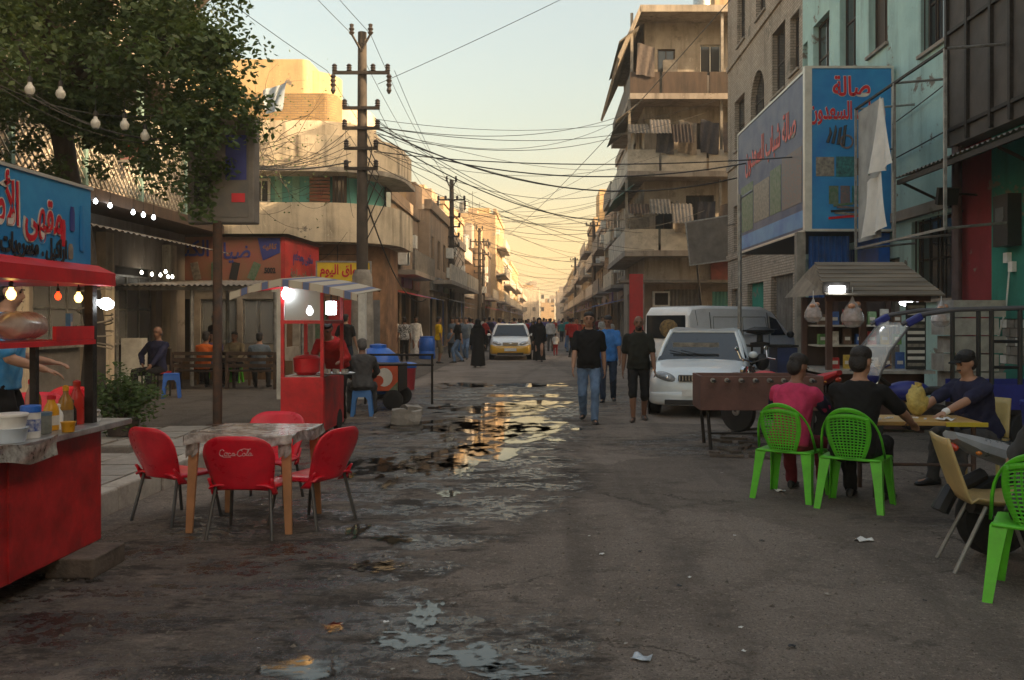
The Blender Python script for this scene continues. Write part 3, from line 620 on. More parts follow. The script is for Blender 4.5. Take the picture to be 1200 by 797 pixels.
# --- empty billboard frame with torn white sheet
r = empty('billboard_frame', (6.1, 15.7, 3.0), label='empty steel billboard frame with torn white sheet before the teal house', cat='billboard')
for y in (-2.0, 0, 1.95): MB().b2((-.022, y - .022, 0), (.022, y + .022, 2.75)).build('post', M_('galv'), r)
for z in (0, 2.75): MB().b2((-.02, -2.03, z - .02), (.02, 1.98, z + .02)).build('rail', M_('iron') if z > 1 else M_('galv'), r)
for y in (-2.0, 0, 1.95):
    for z in (0, 2.75): MB().tube([(0, y, z), (1.22, y + .1, z + .12)], .022, 6).build('wall_stay', M_('galv'), r)
MB().b2((.04, .75, .12), (.055, 1.93, 2.68)).build('backing_sheet', mat('sheet_grey', (.33, .34, .33), .6, .2, 2, dirt=.4), r)
def hang(name, pts0, pts1, n, m, parent, folds=.05, seed=0):
    """cloth hung between an upper and a lower edge"""
    mb = MB(); rows = 14; k = len(pts0); V = []
    for j in range(rows + 1):
        t = j / rows
        for i in range(n + 1):
            s = i / n * (k - 1); a = min(int(s), k - 2); f = s - a
            p = Vector(pts0[a]).lerp(Vector(pts0[a + 1]), f).lerp(Vector(pts1[a]).lerp(Vector(pts1[a + 1]), f), t)
            p += Vector((folds * math.sin(s * 9 + seed + t * 2.2) * (.3 + t), folds * .6 * math.sin(s * 14 + t * 4 + seed), .02 * math.sin(s * 7))); V.append(p)
    mb.add(V, [(j * (n + 1) + i, j * (n + 1) + i + 1, (j + 1) * (n + 1) + i + 1, (j + 1) * (n + 1) + i) for j in range(rows) for i in range(n)])
    return mb.build(name, m, parent, smooth=2)
mat('white_cloth', (.68, .67, .63), .9, .1, 3, bump=.3, bscale=8)
hang('torn_sheet', [(-.06, .55, 2.62), (-.06, .38, 2.6)], [(-.12, .9, 1.25), (-.1, -.25, 1.3)], 16, M_('white_cloth'), r, .06, 1)
hang('torn_sheet', [(-.05, 1.2, 1.2), (-.05, .45, 1.25)], [(-.08, 1.3, .12), (-.08, .2, .25)], 12, M_('white_cloth'), r, .05, 2)
o = MB().box((0, 0, 0), (.34, .1, .28), rx=.3).build('flood_lamp', M_('black')); o.location = P(1110, 230, 15); tag(o, 'small black flood lamp bracketed beside the drain pipe', 'lamp')
MB().tube([(0, .05, 0), (.3, .1, .05), (1.0, .3, .05)], .02, 6).build('arm', M_('iron'), o)

# --- right: corner house with stacked balconies across the side lane
root = empty('balcony_house', (8, 46, 0), label='four storey corner house with deep stacked balconies past the brick house', cat='building')
BX, BY, BH = 4.5, 41.0, 15.2
Ff = Fac((BX, BY, 0), (1, 0, 0), (0, -1, 0)); Fs = Fac((BX, BY, 0), (0, 1, 0), (-1, 0, 0))
fl = [0, 4.7, 8.2, 11.6]
hf = [(1.9, 3.2, 5.5, 7.3), (.5, 1.3, 4.8, 7.0), (4.2, 5.2, 5.6, 7.3), (.6, 1.4, 8.3, 10.5), (2.0, 3.3, 9.0, 10.6), (4.3, 5.2, 9.0, 10.6), (2.55, 3.5, 12.6, 14.2), (.6, 1.4, 11.7, 14.0), (.9, 2.6, .1, 3.0), (3.1, 4.9, .1, 2.9), (3.2, 4.8, 3.4, 4.2)]
hs = [(u, u + 1.1, v + .9, v + 2.4) for v in fl[1:] for u in (1.2, 4.0, 7.2)] + [(1, 3.5, .1, 3), (5, 8.5, .1, 3)]
mb = MB(); Ff.wall(mb, (0, 7.5), (0, BH), hf, .25); Fs.wall(mb, (0, 11), (0, BH), hs, .25)
mb.quad((BX, BY, BH), (BX + 7.5, BY, BH), (BX + 7.5, BY + 11, BH), (BX, BY + 11, BH)); mb.quad((BX + 7.5, BY, 0), (BX + 7.5, BY + 11, 0), (BX + 7.5, BY + 11, BH), (BX + 7.5, BY, BH)); mb.quad((BX, BY + 11, 0), (BX + 7.5, BY + 11, 0), (BX + 7.5, BY + 11, BH), (BX, BY + 11, BH))
WB(mb, 'wall', M_('grimy'), root)
for i, h in enumerate(hf):
    if h[2] > 1: Ff.window(root, h, M_('white_paint') if i == 6 else FR, GL, 2, 1, .18, bars=7 if i in (0, 4) else 0)
    else:
        mb = MB(); corrugated(mb, Ff.p(h[0], h[2], -.15), Ff.u * (h[1] - h[0]), Vector((0, 0, h[3] - h[2])), 10, .04, Ff.n); WB(mb, 'shutter', M_('turquoise') if i == 9 else M_('shutter_grey'), root)
for i, h in enumerate(hs):
    if h[2] > 1: Fs.window(root, h, FR, GL, 2, 1, .18)
    else: mb = MB(); corrugated(mb, Fs.p(h[0], h[2], -.15), Fs.u * (h[1] - h[0]), Vector((0, 0, h[3] - h[2])), 10, .04, Fs.n); WB(mb, 'shutter', M_('shutter_grey'), root)
mb = MB(); mb.b2((BX - .35, BY - 1.5, BH), (BX + 8, BY + 11.2, BH + .3)); WB(mb, 'roof', M_('grimy'), root)
mb = MB(); mb.prism([(BX - .35, BH + .28), (BX - 1.35, BH - 2.0), (BX - 1.25, BH - 2.1), (BX - .3, BH)], BY - 1.5, BY + 11, 'Y'); WB(mb, 'sloping_brow', M_('grimy'), root)
mb = MB(); mb.b2((BX + 3.5, BY + 1.5, BH + .3), (BX + 7.5, BY + 6, BH + 2.8)); WB(mb, 'penthouse', M_('warm_plaster'), root)
mb = MB(); mb.lathe([(.38, 0), (.4, .05), (.4, .75), (.3, .9), (.1, .95)], (BX + 2.6, BY - .2, BH + .35), 14); WB(mb, 'water_tank', M_('steel'), root, smooth=True)
mat('balcony_white', (.50, .45, .37), .85, .2, 2, dirt=.6, bump=.2)
for k, v in enumerate(fl[1:]):
    pj = (1.1, 1.35, 1.5)[k]; lf = (1.0, .9, .8)[k]
    mb = MB(); mb.b2((BX - lf, BY - pj, v - .25), (BX + 6.3, BY - .002, v)); mb.b2((BX - lf, BY - .001, v - .249), (BX - .002, BY + 10, v - .001)); bal = WB(mb, 'balcony', M_('grey_plaster'), root)
    segs = [(-lf, .5), (.62, 2.6), (2.72, 4.6), (4.72, 6.3)]
    for a, b in segs: mb = MB(); mb.b2((BX + a, BY - pj + .02, v + .001), (BX + b, BY - pj + .14, v + .95)); WB(mb, 'parapet_panel', M_('balcony_white') if k < 2 else M_('dark_wood'), bal)
    for j in range(4): mb = MB(); mb.b2((BX - lf + .01, BY - pj + .16 + j * 2.6, v + .001), (BX - lf + .12, BY - pj + 2.66 + j * 2.6, v + .93)); WB(mb, 'parapet_panel', M_('balcony_white') if k < 2 else M_('dark_wood'), bal)
    for x in (BX - lf + .1, BX + 3.3, BX + 6.2): mb = MB(); mb.b2((x - .06, BY - pj + .17, v + .001), (x + .06, BY - pj + .29, v + 3.2 if k < 2 else v + 3.6)); WB(mb, 'post', M_('concrete'), bal)
    for j in range(7):       # washing and blankets hung along the rail
        if k == 2 and j > 1: continue
        x = BX - lf + .3 + j * .98; q = hang('hung_cloth', [(x, BY - pj - .03, v + 1.9 + rng.random() * .4), (x + .8, BY - pj - .03, v + 1.9 + rng.random() * .4)], [(x, BY - pj - .05, v + .8), (x + .75, BY - pj - .05, v + .7)], 8, cloth('wash%d' % (j % 4), [(.12, .10, .09), (.07, .07, .08), (.22, .19, .16), (.05, .05, .06)][j % 4]), None, .04, j + k) if rng.random() < .75 else None
        if q: q.parent = bal; q.location = -wpos(bal)
    q = MB(); corrugated(q, (BX - lf - .5, BY - pj - .3, v + 2.2), (0, 6.5, 0), (.9, 0, .7), 18, .03, (0, 0, 1)); WB(q, 'side_awning', M_('awning_tin') if k else mat('green_tin', (.08, .16, .13), .6, .3, 4), bal)
for u, v in ((.35, 2.2), (5.1, 1.2), (3.4, 5.0), (4.4, 2.1)):
    mb = MB(); Ff.box(mb, u, u + .75, v, v + .7, .05, .4); ac = WB(mb, 'air_conditioner', M_('white_paint'), root); mb = MB(); Ff.box(mb, u + .08, u + .67, v + .08, v + .62, .401, .42); WB(mb, 'grille', M_('iron'), ac)
for k in range(10):      # dishes, boxes and loose boards left on the balconies
    x, v = BX - .6 + rng.random() * 6.4, fl[1 + k % 3]; mb = MB(); h_ = rng.uniform(.5, 1.7); mb.box((x, BY - .55, v + h_ / 2 + .002), (rng.uniform(.3, .9), .4, h_), rz=rng.uniform(-.3, .3)); WB(mb, 'stored_box', rng.choice([M_('awning_tin'), M_('dark_wood'), M_('grey_plaster'), M_('galv')]), root)
for k, v in enumerate(fl[1:3]):
    for j in range(3): x = BX - .9 + j * .95; q = MB(); corrugated(q, (x, BY - 1.55, v + 2.0 + .2 * (j % 2)), (.92, 0, 0), (0, -.55, -.5 - .2 * j), 6, .03, (0, -.5, 1)); WB(q, 'loose_awning', [M_('dark_wood'), M_('awning_tin'), M_('grey_plaster')][(j + k) % 3], root)
mb = MB(); mb.b2((BX - 1.3, BY - 1.6, 3.25), (BX + 6.5, BY - .01, 3.37)); WB(mb, 'shop_canopy', M_('awning_tin'), root)
mb = MB(); mb.b2((BX + 3.0, BY - .2, 3.38), (BX + 5.2, BY - .05, 4.3)); WB(mb, 'shop_fascia', mat('fascia_maroon', (.16, .04, .035), .6, .3, 3), root)
r, L, Hh = board('tilted_board', 'weathered blank brown board hung askew under the balconies', (6.15, 38.2), (8.6, 37.0), 4.1, 5.9, mat('board_brown', (.15, .13, .11), .8, .3, 2, dirt=.5), frame=M_('galv')); r.rotation_euler[1] = R(-6)
MB().tube([(-1.1, .06, .1), (-1.1, .06, -4.1)], .05, 8).build('post', M_('iron'), r); MB().tube([(1.1, .06, .1), (1.1, .06, -4.1)], .05, 8).build('post', M_('iron'), r)
r, L, Hh = board('red_shop_sign', 'tall plain red upright board before the corner house', (3.62, 39.0), (4.2, 38.9), .1, 3.6, mat('plain_red', (.42, .012, .016), .5, .15, 2))
# --- right, nearer than the boarded house: the row goes on
root = empty('corner_shop_house', (RX, 0, 0), label='plain brown house of the same row next to the boarded house', cat='building')
mb = MB(); mb.b2((RX + .05, -22, 0), (RX + 10, 8.95, 12.8)); WB(mb, 'wall', M_('brown_plaster'), root)
for k in range(4): mb = MB(); mb.b2((RX - .02, -18 + k * 6.5, .1), (RX + .048, -14 + k * 6.5, 3.1)); WB(mb, 'shutter', M_('shutter_grey'), root)
for k in range(8): mb = MB(); mb.b2((RX - .01, -20 + k * 3.5, 5.6 + 3.4 * (k % 2)), (RX + .048, -18.8 + k * 3.5, 7.3 + 3.4 * (k % 2))); WB(mb, 'window', GL, root)

# --- left: long house with lattice balcony behind the tree
LX = -10.2
root = empty('lattice_house', (LX, 16, 0), label='old house with white lattice balcony screens behind the big tree', cat='building')
F = Fac((LX, 3, 0), (0, 1, 0), (1, 0, 0))
hl = [(u, u + 2.2, .1, 2.9) for u in (1, 4.5, 8, 11.4, 14.8, 18.2)] + [(u, u + 1.2, v, v + 1.8) for v in (5.2, 8.6) for u in (1.5, 4.4, 7.3, 10.2, 13.1, 16, 18.9)]
mb = MB(); F.wall(mb, (0, 22.3), (0, 11), hl, .25); mb.quad((LX, 3, 11), (LX - 9, 3, 11), (LX - 9, 25.3, 11), (LX, 25.3, 11)); mb.quad((LX, 25.3, 0), (LX - 9, 25.3, 0), (LX - 9, 25.3, 11), (LX, 25.3, 11)); mb.quad((LX, 3, 0), (LX - 9, 3, 0), (LX - 9, 3, 11), (LX, 3, 11)); WB(mb, 'wall', M_('grey_plaster'), root)
for k, h in enumerate(hl):
    if h[2] > 1: F.window(root, h, M_('white_paint'), GL, 2, 1, .15)
    else:
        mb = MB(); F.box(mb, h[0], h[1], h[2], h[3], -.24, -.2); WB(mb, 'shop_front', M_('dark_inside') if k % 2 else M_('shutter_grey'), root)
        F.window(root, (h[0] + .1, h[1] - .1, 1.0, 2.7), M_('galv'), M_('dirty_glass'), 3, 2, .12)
for u in (.3, 3.8, 7.3, 10.7, 14.1, 17.5, 21): mb = MB(); F.box(mb, u - .2, u + .2, 0, 3.6, .001, .22); WB(mb, 'pilaster', M_('cream'), root)
mb = MB(); F.box(mb, -.2, 22.2, 4.0, 4.25, .001, 1.15); bal = WB(mb, 'balcony', M_('dark_wood'), root)
mat('lattice_white', (.46, .43, .36), .8, .25, 4, dirt=.5)
for k in range(9):       # lattice screens: crossing strips in a frame
    u0 = .1 + k * 2.45; u1 = u0 + 2.3; v0, v1 = 4.3, 6.0
    mb = MB(); s = .2; n = int((u1 - u0 + v1 - v0) / s)
    for sg in (1, -1):
        for i in range(1, n):
            c = i * s; a, b = max(0, c - (v1 - v0)), min(u1 - u0, c); p0, p1 = (a, c - a), (b, c - b)
            if sg < 0: p0, p1 = (u1 - u0 - p0[0], p0[1]), (u1 - u0 - p1[0], p1[1])
            mb.tube([F.p(u0 + p0[0], v0 + p0[1], 1.08 + .016 * sg), F.p(u0 + p1[0], v0 + p1[1], 1.08 + .016 * sg)], .02, 4, False)
    o = WB(mb, 'lattice_screen', M_('lattice_white'), bal); o['kind'] = 'stuff'
    mb = MB(); F.box(mb, u1 + .02, u1 + .13, 4.26, 7.0, 1.0, 1.12); WB(mb, 'post', mat('post_teal', (.16, .26, .23), .8, .2, 4), bal)
mb = MB(); F.box(mb, -.2, 22.2, 6.02, 6.14, 1.02, 1.14); WB(mb, 'rail', M_('lattice_white'), bal)
mb = MB(); F.box(mb, -.2, 22.3, 7.0, 7.2, .001, 1.3); WB(mb, 'balcony_roof', M_('dark_wood'), root)
for k in range(8): mb = MB(); corrugated(mb, F.p(.2 + k * 2.7, 3.75, .02), F.u * 2.6, F.n * 1.5 + Vector((0, 0, -.35)), 10, .03, (0, 0, 1)); WB(mb, 'shop_awning', M_('awning_tin'), root)
r, L, Hh = board('pink_projecting_sign', 'small pink and red sign projecting below the tree crown', (-9.05, 19.0), (-8.45, 19.0), 5.0, 5.75, mat('sign_pinkgrey', (.26, .13, .13), .6, .2, 3), frame=M_('galv')); MB().b2((-.22, -.008, .2), (.25, -.001, .33)).build('stripe', M_('sign_red'), r); MB().tube([(-.3, .05, .4), (-.75, .05, .4)], .02, 6).build('arm', M_('iron'), r)

# --- left: the cafe shop whose fascia turns the corner
root = empty('corner_cafe', (-8.9, 27, 0), label='single storey corner cafe with pink fascia lettered ضياء الكناني', cat='building')
F = Fac((-11.3, 25.5, 0), (1, 0, 0), (0, -1, 0)); Fs = Fac((-7.5, 25.5, 0), (0, 1, 0), (1, 0, 0))
mb = MB(); F.wall(mb, (0, 3.8), (0, 2.55), [(.35, 1.25, .05, 2.2), (1.45, 2.5, .9, 2.2), (2.65, 3.6, .9, 2.2)], .2); Fs.wall(mb, (0, 3.6), (0, 2.55), [(.4, 1.7, .8, 2.2), (2.0, 3.3, .05, 2.2)], .2); WB(mb, 'wall', mat('shop_cream', (.34, .30, .25), .8, .25, 2.5, dirt=.5), root)
mb = MB(); mb.b2((-11.28, 26.6, 0), (-8.6, 29.05, 2.5)); WB(mb, 'back_room', M_('dark_wood'), root)
for h in ((1.45, 2.5, .9, 2.2), (2.65, 3.6, .9, 2.2)): F.window(root, h, M_('galv'), M_('clear_glass'), 2, 1, .12)
mb = MB(); mb.b2((-11.4, 25.35, 2.55), (-7.38, 29.2, 2.62)); WB(mb, 'ceiling', M_('awning_tin'), root)
mat('fascia_pink', (.30, .10, .075), .6, .3, 1.3, col2=(.22, .13, .07)); mat('fascia_red', (.42, .03, .03), .5, .25, 2)
mb = MB(); mb.b2((-11.3, 25.32, 2.63), (-7.5, 25.46, 3.95)); fa = WB(mb, 'fascia', M_('fascia_pink'), root)
mb = MB(); mb.b2((-7.498, 25.32, 2.63), (-7.38, 29.1, 3.95)); fb = WB(mb, 'fascia', M_('fascia_red'), root)
mb = MB(); mb.quad((-11.5, 25.15, 3.96), (-7.25, 25.15, 3.96), (-7.25, 29.3, 3.99), (-11.5, 29.3, 3.99)); mb.quad((-11.5, 25.15, 4.02), (-7.25, 25.15, 4.02), (-7.25, 29.3, 4.05), (-11.5, 29.3, 4.05)); WB(mb, 'roof', M_('awning_tin'), root)
def tw(s, root, c, size, m, face, width=None, off=.01, name='lettering', ext=.003):
    o = text_on(s, root, Vector(c) - wpos(root), size, M_(m), face, width=width, offset=off, name=name, ext=ext); return o
tw('ضياء', root, (-8.85, 25.305, 3.5), .62, 'print_blue', '-Y', 1.0); tw('الكناني', root, (-10.2, 25.305, 3.5), .62, 'print_blue', '-Y', 1.35)
mb = MB(); mb.prism([(-8.15, 3.92), (-7.52, 3.92), (-7.52, 3.5), (-8.0, 3.28)], 25.30, 25.317); WB(mb, 'corner_badge', M_('print_blue'), fa)
tw('كافيه', fa, (-7.8, 25.295, 3.66), .2, 'fascia_pink', '-Y', .4); tw('2005', root, (-7.8, 25.305, 3.0), .2, 'print_black', '-Y', .32)
tw('مقهى ومطعم', root, (-7.372, 27.2, 3.42), .42, 'print_blue', '+X', 2.2); tw('مشروبات ساخنة', root, (-7.372, 27.2, 2.92), .34, 'print_tan', '+X', 2.7)
for k in range(4): mb = MB(); mb.box((-9.9 + k * .55, 25.31, 2.98), (.22, .012, .5), ry=.2 * (k - 1)); WB(mb, 'picture', M_(['print_tan', 'print_green', 'print_black', 'print_green'][k]), fa)

# --- left: cream house with rounded corner
root = empty('rounded_house', (-9, 36, 0), label='cream house with rounded corner balconies and sunlit brick top', cat='building')
def outline(xr, yf, rad, xl=-17, yb=35.6, n=10):
    pts = [(xl, yb), (xl, yf), (xr - rad, yf)] + [(xr - rad + rad * math.sin(R(90 * k / n)), yf + rad - rad * math.cos(R(90 * k / n))) for k in range(1, n)] + [(xr, yf + rad), (xr, yb)]
    return pts
def layer(name, m, z0, z1, *o, parent=None, **k):
    mb = MB(); mb.prism(outline(*o, **k), z0, z1, 'Z'); return WB(mb, name, m, parent or root)
layer('ground_floor', mat('gf_orange', (.24, .13, .07), .85, .4, 1.5, dirt=.5), 0, 4.3, -5.9, 31.6, 1.8)
layer('balcony', M_('cream'), 4.28, 5.62, -5.3, 30.6, 2.6)
layer('wall', M_('turquoise'), 5.6, 6.9, -6.2, 31.7, 2.0)
layer('balcony', M_('cream'), 6.85, 7.95, -5.35, 30.7, 2.6); layer('slab_edge', M_('concrete'), 6.68, 6.849, -5.2, 30.55, 2.7)
layer('parapet', M_('cream'), 7.95, 8.6, -6.4, 31.4, 2.0)
layer('brick_parapet', M_('brick_gold'), 8.6, 9.75, -7.6, 32.2, .4); layer('parapet', M_('cream'), 8.6, 9.6, -6.75, 33.2, 1.6, xl=-7.7)
layer('upper_room', M_('ochre'), 9.75, 11.35, -8.9, 33.5, .25); layer('upper_room', M_('ochre'), 9.75, 11.1, -8.1, 34.0, 1.4, xl=-9.1)
F = Fac((0, 31.7, 0), (1, 0, 0), (0, -1, 0))
def fwin(u0, u1, v0, v1, fm, gm, nx=2, d=.0):
    mb = MB(); F.box(mb, u0, u1, v0, v1, .002, .05); f = WB(mb, 'window', fm, root); mb = MB(); F.box(mb, u0 + .09, u1 - .09, v0 + .09, v1 - .09, .051, .06); WB(mb, 'pane', gm, f)
    for i in range(1, nx): u = u0 + (u1 - u0) * i / nx; mb = MB(); F.box(mb, u - .02, u + .02, v0 + .05, v1 - .05, .061, .075); WB(mb, 'bar', fm, f)
fwin(-10.35, -9.75, 5.7, 6.6, M_('white_paint'), GL, 2)
mb = MB()
for k in range(9): mb = MB(); mb.box((-8.0, 31.66, 5.72 + k * .125), (.72, .05, .1), rx=.4); WB(mb, 'louver_slat', M_('fascia_pink'), root)
fwin(-7.55, -7.05, 5.65, 6.78, M_('dark_wood'), GL, 3)
for k in range(6): mb = MB(); F.box(mb, -11.2 + k * .62 - .25, -11.2 + k * .62 + .0, 5.62, 6.84, .002, .03); (WB(mb, 'panel', mat('mint', (.22, .45, .36), .8, .2, 3, dirt=.3), root) if k not in (1, 2) else None)
mb = MB(); mb.b2((-6.1, 34.2, 5.7), (-6.15, 35.2, 6.8)); WB(mb, 'side_window', GL, root)
for k in range(5): mb = MB(); mb.b2((-6.6 - k * .75, 31.52, 2.2), (-6.58 - k * .75, 31.56, 4.2)); WB(mb, 'grille_bar', M_('iron'), root)
for k in range(4): mb = MB(); mb.b2((-9.7, 31.53, 2.4 + k * .5), (-6.5, 31.55, 2.42 + k * .5)); WB(mb, 'grille_bar', M_('iron'), root)
for k, c in enumerate(('print_green', 'fascia_red', 'shutter_grey')): mb = MB(); mb.b2((-8.6 + k * .95, 31.5, .1), (-7.75 + k * .95, 31.56, 2.3)); WB(mb, 'shop_door', M_(c), root)
hang('caught_rag', [(-9.9, 31.3, 9.6), (-9.0, 31.2, 9.9)], [(-9.7, 31.3, 8.8), (-9.3, 31.2, 8.9)], 10, mat('rag_blue', (.30, .36, .42), .9, .2, 4), None, .08, 3)
o = bpy.data.objects['caught_rag']; o.parent = root; o.location = -wpos(root)
r, L, Hh = board('yellow_shop_sign', 'yellow shop sign lettered اسواق اليوم in red', (-7.15, 28.0), (-5.55, 28.2), 2.55, 3.4, mat('sign_yellow', (.68, .50, .02), .45, .15, 2), frame=M_('galv'))
t2('اسواق اليوم', r, 0, .55, .42, 1.45, halo=None); text_on('غذائية  منزلية', r, (0, -.006, .18), .2, M_('print_black'), width=.85); MB().tube([(-.7, .05, 0), (-.7, .05, -2.55)], .03, 6).build('post', M_('galv'), r); MB().tube([(.7, .05, 0), (.7, .05, -2.55)], .03, 6).build('post', M_('galv'), r)

# --- farther houses on both sides
def far_house(label, side, xf, y0, y1, h, wm, floors=3, seed=0, bal=True, sign=None, dep=10):
    rg = random.Random(seed); n = Vector((-side, 0, 0)); root = empty('street_house', (xf + side * 4, (y0 + y1) / 2, 0), label=label, cat='building')
    F = Fac((xf, y0, 0), (0, 1, 0), n); E = Fac((xf, y0, 0), (side, 0, 0), (0, -1, 0)); L = y1 - y0; g = 3.7; fh = (h - g - .4) / max(floors - 1, 1)
    nb = max(2, int(L / 2.6)); holes = []; eh = []
    for f in range(floors - 1):
        for i in range(nb):
            u = (i + .5) * L / nb; w_ = rg.choice((.5, .6, .7)); v = g + f * fh
            if rg.random() < .9: holes.append((u - w_, u + w_, v + .7, v + min(2.3, fh - .4)))
        for i in range(3):
            u = 1.6 + i * 2.8
            if rg.random() < .7: eh.append((u - .5, u + .5, g + f * fh + .8, g + f * fh + min(2.2, fh - .5)))
    doors = [(i * L / nb + .3, (i + 1) * L / nb - .3, .05, 2.8) for i in range(nb)]
    mb = MB(); F.wall(mb, (0, L), (0, h), holes + doors, .25); E.wall(mb, (0, dep), (0, h), eh, .2)
    b0 = E.p(dep, 0); mb.quad(F.p(0, h), F.p(L, h), F.p(L, h, -dep), F.p(0, h, -dep)); mb.quad(F.p(0, 0, -dep), F.p(L, 0, -dep), F.p(L, h, -dep), F.p(0, h, -dep)); mb.quad(F.p(L, 0), F.p(L, 0, -dep), F.p(L, h, -dep), F.p(L, h))
    WB(mb, 'wall', wm, root)
    for q in holes: F.window(root, q, FR, GL, 2, 1, .15)
    for q in eh: E.window(root, q, FR, GL, 2, 1, .15)
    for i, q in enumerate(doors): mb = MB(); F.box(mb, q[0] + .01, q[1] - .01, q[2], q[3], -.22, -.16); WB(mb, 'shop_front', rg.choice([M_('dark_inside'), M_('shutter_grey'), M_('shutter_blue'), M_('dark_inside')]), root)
    mb = MB(); F.box(mb, -.1, L + .1, h, h + .5, -.25, .12); WB(mb, 'parapet', wm, root)
    for i in range(nb):
        if rg.random() < .8: mb = MB(); v = 2.9 + rg.random() * .3; F.box(mb, i * L / nb + .15, (i + 1) * L / nb - .15, v, v + .75, .01, .12); WB(mb, 'shop_sign', mat('shopsign%d' % (seed * 7 + i), (rg.choice([.05, .3, .1]) + rg.random() * .1, .06 + rg.random() * .12, rg.choice([.04, .12, .25])), .5, .4, 3, col2=(.12, .11, .10)), root)
        if rg.random() < .6: mb = MB(); corrugated(mb, F.p(i * L / nb, 2.85, .1), F.u * (L / nb - .1), F.n * 1.3 + Vector((0, 0, -.3)), 8, .03, (0, 0, 1)); WB(mb, 'awning', rg.choice([M_('awning_tin'), M_('awning_tin'), M_('fascia_red'), M_('shutter_blue')]), root)
    if bal:
        for f in range(floors - 1):
            v = g + f * fh; a = rg.random() * L * .2; b = L * (.75 + .25 * rg.random()); mb = MB(); F.box(mb, a, b, v - .2, v, .001, 1.05); q = WB(mb, 'balcony', M_('grey_plaster'), root)
            mb = MB(); F.box(mb, a, b, v + .001, v + .85, .93, 1.03); WB(mb, 'parapet_panel', rg.choice([M_('balcony_white'), M_('awning_tin'), M_('cream')]), q)
    for k in range(3):
        u, v = rg.random() * (L - 1), g + rg.random() * max(h - g - 1.5, .5); mb = MB(); F.box(mb, u, u + .7, v, v + .6, .02, .4); WB(mb, 'air_conditioner', M_('white_paint'), root)
    for k in range(2):
        u, d = rg.random() * L, -1 - rg.random() * 4; p = F.p(u, h + .5, d); mb = MB(); mb.lathe([(.45, -.5), (.5, 0), (.5, .9), (.35, 1.05)], p, 10); WB(mb, 'water_tank', M_('galv'), root, smooth=True)
        mb = MB(); mb.tube([p + Vector((1, 0, -.5)), p + Vector((1, 0, 2.2))], .03, 4); mb.tube([p + Vector((.5, 0, 1.8)), p + Vector((1.5, 0, 2.1))], .02, 4); WB(mb, 'aerial', M_('iron'), root)
    for k in range(rg.choice((2, 3, 4))):      # stair rooms, sheds and half-built walls on the flat roof
        a = rg.random() * (L - 3); w2_, h2 = rg.uniform(1.6, 4.5), rg.uniform(.9, 3.2); mb = MB(); d0 = -rg.uniform(.3, 4); F.box(mb, a, min(a + w2_, L), h + .001, h + h2, d0 - rg.uniform(1.5, 4), d0); WB(mb, 'roof_shed', rg.choice([wm, M_('brown_plaster'), M_('ochre'), M_('brick_gold'), M_('grey_plaster')]), root)
    return root
LW = [('low reddish brown house in the lane behind the rounded house', -6.5, 37.2, 45.6, 6.6, 'brown_plaster', 2), ('low brown house just past the rounded cream house', -6.0, 46, 57, 7.3, 'brown_plaster', 2), ('grey shop house beside the second utility pole', -6.0, 57.2, 66, 6.6, 'grey_plaster', 2), ('sunlit ochre house with crowded roof behind the second pole', -7.6, 66.3, 82, 10.2, 'warm_plaster', 3), ('narrow brown house next to the tall sunlit block', -6.0, 82.3, 97, 8.2, 'brown_plaster', 2),
      ('tall sunlit cream block standing over the far left row', -5.6, 99, 118, 13.4, 'warm_plaster', 4), ('long low cream house beyond the tall block', -5.8, 118.3, 150, 9.5, 'cream', 3), ('faint ochre house near the far end of the left row', -6, 150.5, 190, 11, 'ochre', 3), ('brown house closing the left row', -6.2, 190.5, 240, 10, 'brown_plaster', 3)]
for k, a in enumerate(LW): far_house(a[0], -1, a[1], a[2], a[3], a[4], M_(a[5]), a[6], 20 + k)
RW = [('grey house with balconies just past the corner house', 4.9, 52.4, 62, 12.2, 'grey_plaster', 4), ('dark brown narrow house in the far right row', 4.7, 62.3, 72, 10.4, 'brown_plaster', 3), ('grey low house beside the far right pole', 4.8, 72.3, 86, 9.3, 'grey_plaster', 3), ('house with a sunlit ochre roof block in the right row', 4.7, 86.3, 100, 11.0, 'warm_plaster', 4), ('cream house farther along the right row', 4.8, 100.3, 124, 9.8, 'cream', 3), ('grey house far down the right row', 4.9, 124.4, 160, 9.6, 'grey_plaster', 3), ('ochre house near the end of the right row', 5.0, 160.5, 205, 10.5, 'ochre', 3), ('brown house closing the right row', 5, 205.5, 260, 10.0, 'brown_plaster', 3)]
for k, a in enumerate(RW): far_house(a[0], 1, a[1], a[2], a[3], a[4], M_(a[5]), a[6], 50 + k)
END = [(-34, 262, 12, 15.0, 'grey_plaster', 'broad dim grey building across the end of the street'), (-20, 285, 11, 9.5, 'brown_plaster', 'low brown building across the end beside the grey one'), (-8.4, 300, 6, 12.5, 'cream', 'narrow cream building in the gap at the street end'), (-2.0, 330, 5, 8.0, 'warm_plaster', 'low tan building deep in the gap at the street end'), (3.4, 292, 9, 10.5, 'grey_plaster', 'grey building across the end behind the right row'), (13, 270, 12, 13.0, 'brown_plaster', 'tall brown building across the end on the right')]
for k, (x, y, d_, h, m, lab) in enumerate(END): far_house(lab, 1, x, y, y + 18, h, M_(m), 3, 77 + k, False, dep=d_)
o = MB().box((6.9, 92, 12.9), (3.2, 6, 3.4)).build('roof_room', M_('ochre')); tag(o, 'square sunlit ochre room standing on a flat roof', 'roof room')

mat('pole_brown', (.055, .045, .037), .9, .3, 2.5, bump=.4, bscale=14, dirt=.5)
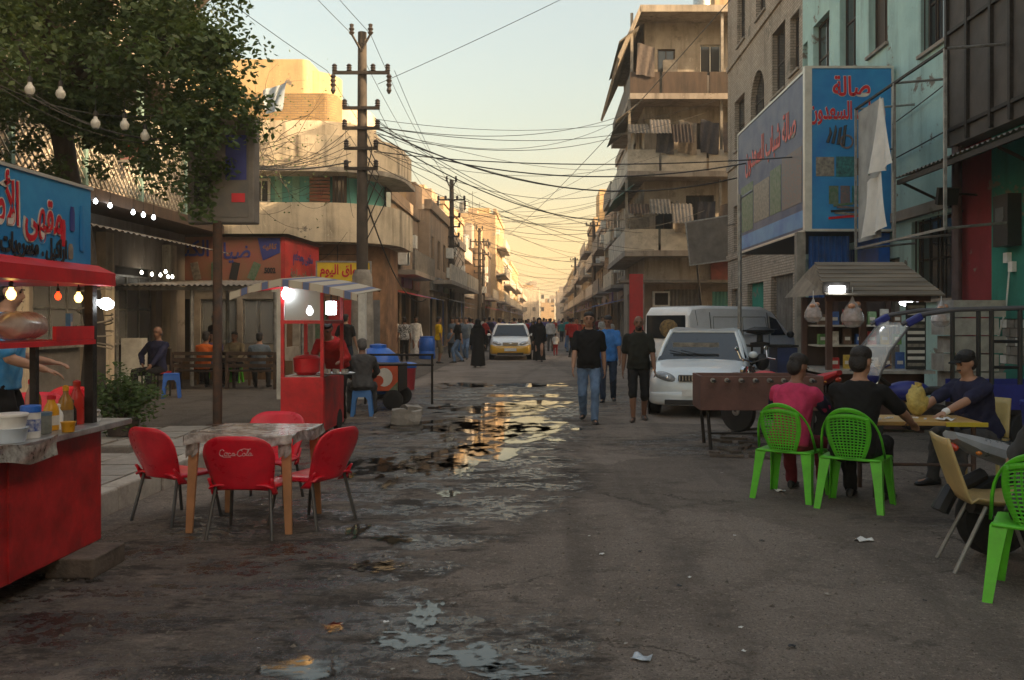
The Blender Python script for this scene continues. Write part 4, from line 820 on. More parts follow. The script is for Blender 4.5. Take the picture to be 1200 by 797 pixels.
# ---------------------------------------------------------------- utility poles
def utility_pole(loc, h, label, arms=True, m='pole_brown'):
    r = empty('utility_pole', loc, 0, label, 'utility pole', 'utility poles along the street')
    MB().lathe([(.19, 0), (.17, h * .4), (.13, h)], (0, 0, 0), 10).build('pole', M_(m), r, smooth=True)
    lv = [(h - 1.25, .85), (h - 2.3, .55), (h - 2.9, .55), (h - 3.5, .5), (h - 4.1, .5)] if arms else [(h - .4, .7), (h - 1.3, .55)]
    for k, (z, w_) in enumerate(lv):
        c = MB().box((0, -.17, z), (w_ * 2, .09, .09)).build('cross_arm', M_('iron'), r)
        for sx_ in (-1, -.45, .45, 1):
            if k and abs(sx_) < .9: continue
            MB().lathe([(.05, 0), (.085, .03), (.06, .07), (.085, .1), (.06, .14), (.085, .17), (.04, .22)], (sx_ * (w_ - .06), -.17, z + .04), 8).build('insulator', mat('insulator', (.03, .024, .022), .35, .2), c, smooth=True)
            if arms and k == 0 and abs(sx_) > .9:
                MB().lathe([(.03, 0), (.09, -.08), (.05, -.14), (.09, -.2), (.05, -.27), (.09, -.33), (.05, -.4), (.08, -.5), (.03, -.6)], (sx_ * (w_ - .02), -.17, z - .03), 8).build('hanging_insulator', M_('insulator'), c, smooth=True)
    if arms:
        for sx_ in (-.28, .28): MB().tube([(0, -.15, h - .6), (sx_, -.17, h - .1)], .035, 6).build('top_arm', M_('iron'), r); MB().lathe([(.05, 0), (.09, .06), (.05, .11), (.09, .17), (.05, .22), (.07, .3), (.02, .33)], (sx_, -.17, h - .12), 8).build('insulator', M_('insulator'), r, smooth=True)
        for k in range(5): MB().tube([(.14, -.1, h - 3 - k * .35), (.35 + .1 * k, -.25, h - 3.5 - k * .4), (.16, -.12, h - 4.2 - k * .5)], .018, 5).build('wire_loop', M_('black'), r)
    return r
pole1 = utility_pole((-5.5, 26.8, 0), 10.2, 'tall concrete utility pole with wide crossarm before the rounded house')
MB().lathe([(.36, 0), (.34, 1.6), (.3, 2.9), (.22, 3.1)], (0, 0, 0), 12).build('concrete_sleeve', M_('concrete'), pole1, smooth=True)
utility_pole((-5.8, 55, 0), 10.2, 'wire-wrapped utility pole next to the grey shop house'); utility_pole((-6.1, 82, 0), 10, 'slim utility pole before the tall sunlit block'); utility_pole((-5.9, 84, 0), 9, 'shorter dark pole close behind a slim one', False, 'iron'); utility_pole((-6.0, 120, 0), 10, 'small distant pole beyond the tall sunlit block')
utility_pole((4.05, 76, 0), 10, 'utility pole on the right before the far grey houses', False, 'dark_wood'); utility_pole((3.9, 120, 0), 10, 'distant pole along the far right row', False)
r = empty('lamp_post', P(867, 440, 20) * Vector((1, 1, 0)) if False else (4.32, 20, 0), 0, 'thin bare steel post behind the white hatchback', 'post'); MB().tube([(0, 0, 0), (0, 0, 4.4)], .045, 8).build('pole', M_('galv'), r); MB().box((0, 0, 1.25), (.16, .1, .2)).build('switch_box', M_('galv'), r); MB().tube([(0, 0, 4.3), (.3, .1, 4.5)], .03, 6).build('arm', M_('galv'), r)
# ---------------------------------------------------------------- overhead cables
CG = 'overhead cables strung across the street'
def cable(a, b, sag, r=.014, label='thin black overhead cable sagging across the street', group=CG, name='cable', n=18):
    a, b = Vector(a), Vector(b); pts = [a.lerp(b, k / n) - Vector((0, 0, sag * 4 * (k / n) * (1 - k / n))) for k in range(n + 1)]
    mid = a.copy(); o = MB().tube([p - mid for p in pts], r * .72, 5).build(name, M_('black'), None, mid); return tag(o, label, 'cable', group)
PT = lambda z, dx=0, Y=26.6: Vector((-5.5 + dx, Y, z))
cg = random.Random(3)
cable(PT(7.3, .5), (7.2, 27, 6.3), 1.3, .03, 'thick black cable from the tall pole to the brick house', 'thick cables from the tall pole'); cable(PT(6.9, .4), (7.2, 24, 6.2), .9, .026, 'thick black cable from the tall pole to the brick house', 'thick cables from the tall pole'); cable(PT(7.1, .5), (5.0, 40, 6.3), 1.1, .026, 'thick black cable from the tall pole to the balcony house', 'thick cables to the balcony house'); cable(PT(6.6, .4), (7.2, 18.6, 5.15), .35, .02, 'straight taut cable running to the bright blue sign', None)
for k in range(14): cable(PT(6.2 + cg.random() * 1.6, .4), (4.4 + cg.random() * 3, 37 + cg.random() * 8, 4.5 + cg.random() * 8), .3 + cg.random() * 1.1, .011 + .005 * cg.random())
for k in range(14): cable((-5.8, 55, 7 + cg.random() * 2.5), (4.3, 40 + cg.random() * 30, 5 + cg.random() * 6), .3 + cg.random() * .9, .014)
for k in range(16): y = 60 + cg.random() * 90; cable((-6, y, 6.5 + cg.random() * 3), (4.7, y + cg.uniform(-25, 25), 5 + cg.random() * 4.5), .2 + cg.random(), .02)
for z, dx in ((9.0, -1), (9.0, 1), (10.1, -.28), (10.1, .28), (7.9, .5), (7.3, -.5)):
    cable(PT(z, dx), Vector((-5.8 + dx, 54.8, z - .05)), .8, .012, 'thin cable running along the street from pole to pole', 'cables along the street'); cable(Vector((-5.8 + dx, 54.8, z)), (-6.1 + dx, 81.8, z - .2), .8, .015, 'thin cable running along the street from pole to pole', 'cables along the street')
for z, dx, e in ((9.0, -1, (-9, -6, 9.2)), (10.1, -.28, (-7.2, -6, 10.4)), (10.1, .28, (-6.6, -6, 10.4))): cable(PT(z, dx), e, .6, .012, 'thin cable running from the tall pole over the tree', 'cables over the tree')
for k in range(5): cable(PT(6.3 + .25 * k, -.3), (-9.9, 20 + k, 5.8 + .25 * k), .5 + .15 * k, .014 if k else .03, 'loose cable from the tall pole to the lattice house', 'cables to the lattice house')
cable((-3.2, 76, 8.8), (7.3, 12.0, 11.5), .6, .02, 'long thin cable slanting high over the whole street', None); cable(PT(8.6, .5), (7.3, 20.5, 12.6), .2, .012, 'thin taut cable rising from the tall pole to the teal roof', None)
cable(PT(5.0, .2), (-6.2, 47, 2.8), 1.2, .035, 'thick slack cable dropping from the tall pole to the low house', None)
cable((7.2, 12, 5.2), (7.25, 36, 5.4), .4, .02, 'black cable drooping along the teal and brick fronts', 'cables along the right fronts'); cable((7.2, 10, 6.6), (7.25, 30, 5.6), .5, .016, 'black cable drooping along the teal and brick fronts', 'cables along the right fronts')
for k in range(14):      # creeper-thin house wires on the rounded house
    a = P(240 + cg.random() * 190, 150 + cg.random() * 130, 30.3); b = P(240 + cg.random() * 200, 150 + cg.random() * 150, 30.2); cable(a, b, .3 + cg.random() * .8, .009, 'stray thin house wire looping before the rounded house', 'stray wires before the rounded house', n=10)

# ---------------------------------------------------------------- the big tree
def leaf_mesh(pts, sizes, seed, flat=.5):
    r = np.random.default_rng(seed); n = len(pts); d = r.normal(size=(n, 3)); d[:, 2] *= flat; d[:, 2] -= .25; d /= np.linalg.norm(d, axis=1)[:, None]
    q = r.normal(size=(n, 3)); s = np.cross(d, q); s /= np.linalg.norm(s, axis=1)[:, None]; L = sizes[:, None]; nn = np.cross(d, s)
    V = np.empty((n, 4, 3)); V[:, 0] = pts; V[:, 1] = pts + d * L * .5 + s * L * .27 + nn * L * .07; V[:, 2] = pts + d * L; V[:, 3] = pts + d * L * .5 - s * L * .27 + nn * L * .07
    me = bpy.data.meshes.new('leaves'); me.vertices.add(n * 4); me.vertices.foreach_set('co', V.ravel()); me.loops.add(n * 4); me.polygons.add(n)
    me.loops.foreach_set('vertex_index', np.arange(n * 4)); me.polygons.foreach_set('loop_start', np.arange(0, n * 4, 4)); me.update(calc_edges=True); me.validate(); return me
def leaf_mat(name, col, col2):
    m = mat(name, col, .55, .3, 1.4, col2=col2, spec=.35, lo=.3, hi=.7); b = m.node_tree.nodes['Principled BSDF']; t = m.node_tree
    tr = t.nodes.new('ShaderNodeBsdfTranslucent'); tr.inputs[0].default_value = c4((.16, .22, .04)); mx = t.nodes.new('ShaderNodeMixShader'); mx.inputs[0].default_value = .25; o = t.nodes['Material Output']
    t.links.new(b.outputs[0], mx.inputs[1]); t.links.new(tr.outputs[0], mx.inputs[2]); t.links.new(mx.outputs[0], o.inputs[0]); return m
leaf_mat('leaf_dark', (.085, .135, .055), (.03, .055, .023))
TB = Vector((-7.0, 13.8, .15))
tree = empty('ficus_tree', TB, label='big dark leafy tree spreading over the cafe sign and billboard', cat='tree')
mat('bark', (.075, .062, .05), .95, .4, 4, bump=.8, bscale=20, stretch=(1, 1, .25))
trunk_pts = [(0, 0, 0), (.05, .02, 1.2), (-.1, 0, 2.6), (-.35, -.05, 3.8), (-.45, -.1, 4.6)]
MB().tube(trunk_pts, [.2, .15, .14, .15, .17], 12).build('trunk', M_('bark'), tree, smooth=True)
tr = random.Random(5); clumps = []
limbs = [((-.45, -.1, 4.4), (-2.6, -1.2, 6.3), (-4.2, -2.2, 7.2)), ((-.45, -.1, 4.5), (.6, -.9, 5.6), (2.4, -2.0, 5.2)), ((-.45, -.1, 4.5), (-.3, .6, 6.8), (.1, .9, 8.6)), ((-.45, -.1, 4.3), (1.2, .4, 6.2), (2.6, .6, 7.6)), ((-.45, -.1, 4.5), (-2.0, 1.2, 6.4), (-3.2, 2.0, 7.8)), ((-.45, -.1, 4.4), (-1.2, -2.0, 5.9), (-1.8, -3.6, 6.8)), ((-.45, -.1, 4.5), (.4, -2.4, 6.6), (1.2, -3.8, 7.6)), ((-.45, -.1, 4.5), (1.0, -1.0, 7.0), (2.4, -1.8, 8.8))]
for a, b, c in limbs:
    a, b, c = Vector(a), Vector(b), Vector(c); pts = [a.lerp(b, t) * (1 - t) + b.lerp(c, t) * t for t in [k / 8 for k in range(9)]]
    MB().tube(pts, [.13 - .012 * k for k in range(9)], 7).build('limb', M_('bark'), tree, smooth=True)
    for k in range(10):
        t = tr.uniform(.35, 1); p = a.lerp(b, t) * (1 - t) + b.lerp(c, t) * t; q = p + Vector((tr.gauss(0, .75), tr.gauss(0, .75), tr.gauss(.1, .5)))
        MB().tube([p, (p + q) / 2 + Vector((0, 0, .1)), q], [.03, .02, .008], 5).build('branch', M_('bark'), tree); clumps.append((q, tr.uniform(.35, .6))); clumps.append((p.lerp(q, .6), tr.uniform(.3, .5)))
for k in range(46):      # drooping spray over the billboard
    p = Vector((2.45, -2.1, 4.15)) + Vector((tr.gauss(0, .42), tr.gauss(0, .3), tr.gauss(0, .62))); clumps.append((p, tr.uniform(.18, .32)))
for k in range(60): clumps.append((Vector((tr.uniform(-3.8, 2.3), tr.uniform(-3.4, 1.5), tr.uniform(5.3, 8.8))), tr.uniform(.35, .6)))
for k in range(70): clumps.append((Vector((tr.uniform(-3.0, .8), tr.uniform(-3.4, -.4), tr.uniform(4.3, 6.4))), tr.uniform(.25, .45)))
for k in range(30): clumps.append((Vector((tr.uniform(-1.4, 1.2), tr.uniform(-1.6, -.3), tr.uniform(3.5, 4.8))), tr.uniform(.2, .36)))
for k in range(26): clumps.append((Vector((tr.uniform(1.6, 3.0), tr.uniform(-2.4, -.5), tr.uniform(5.0, 7.6))), tr.uniform(.25, .42)))
for k in range(30): clumps.append((Vector((tr.uniform(.3, 1.9), tr.uniform(-1.5, .3), tr.uniform(3.9, 6.0))), tr.uniform(.2, .38)))
nr = np.random.default_rng(2); P_ = []
for c, rad in clumps:
    n = int(620 * rad ** 1.6 + 40); d = nr.normal(size=(n, 3)); d /= np.linalg.norm(d, axis=1)[:, None]; P_.append(np.array(c) + d * (rad * nr.random((n, 1)) ** .45) * np.array([1.15, 1.15, .8]))
P_ = np.concatenate(P_); me = leaf_mesh(P_, nr.uniform(.07, .125, len(P_)), 3); me.materials.append(M_('leaf_dark')); crown = link('crown', me, tree); crown['kind'] = 'stuff'
for k in range(7):
    pts = [Vector((.26 + .02 * math.sin(j), .0, 0)) for j in range(2)]
    z = 1.0 + k * .16; MB().tube([(.05 + .245 * math.cos(a), .02 + .245 * math.sin(a), z + .12 * math.sin(a * .5 + k)) for a in [j * math.pi / 6 for j in range(13)]], .012, 5).build('rope_turn', mat('rope', (.32, .27, .2), .9, .2), tree)
# bare creeper twigs before the rounded house
def twigs(base, n, label, spread, seed):
    r = empty('bare_creeper', base, label=label, cat='plant'); q = random.Random(seed)
    for k in range(n):
        p = Vector((0, 0, 0)) + Vector((q.uniform(-.4, .4), 0, q.uniform(-1, 1))); d = Vector((q.gauss(.4, .6), q.gauss(0, .2), q.gauss(.3, .6))); pts = [p]
        for j in range(6): d += Vector((q.gauss(0, .3), q.gauss(0, .1), q.gauss(0, .3))); d.normalize(); pts.append(pts[-1] + d * spread / 6)
        MB().tube(pts, [.014 - .0018 * j for j in range(7)], 4).build('twig', M_('bark'), r)
    return r
c1 = twigs((-9.4, 30.2, 7.4), 26, 'bare twiggy creeper climbing the rounded cream house', 2.6, 1)
lp = np.random.default_rng(9); pts = np.array([0.2, -.1, 0]) + lp.normal(size=(420, 3)) * np.array([.9, .15, 1.2]); me = leaf_mesh(pts, lp.uniform(.07, .13, 420), 8); me.materials.append(M_('leaf_dark')); o = link('leaves', me, c1); o['kind'] = 'stuff'
# ---------------------------------------------------------------- furniture builders
def sheet(name, fn, nu, nv, th, m, parent, sub=0, loc=None, wire=0):
    V = [fn(i / nu, j / nv) for j in range(nv + 1) for i in range(nu + 1)]
    mb = MB(); mb.add(V, [(j * (nu + 1) + i, j * (nu + 1) + i + 1, (j + 1) * (nu + 1) + i + 1, (j + 1) * (nu + 1) + i) for j in range(nv) for i in range(nu)])
    o = mb.build(name, m, parent, loc, smooth=2)
    if wire: w_ = o.modifiers.new('w', 'WIREFRAME'); w_.thickness = wire; w_.use_even_offset = False
    else: s = o.modifiers.new('s', 'SOLIDIFY'); s.thickness = th; s.offset = 0
    bake(o); o.data.polygons.foreach_set('use_smooth', [not wire] * len(o.data.polygons)); return o
def sgn(x): return 1 if x >= 0 else -1
def red_chair():
    """moulded shell on four steel legs; sits facing +y"""
    r = empty('red_chair', (0, 0, 0)); m = M_('chair_red')
    def seat(u, v):
        x = (u * 2 - 1); y = v; w_ = .215 + .02 * math.sin(v * 3.1)
        return Vector((x * w_, -.20 + y * .43, .445 - .02 * (1 - x * x) * math.sin(v * 3.1) - (.035 * max(0, v - .85) / .15 if v > .85 else 0) - .03 * max(0, abs(x) - .8) / .2))
    sheet('seat', seat, 12, 10, .016, m, r)
    def back(u, v):
        x = u * 2 - 1; h = .385 + v * (.475 - .07 * abs(x) ** 4); w_ = .185 + .06 * math.sin(v * 1.75) - .03 * max(0, v - .8) * 4 * (1 if abs(x) > .7 else .6)
        return Vector((x * w_, -.205 - .10 * v + .095 * x * x * (1 - .45 * v), h + (.03 * (1 - x * x) if v < .02 else 0)))
    b = sheet('backrest', back, 14, 12, .016, m, r)
    for s in (-1, 1):
        sheet('side_wing', lambda u, v, s=s: Vector((s * (.205 + .012 * math.sin(u * 3)), -.15 - .05 * v + (.09 * (1 - v)) * u, .36 + .14 * v - .01 * u * (1 - v))), 5, 5, .018, m, r)
        for y, dy in ((.17, .07), (-.14, -.09)): MB().tube([(s * .185, y, .44), (s * .225, y + dy, 0)], .0125, 8).build('leg', mat('leg_grey', (.10, .10, .10), .45, .2, 8, metal=.6), r, smooth=True)
    for c_ in r.children: c_.scale = (1.08, 1.0, .89)
    return r
chair0 = red_chair()
LOGO = [[(.155, .62), (.13, .72), (.08, .76), (.03, .68), (0, .45), (.01, .22), (.06, .12), (.13, .2)], [(.21, .45), (.17, .38), (.18, .2), (.23, .14), (.27, .24), (.26, .4), (.21, .45), (.3, .42)], [(.38, .38), (.35, .45), (.31, .36), (.31, .2), (.36, .14), (.41, .2)], [(.5, .42), (.46, .44), (.43, .32), (.44, .17), (.48, .16), (.51, .4), (.5, .2), (.54, .16)], [(.54, .28), (.6, .3)],
        [(.75, .62), (.72, .72), (.67, .74), (.62, .6), (.60, .4), (.62, .2), (.67, .12), (.74, .2)], [(.8, .44), (.76, .36), (.77, .2), (.81, .14), (.85, .24), (.84, .4), (.8, .44)], [(.87, .2), (.93, .6), (.95, .78), (.92, .74), (.89, .4), (.9, .18), (.94, .18)], [(1.02, .42), (.98, .44), (.95, .32), (.96, .17), (1.0, .16), (1.03, .4), (1.02, .2), (1.08, .2)], [(.06, .12), (.16, .02), (.3, .05), (.4, .02)], [(.67, .74), (.8, .86), (.9, .8), (1.0, .84)]]
def logo(parent):
    mb = MB()
    for st in LOGO:
        pts = []
        for x, z in st:
            x = (x - .54) * .21 + (z - .4) * .012; z = .72 + (z - .4) * .085; xx = x / .22; v = (z - .385) / .45; pts.append((x, -.205 - .10 * v + .095 * xx * xx * (1 - .45 * v) - .0095, z))
        mb.tube(pts, .0032, 4)
    mb.build('logo_lettering', mat('logo_pale', (.70, .42, .42), .5, .1), parent).scale = (1.08, 1, .89)
RG = 'red cafe chairs round the marbled table'
def put(o, x, y, rz, label, group=None, cat=None, z=0):
    o.location = (x, y, z); o.rotation_euler = (0, 0, R(rz)); tag(o, label, cat, group); return o
chB = copy_tree(chair0); chC = copy_tree(chair0); chD = copy_tree(chair0); chE = copy_tree(chair0); chF = copy_tree(chair0)
put(chair0, -2.98, 7.22, -30, 'red plastic chair between the kerb and the marbled table', RG, 'chair'); put(chB, -2.22, 6.72, -2, 'red plastic chair with pale script lettering on its back', RG, 'chair'); logo(chB)
put(chC, -2.46, 7.9, 176, 'red plastic chair across the marbled table from the lettered chair', RG, 'chair'); put(chD, -1.84, 7.08, 66, 'red plastic chair seen edge-on beside the puddles', RG, 'chair')
put(chE, -4.4, 7.6, 200, 'red plastic chair on the pavement behind the sauce bottles', None, 'chair', .2); put(chF, -4.6, 8.3, 165, 'second red chair on the pavement beside the tree trunk', None, 'chair', .2)
# table
tb = empty('cafe_table', (-2.28, 7.08, 0), R(-3), 'square table with marbled plastic cover and tan legs', 'table')
mat('marble_film', (.50, .47, .44), .22, .3, 9, col2=(.20, .17, .15), coat=.4, lo=.42, hi=.58)
MB().box((0, 0, .725), (.82, .78, .03)).build('tabletop', M_('marble_film'), tb, bevel=.012)
hang('cover_skirt', [(-.415, -.395, .735), (.415, -.395, .735)], [(-.418, -.40, .66), (.418, -.40, .67)], 24, M_('marble_film'), tb, .006, 1)
hang('cover_skirt', [(.415, -.39, .735), (.415, .39, .735)], [(.42, -.39, .66), (.42, .39, .66)], 20, M_('marble_film'), tb, .006, 2)
hang('cover_skirt', [(-.415, -.39, .735), (-.415, .39, .735)], [(-.42, -.39, .66), (-.42, .39, .66)], 20, M_('marble_film'), tb, .006, 4)
for sx_ in (-1, 1):
    for sy_ in (-1, 1):
        mb = MB(); pts = []
        for z, e, k in ((.71, .35, .038), (0, .38, .026)): pts.append([(sx_ * e + a * k, sy_ * (e - .02) + b * k, z) for a, b in ((-1, -1), (1, -1), (1, -.2), (.3, .3), (-.2, 1), (-1, 1))])
        mb.loft(pts[::-1]); mb.build('leg', M_('tan'), tb, bevel=.004)
        hang('film_wrap', [(sx_ * .35 - .05, sy_ * .33 - .052, .70), (sx_ * .35 + .05, sy_ * .33 - .052, .70)], [(sx_ * .355 - .04, sy_ * .335 - .05, .56), (sx_ * .355 + .035, sy_ * .335 - .05, .60)], 8, M_('marble_film'), tb, .008, 3) if sy_ < 0 else None
# green chairs
def green_chair():
    r = empty('green_chair', (0, 0, 0)); m = M_('chair_green')
    sheet('seat', lambda u, v: Vector(((u * 2 - 1) * (.215 + .02 * v), -.2 + .42 * v, .43 - .018 * math.sin(v * 3.1) * (1 - (u * 2 - 1) ** 2) - .03 * max(0, v - .88) / .12)), 10, 10, .02, m, r)
    hoop = []
    for k in range(21):
        a = math.pi * k / 20; x = -math.cos(a); z = .44 + .43 * math.sin(a) ** .55; t = (z - .44) / .43; hoop.append((x * (.235 - .03 * t), -.20 - .10 * t + .10 * (abs(x) ** 2) * (1 - .35 * t), z))
    sheet('back_hoop', lambda u, v: Vector(hoop[round(u * 20)]) + Vector((0, (v - .5) * .012, 0)) + (Vector((0, 0, .645)) - Vector((hoop[round(u * 20)][0] * .1, 0, hoop[round(u * 20)][2]))) * (.0 + .16 * v), 20, 3, .016, m, r)
    def panel(u, v):
        x = (u * 2 - 1); t = v; z = .445 + .375 * v - .035 * x * x * v; return Vector((x * (.105 + .06 * math.sin(min(v, 1) * 2.2)), -.205 - .095 * t + .09 * (x * .55) ** 2, z))
    sheet('back_panel', panel, 11, 15, .01, m, r, wire=.016)
    sheet('panel_rim', lambda u, v: panel(u, .9 + .1 * v), 10, 2, .013, m, r)
    for s in (-1, 1): sheet('panel_rim', lambda u, v, s=s: panel(.5 + s * (.5 - .09 * u), v), 1, 10, .013, m, r)
    for s in (-1, 1):
        for y, dy in ((.17, .055), (-.15, -.085)):
            mb = MB(); R_ = []
            for z, e, k in ((0, 1, .024), (.22, .5, .03), (.43, 0, .042)): c = Vector((s * (.185 + .045 * e), y + dy * e, z)); R_.append([c + Vector((s * a * k, (1 if y > 0 else -1) * b * k, 0)) for a, b in ((-1, 1), (1, 1), (1, -1), (.72, -1), (.72, .72), (-1, .72))])
            mb.loft(R_); mb.build('leg', m, r)
    return r
g0 = green_chair(); g1 = copy_tree(g0); g2 = copy_tree(g0); GG = 'green plastic chairs at the games table'
put(g0, 2.03, 8.1, -26, 'green plastic chair under the man in the pink shirt', GG, 'chair'); put(g1, 2.48, 7.75, -22, 'green plastic chair under the man in the plain black shirt', GG, 'chair'); put(g2, 2.78, 5.35, 4, 'green plastic chair under the man in the grey shirt', GG, 'chair')
# beige chair
bc = empty('beige_chair', (2.9, 5.8, 0), R(-98), 'beige plastic shell chair on slanting steel legs beside the motorcycle', 'chair'); mat('beige', (.46, .34, .15), .5, .15, 4, dirt=.3)
sheet('shell', lambda u, v: Vector(((u * 2 - 1) * (.20 + .01 * math.sin(v * 3)), (.20 - .42 * min(v, .5) * 2 * .95) if v < .5 else (-.2 - .14 * (v - .5) * 2), (.44 - .03 * math.sin(v * 6.2) if v < .5 else .44 + .40 * ((v - .5) * 2) ** 1.1) + .05 * (u * 2 - 1) ** 2 * (1 if v < .5 else .2))), 8, 20, .016, M_('beige'), bc)
for s in (-1, 1):
    for y, dy in ((.12, .16), (-.10, -.2)): MB().tube([(s * .16, y, .42), (s * .19, y + dy, 0)], .014, 8).build('leg', M_('galv'), bc)

# ---------------------------------------------------------------- the near food cart
CX = -3.0
cart = empty('food_cart', (-3.3, 4.9, 0), label='dark red metal food cart topped by a blue cafe sign', cat='food cart')
mb = MB(); mb.b2((CX - .58, 2.9, .12), (CX, 6.05, .87)); WB(mb, 'body', M_('red_paint'), cart, bevel=.012)
for y in (3.9, 5.0): mb = MB(); mb.b2((CX + .001, y - .015, .13), (CX + .012, y + .015, .82)); WB(mb, 'seam', M_('red_paint'), cart)
mb = MB(); mb.b2((CX - .8, 2.85, .872), (CX + .09, 6.3, .912)); ct = WB(mb, 'counter', mat('zinc', (.46, .47, .47), .36, .3, 7, metal=.75, dirt=.4, bump=.2, bscale=9), cart, bevel=.006)
hang('torn_film', [(CX + .095, 4.6, .91), (CX + .095, 5.35, .91)], [(CX + .10, 4.6, .83), (CX + .10, 5.3, .79)], 16, mat('foil', (.5, .48, .44), .3, .5, 22, col2=(.16, .14, .12), metal=.3), None, .012, 2); o = bpy.data.objects['torn_film']; o.parent = cart; o.location = -wpos(cart)
for x, y in ((CX - .05, 6.0), (CX - .72, 6.0), (CX - .05, 3.0), (CX - .72, 3.0)): mb = MB(); mb.b2((x - .028, y - .028, .913), (x + .028, y + .028, 1.9)); WB(mb, 'post', M_('iron'), cart)
mb = MB(); mb.b2((CX - .045, 5.28, .913), (CX - .01, 5.32, 1.44)); WB(mb, 'post', M_('iron'), cart)
mb = MB(); mb.b2((CX - .40, 2.95, 1.44), (CX - .005, 5.98, 1.47)); WB(mb, 'shelf', M_('cart_red'), cart)
mb = MB(); mb.b2((CX - .03, 5.5, 1.472), (CX - .006, 5.96, 1.56)); WB(mb, 'shelf_board', M_('cart_red'), cart)
mb = MB(); mb.prism([(CX + .06, 1.83), (CX - .85, 1.83), (CX - .85, 1.9), (CX - .06, 1.97), (CX + .06, 1.915)], 2.8, 6.12, 'Y'); WB(mb, 'awning', M_('cart_red'), cart)
mb = MB(); mb.b2((CX - .09, 2.9, 1.96), (CX - .06, 6.02, 2.47)); sg = WB(mb, 'sign_board', mat('sign_sky', (.02, .20, .50), .4, .3, 2.2, col2=(.05, .31, .60)), cart)
mb = MB(); mb.b2((CX - .1, 2.9, 2.47), (CX - .05, 6.04, 2.49)); WB(mb, 'sign_edge', M_('alu'), cart)
def sx2(s, y, z, size, width, m, halo=None, off=.006):
    if halo: text_on(s, sg, Vector((CX - .0575, y, z)) - wpos(sg), size, M_(halo), '+X', width=width + .03, offset=off + .008, ext=.0015, name='lettering_outline')
    text_on(s, sg, Vector((CX - .0545, y, z)) - wpos(sg), size, M_(m), '+X', width=width, offset=off, ext=.0015)
sx2('مقهى', 5.45, 2.2, .30, .40, 'sign_red', 'print_white'); sx2('الأصيل', 4.96, 2.26, .34, .46, 'sign_red', 'print_white'); sx2('اراكيل . مشروبات ساخنة', 5.22, 2.03, .15, .98, 'print_black')
for y, z, h_, m in ((5.78, 2.25, .16, 'print_blue'), (5.67, 2.15, .17, 'sign_red'), (5.76, 2.04, .10, 'print_tan'), (5.9, 2.2, .3, 'sign_blue')):
    mb = MB(); mb.lathe([(.02, -h_ / 2), (.03, -h_ / 2 + .01), (.03, h_ / 4), (.022, h_ / 2 - .01), (.02, h_ / 2)], (CX - .056, y, z), 10, sx=.1); WB(mb, 'printed_cup', M_(m), sg)
def bulb(p, m, label, r=.03, wire=.12, group=None, cap='black'):
    o = empty('light_bulb', p, 0, label, 'light bulb', group)
    MB().lathe([(.004, -r * 2.1), (r * .6, -r * 1.9), (r, -r * 1.1), (r * .9, -r * .4), (r * .45, .2 * r), (r * .4, .7 * r)], (0, 0, 0), 12).build('glass', M_(m), o, smooth=True); MB().lathe([(r * .45, .6 * r), (r * .5, 1.6 * r), (r * .2, 1.9 * r)], (0, 0, 0), 8).build('socket', M_(cap), o)
    if wire: MB().tube([(0, 0, r * 1.5), (0, 0, r * 1.5 + wire)], .004, 4).build('flex', M_('black'), o)
    return o
bulb(P(13, 340, 5.3), 'bulb_warm', 'glowing yellow bulb under the cart awning near the vendor', .028, .1); bulb(P(92, 345, 5.85), 'bulb_warm', 'glowing yellow bulb under the cart awning near the black post', .026, .1); bulb(P(68, 344, 5.7), 'bulb_red', 'small red bulb under the cart awning', .02, .1)
b_ = bulb((0, 0, 0), 'led_white', 'round white lamp clipped to the black post of the dark red cart', .042, 0, None, 'black'); b_.location = P(118, 355, 6.1); b_.rotation_euler = (0, R(-80), 0)
# things on the counter
def lathe_thing(name, label, cat, p, parts, group=None, n=14):
    o = empty(name, p, rng.random() * 6, label, cat, group)
    for nm, prof, m in parts: MB().lathe(prof, (0, 0, 0), n).build(nm, m, o, smooth=True)
    return o
CT = .914
ket = mat('ketchup', (.42, .02, .012), .3, .15, 6); mus = mat('mustard', (.62, .30, .015), .3, .15, 6); oil = mat('sauce_gold', (.40, .22, .03), .25, .3, 6, col2=(.2, .09, .02)); dk = mat('soy', (.02, .012, .01), .15, .1); wp = M_('white_plastic')
def bottle(label, px, py, h, r, m, capm, neck=.4, band=None, group=None):
    p = G(px, py, CT); parts = [('bottle', [(r * .95, 0), (r, .01), (r, h * .55), (r * .85, h * .66), (r * neck, h * .8), (r * neck, h * .88)], m), ('cap', [(r * neck * 1.15, h * .87), (r * neck * 1.2, h * .97), (r * neck * .5, h)], capm)]
    if band: parts.append(('paper_label', [(r * 1.012, h * .15), (r * 1.012, h * .42)], band))
    return lathe_thing('sauce_bottle', label, 'bottle', p, parts, group)
cl_ = mat('bottle_clear', (.45, .36, .30), .1, .2, 5, alpha=.55)
bottle('clear sauce bottle with a red cap behind the blue-lidded jar', 36, 494, .29, .035, cl_, M_('sign_red')); bottle('second red-capped clear bottle standing beside the first', 42, 496, .27, .034, oil, M_('sign_red')); bottle('squat yellow mustard bottle with a red cap', 60, 504, .22, .045, mus, M_('sign_red'), .5, M_('print_white')); bottle('tall white bottle between the yellow sauce bottles', 68, 503, .16, .03, wp, wp); bottle('golden sauce bottle with yellow nozzle cap and paper label', 77, 501, .27, .045, oil, mus, .35, M_('print_tan')); bottle('bright red ketchup bottle with a red cap', 90, 497, .29, .045, ket, ket, .45); bottle('thin dark sauce bottle next to the ketchup bottle', 103, 494, .2, .03, dk, M_('sign_red'), .35); bottle('slim pale bottle at the end of the cart counter', 107, 492, .24, .025, cl_, wp); bottle('dark short bottle behind the golden sauce', 84, 499, .17, .03, dk, M_('print_black'))
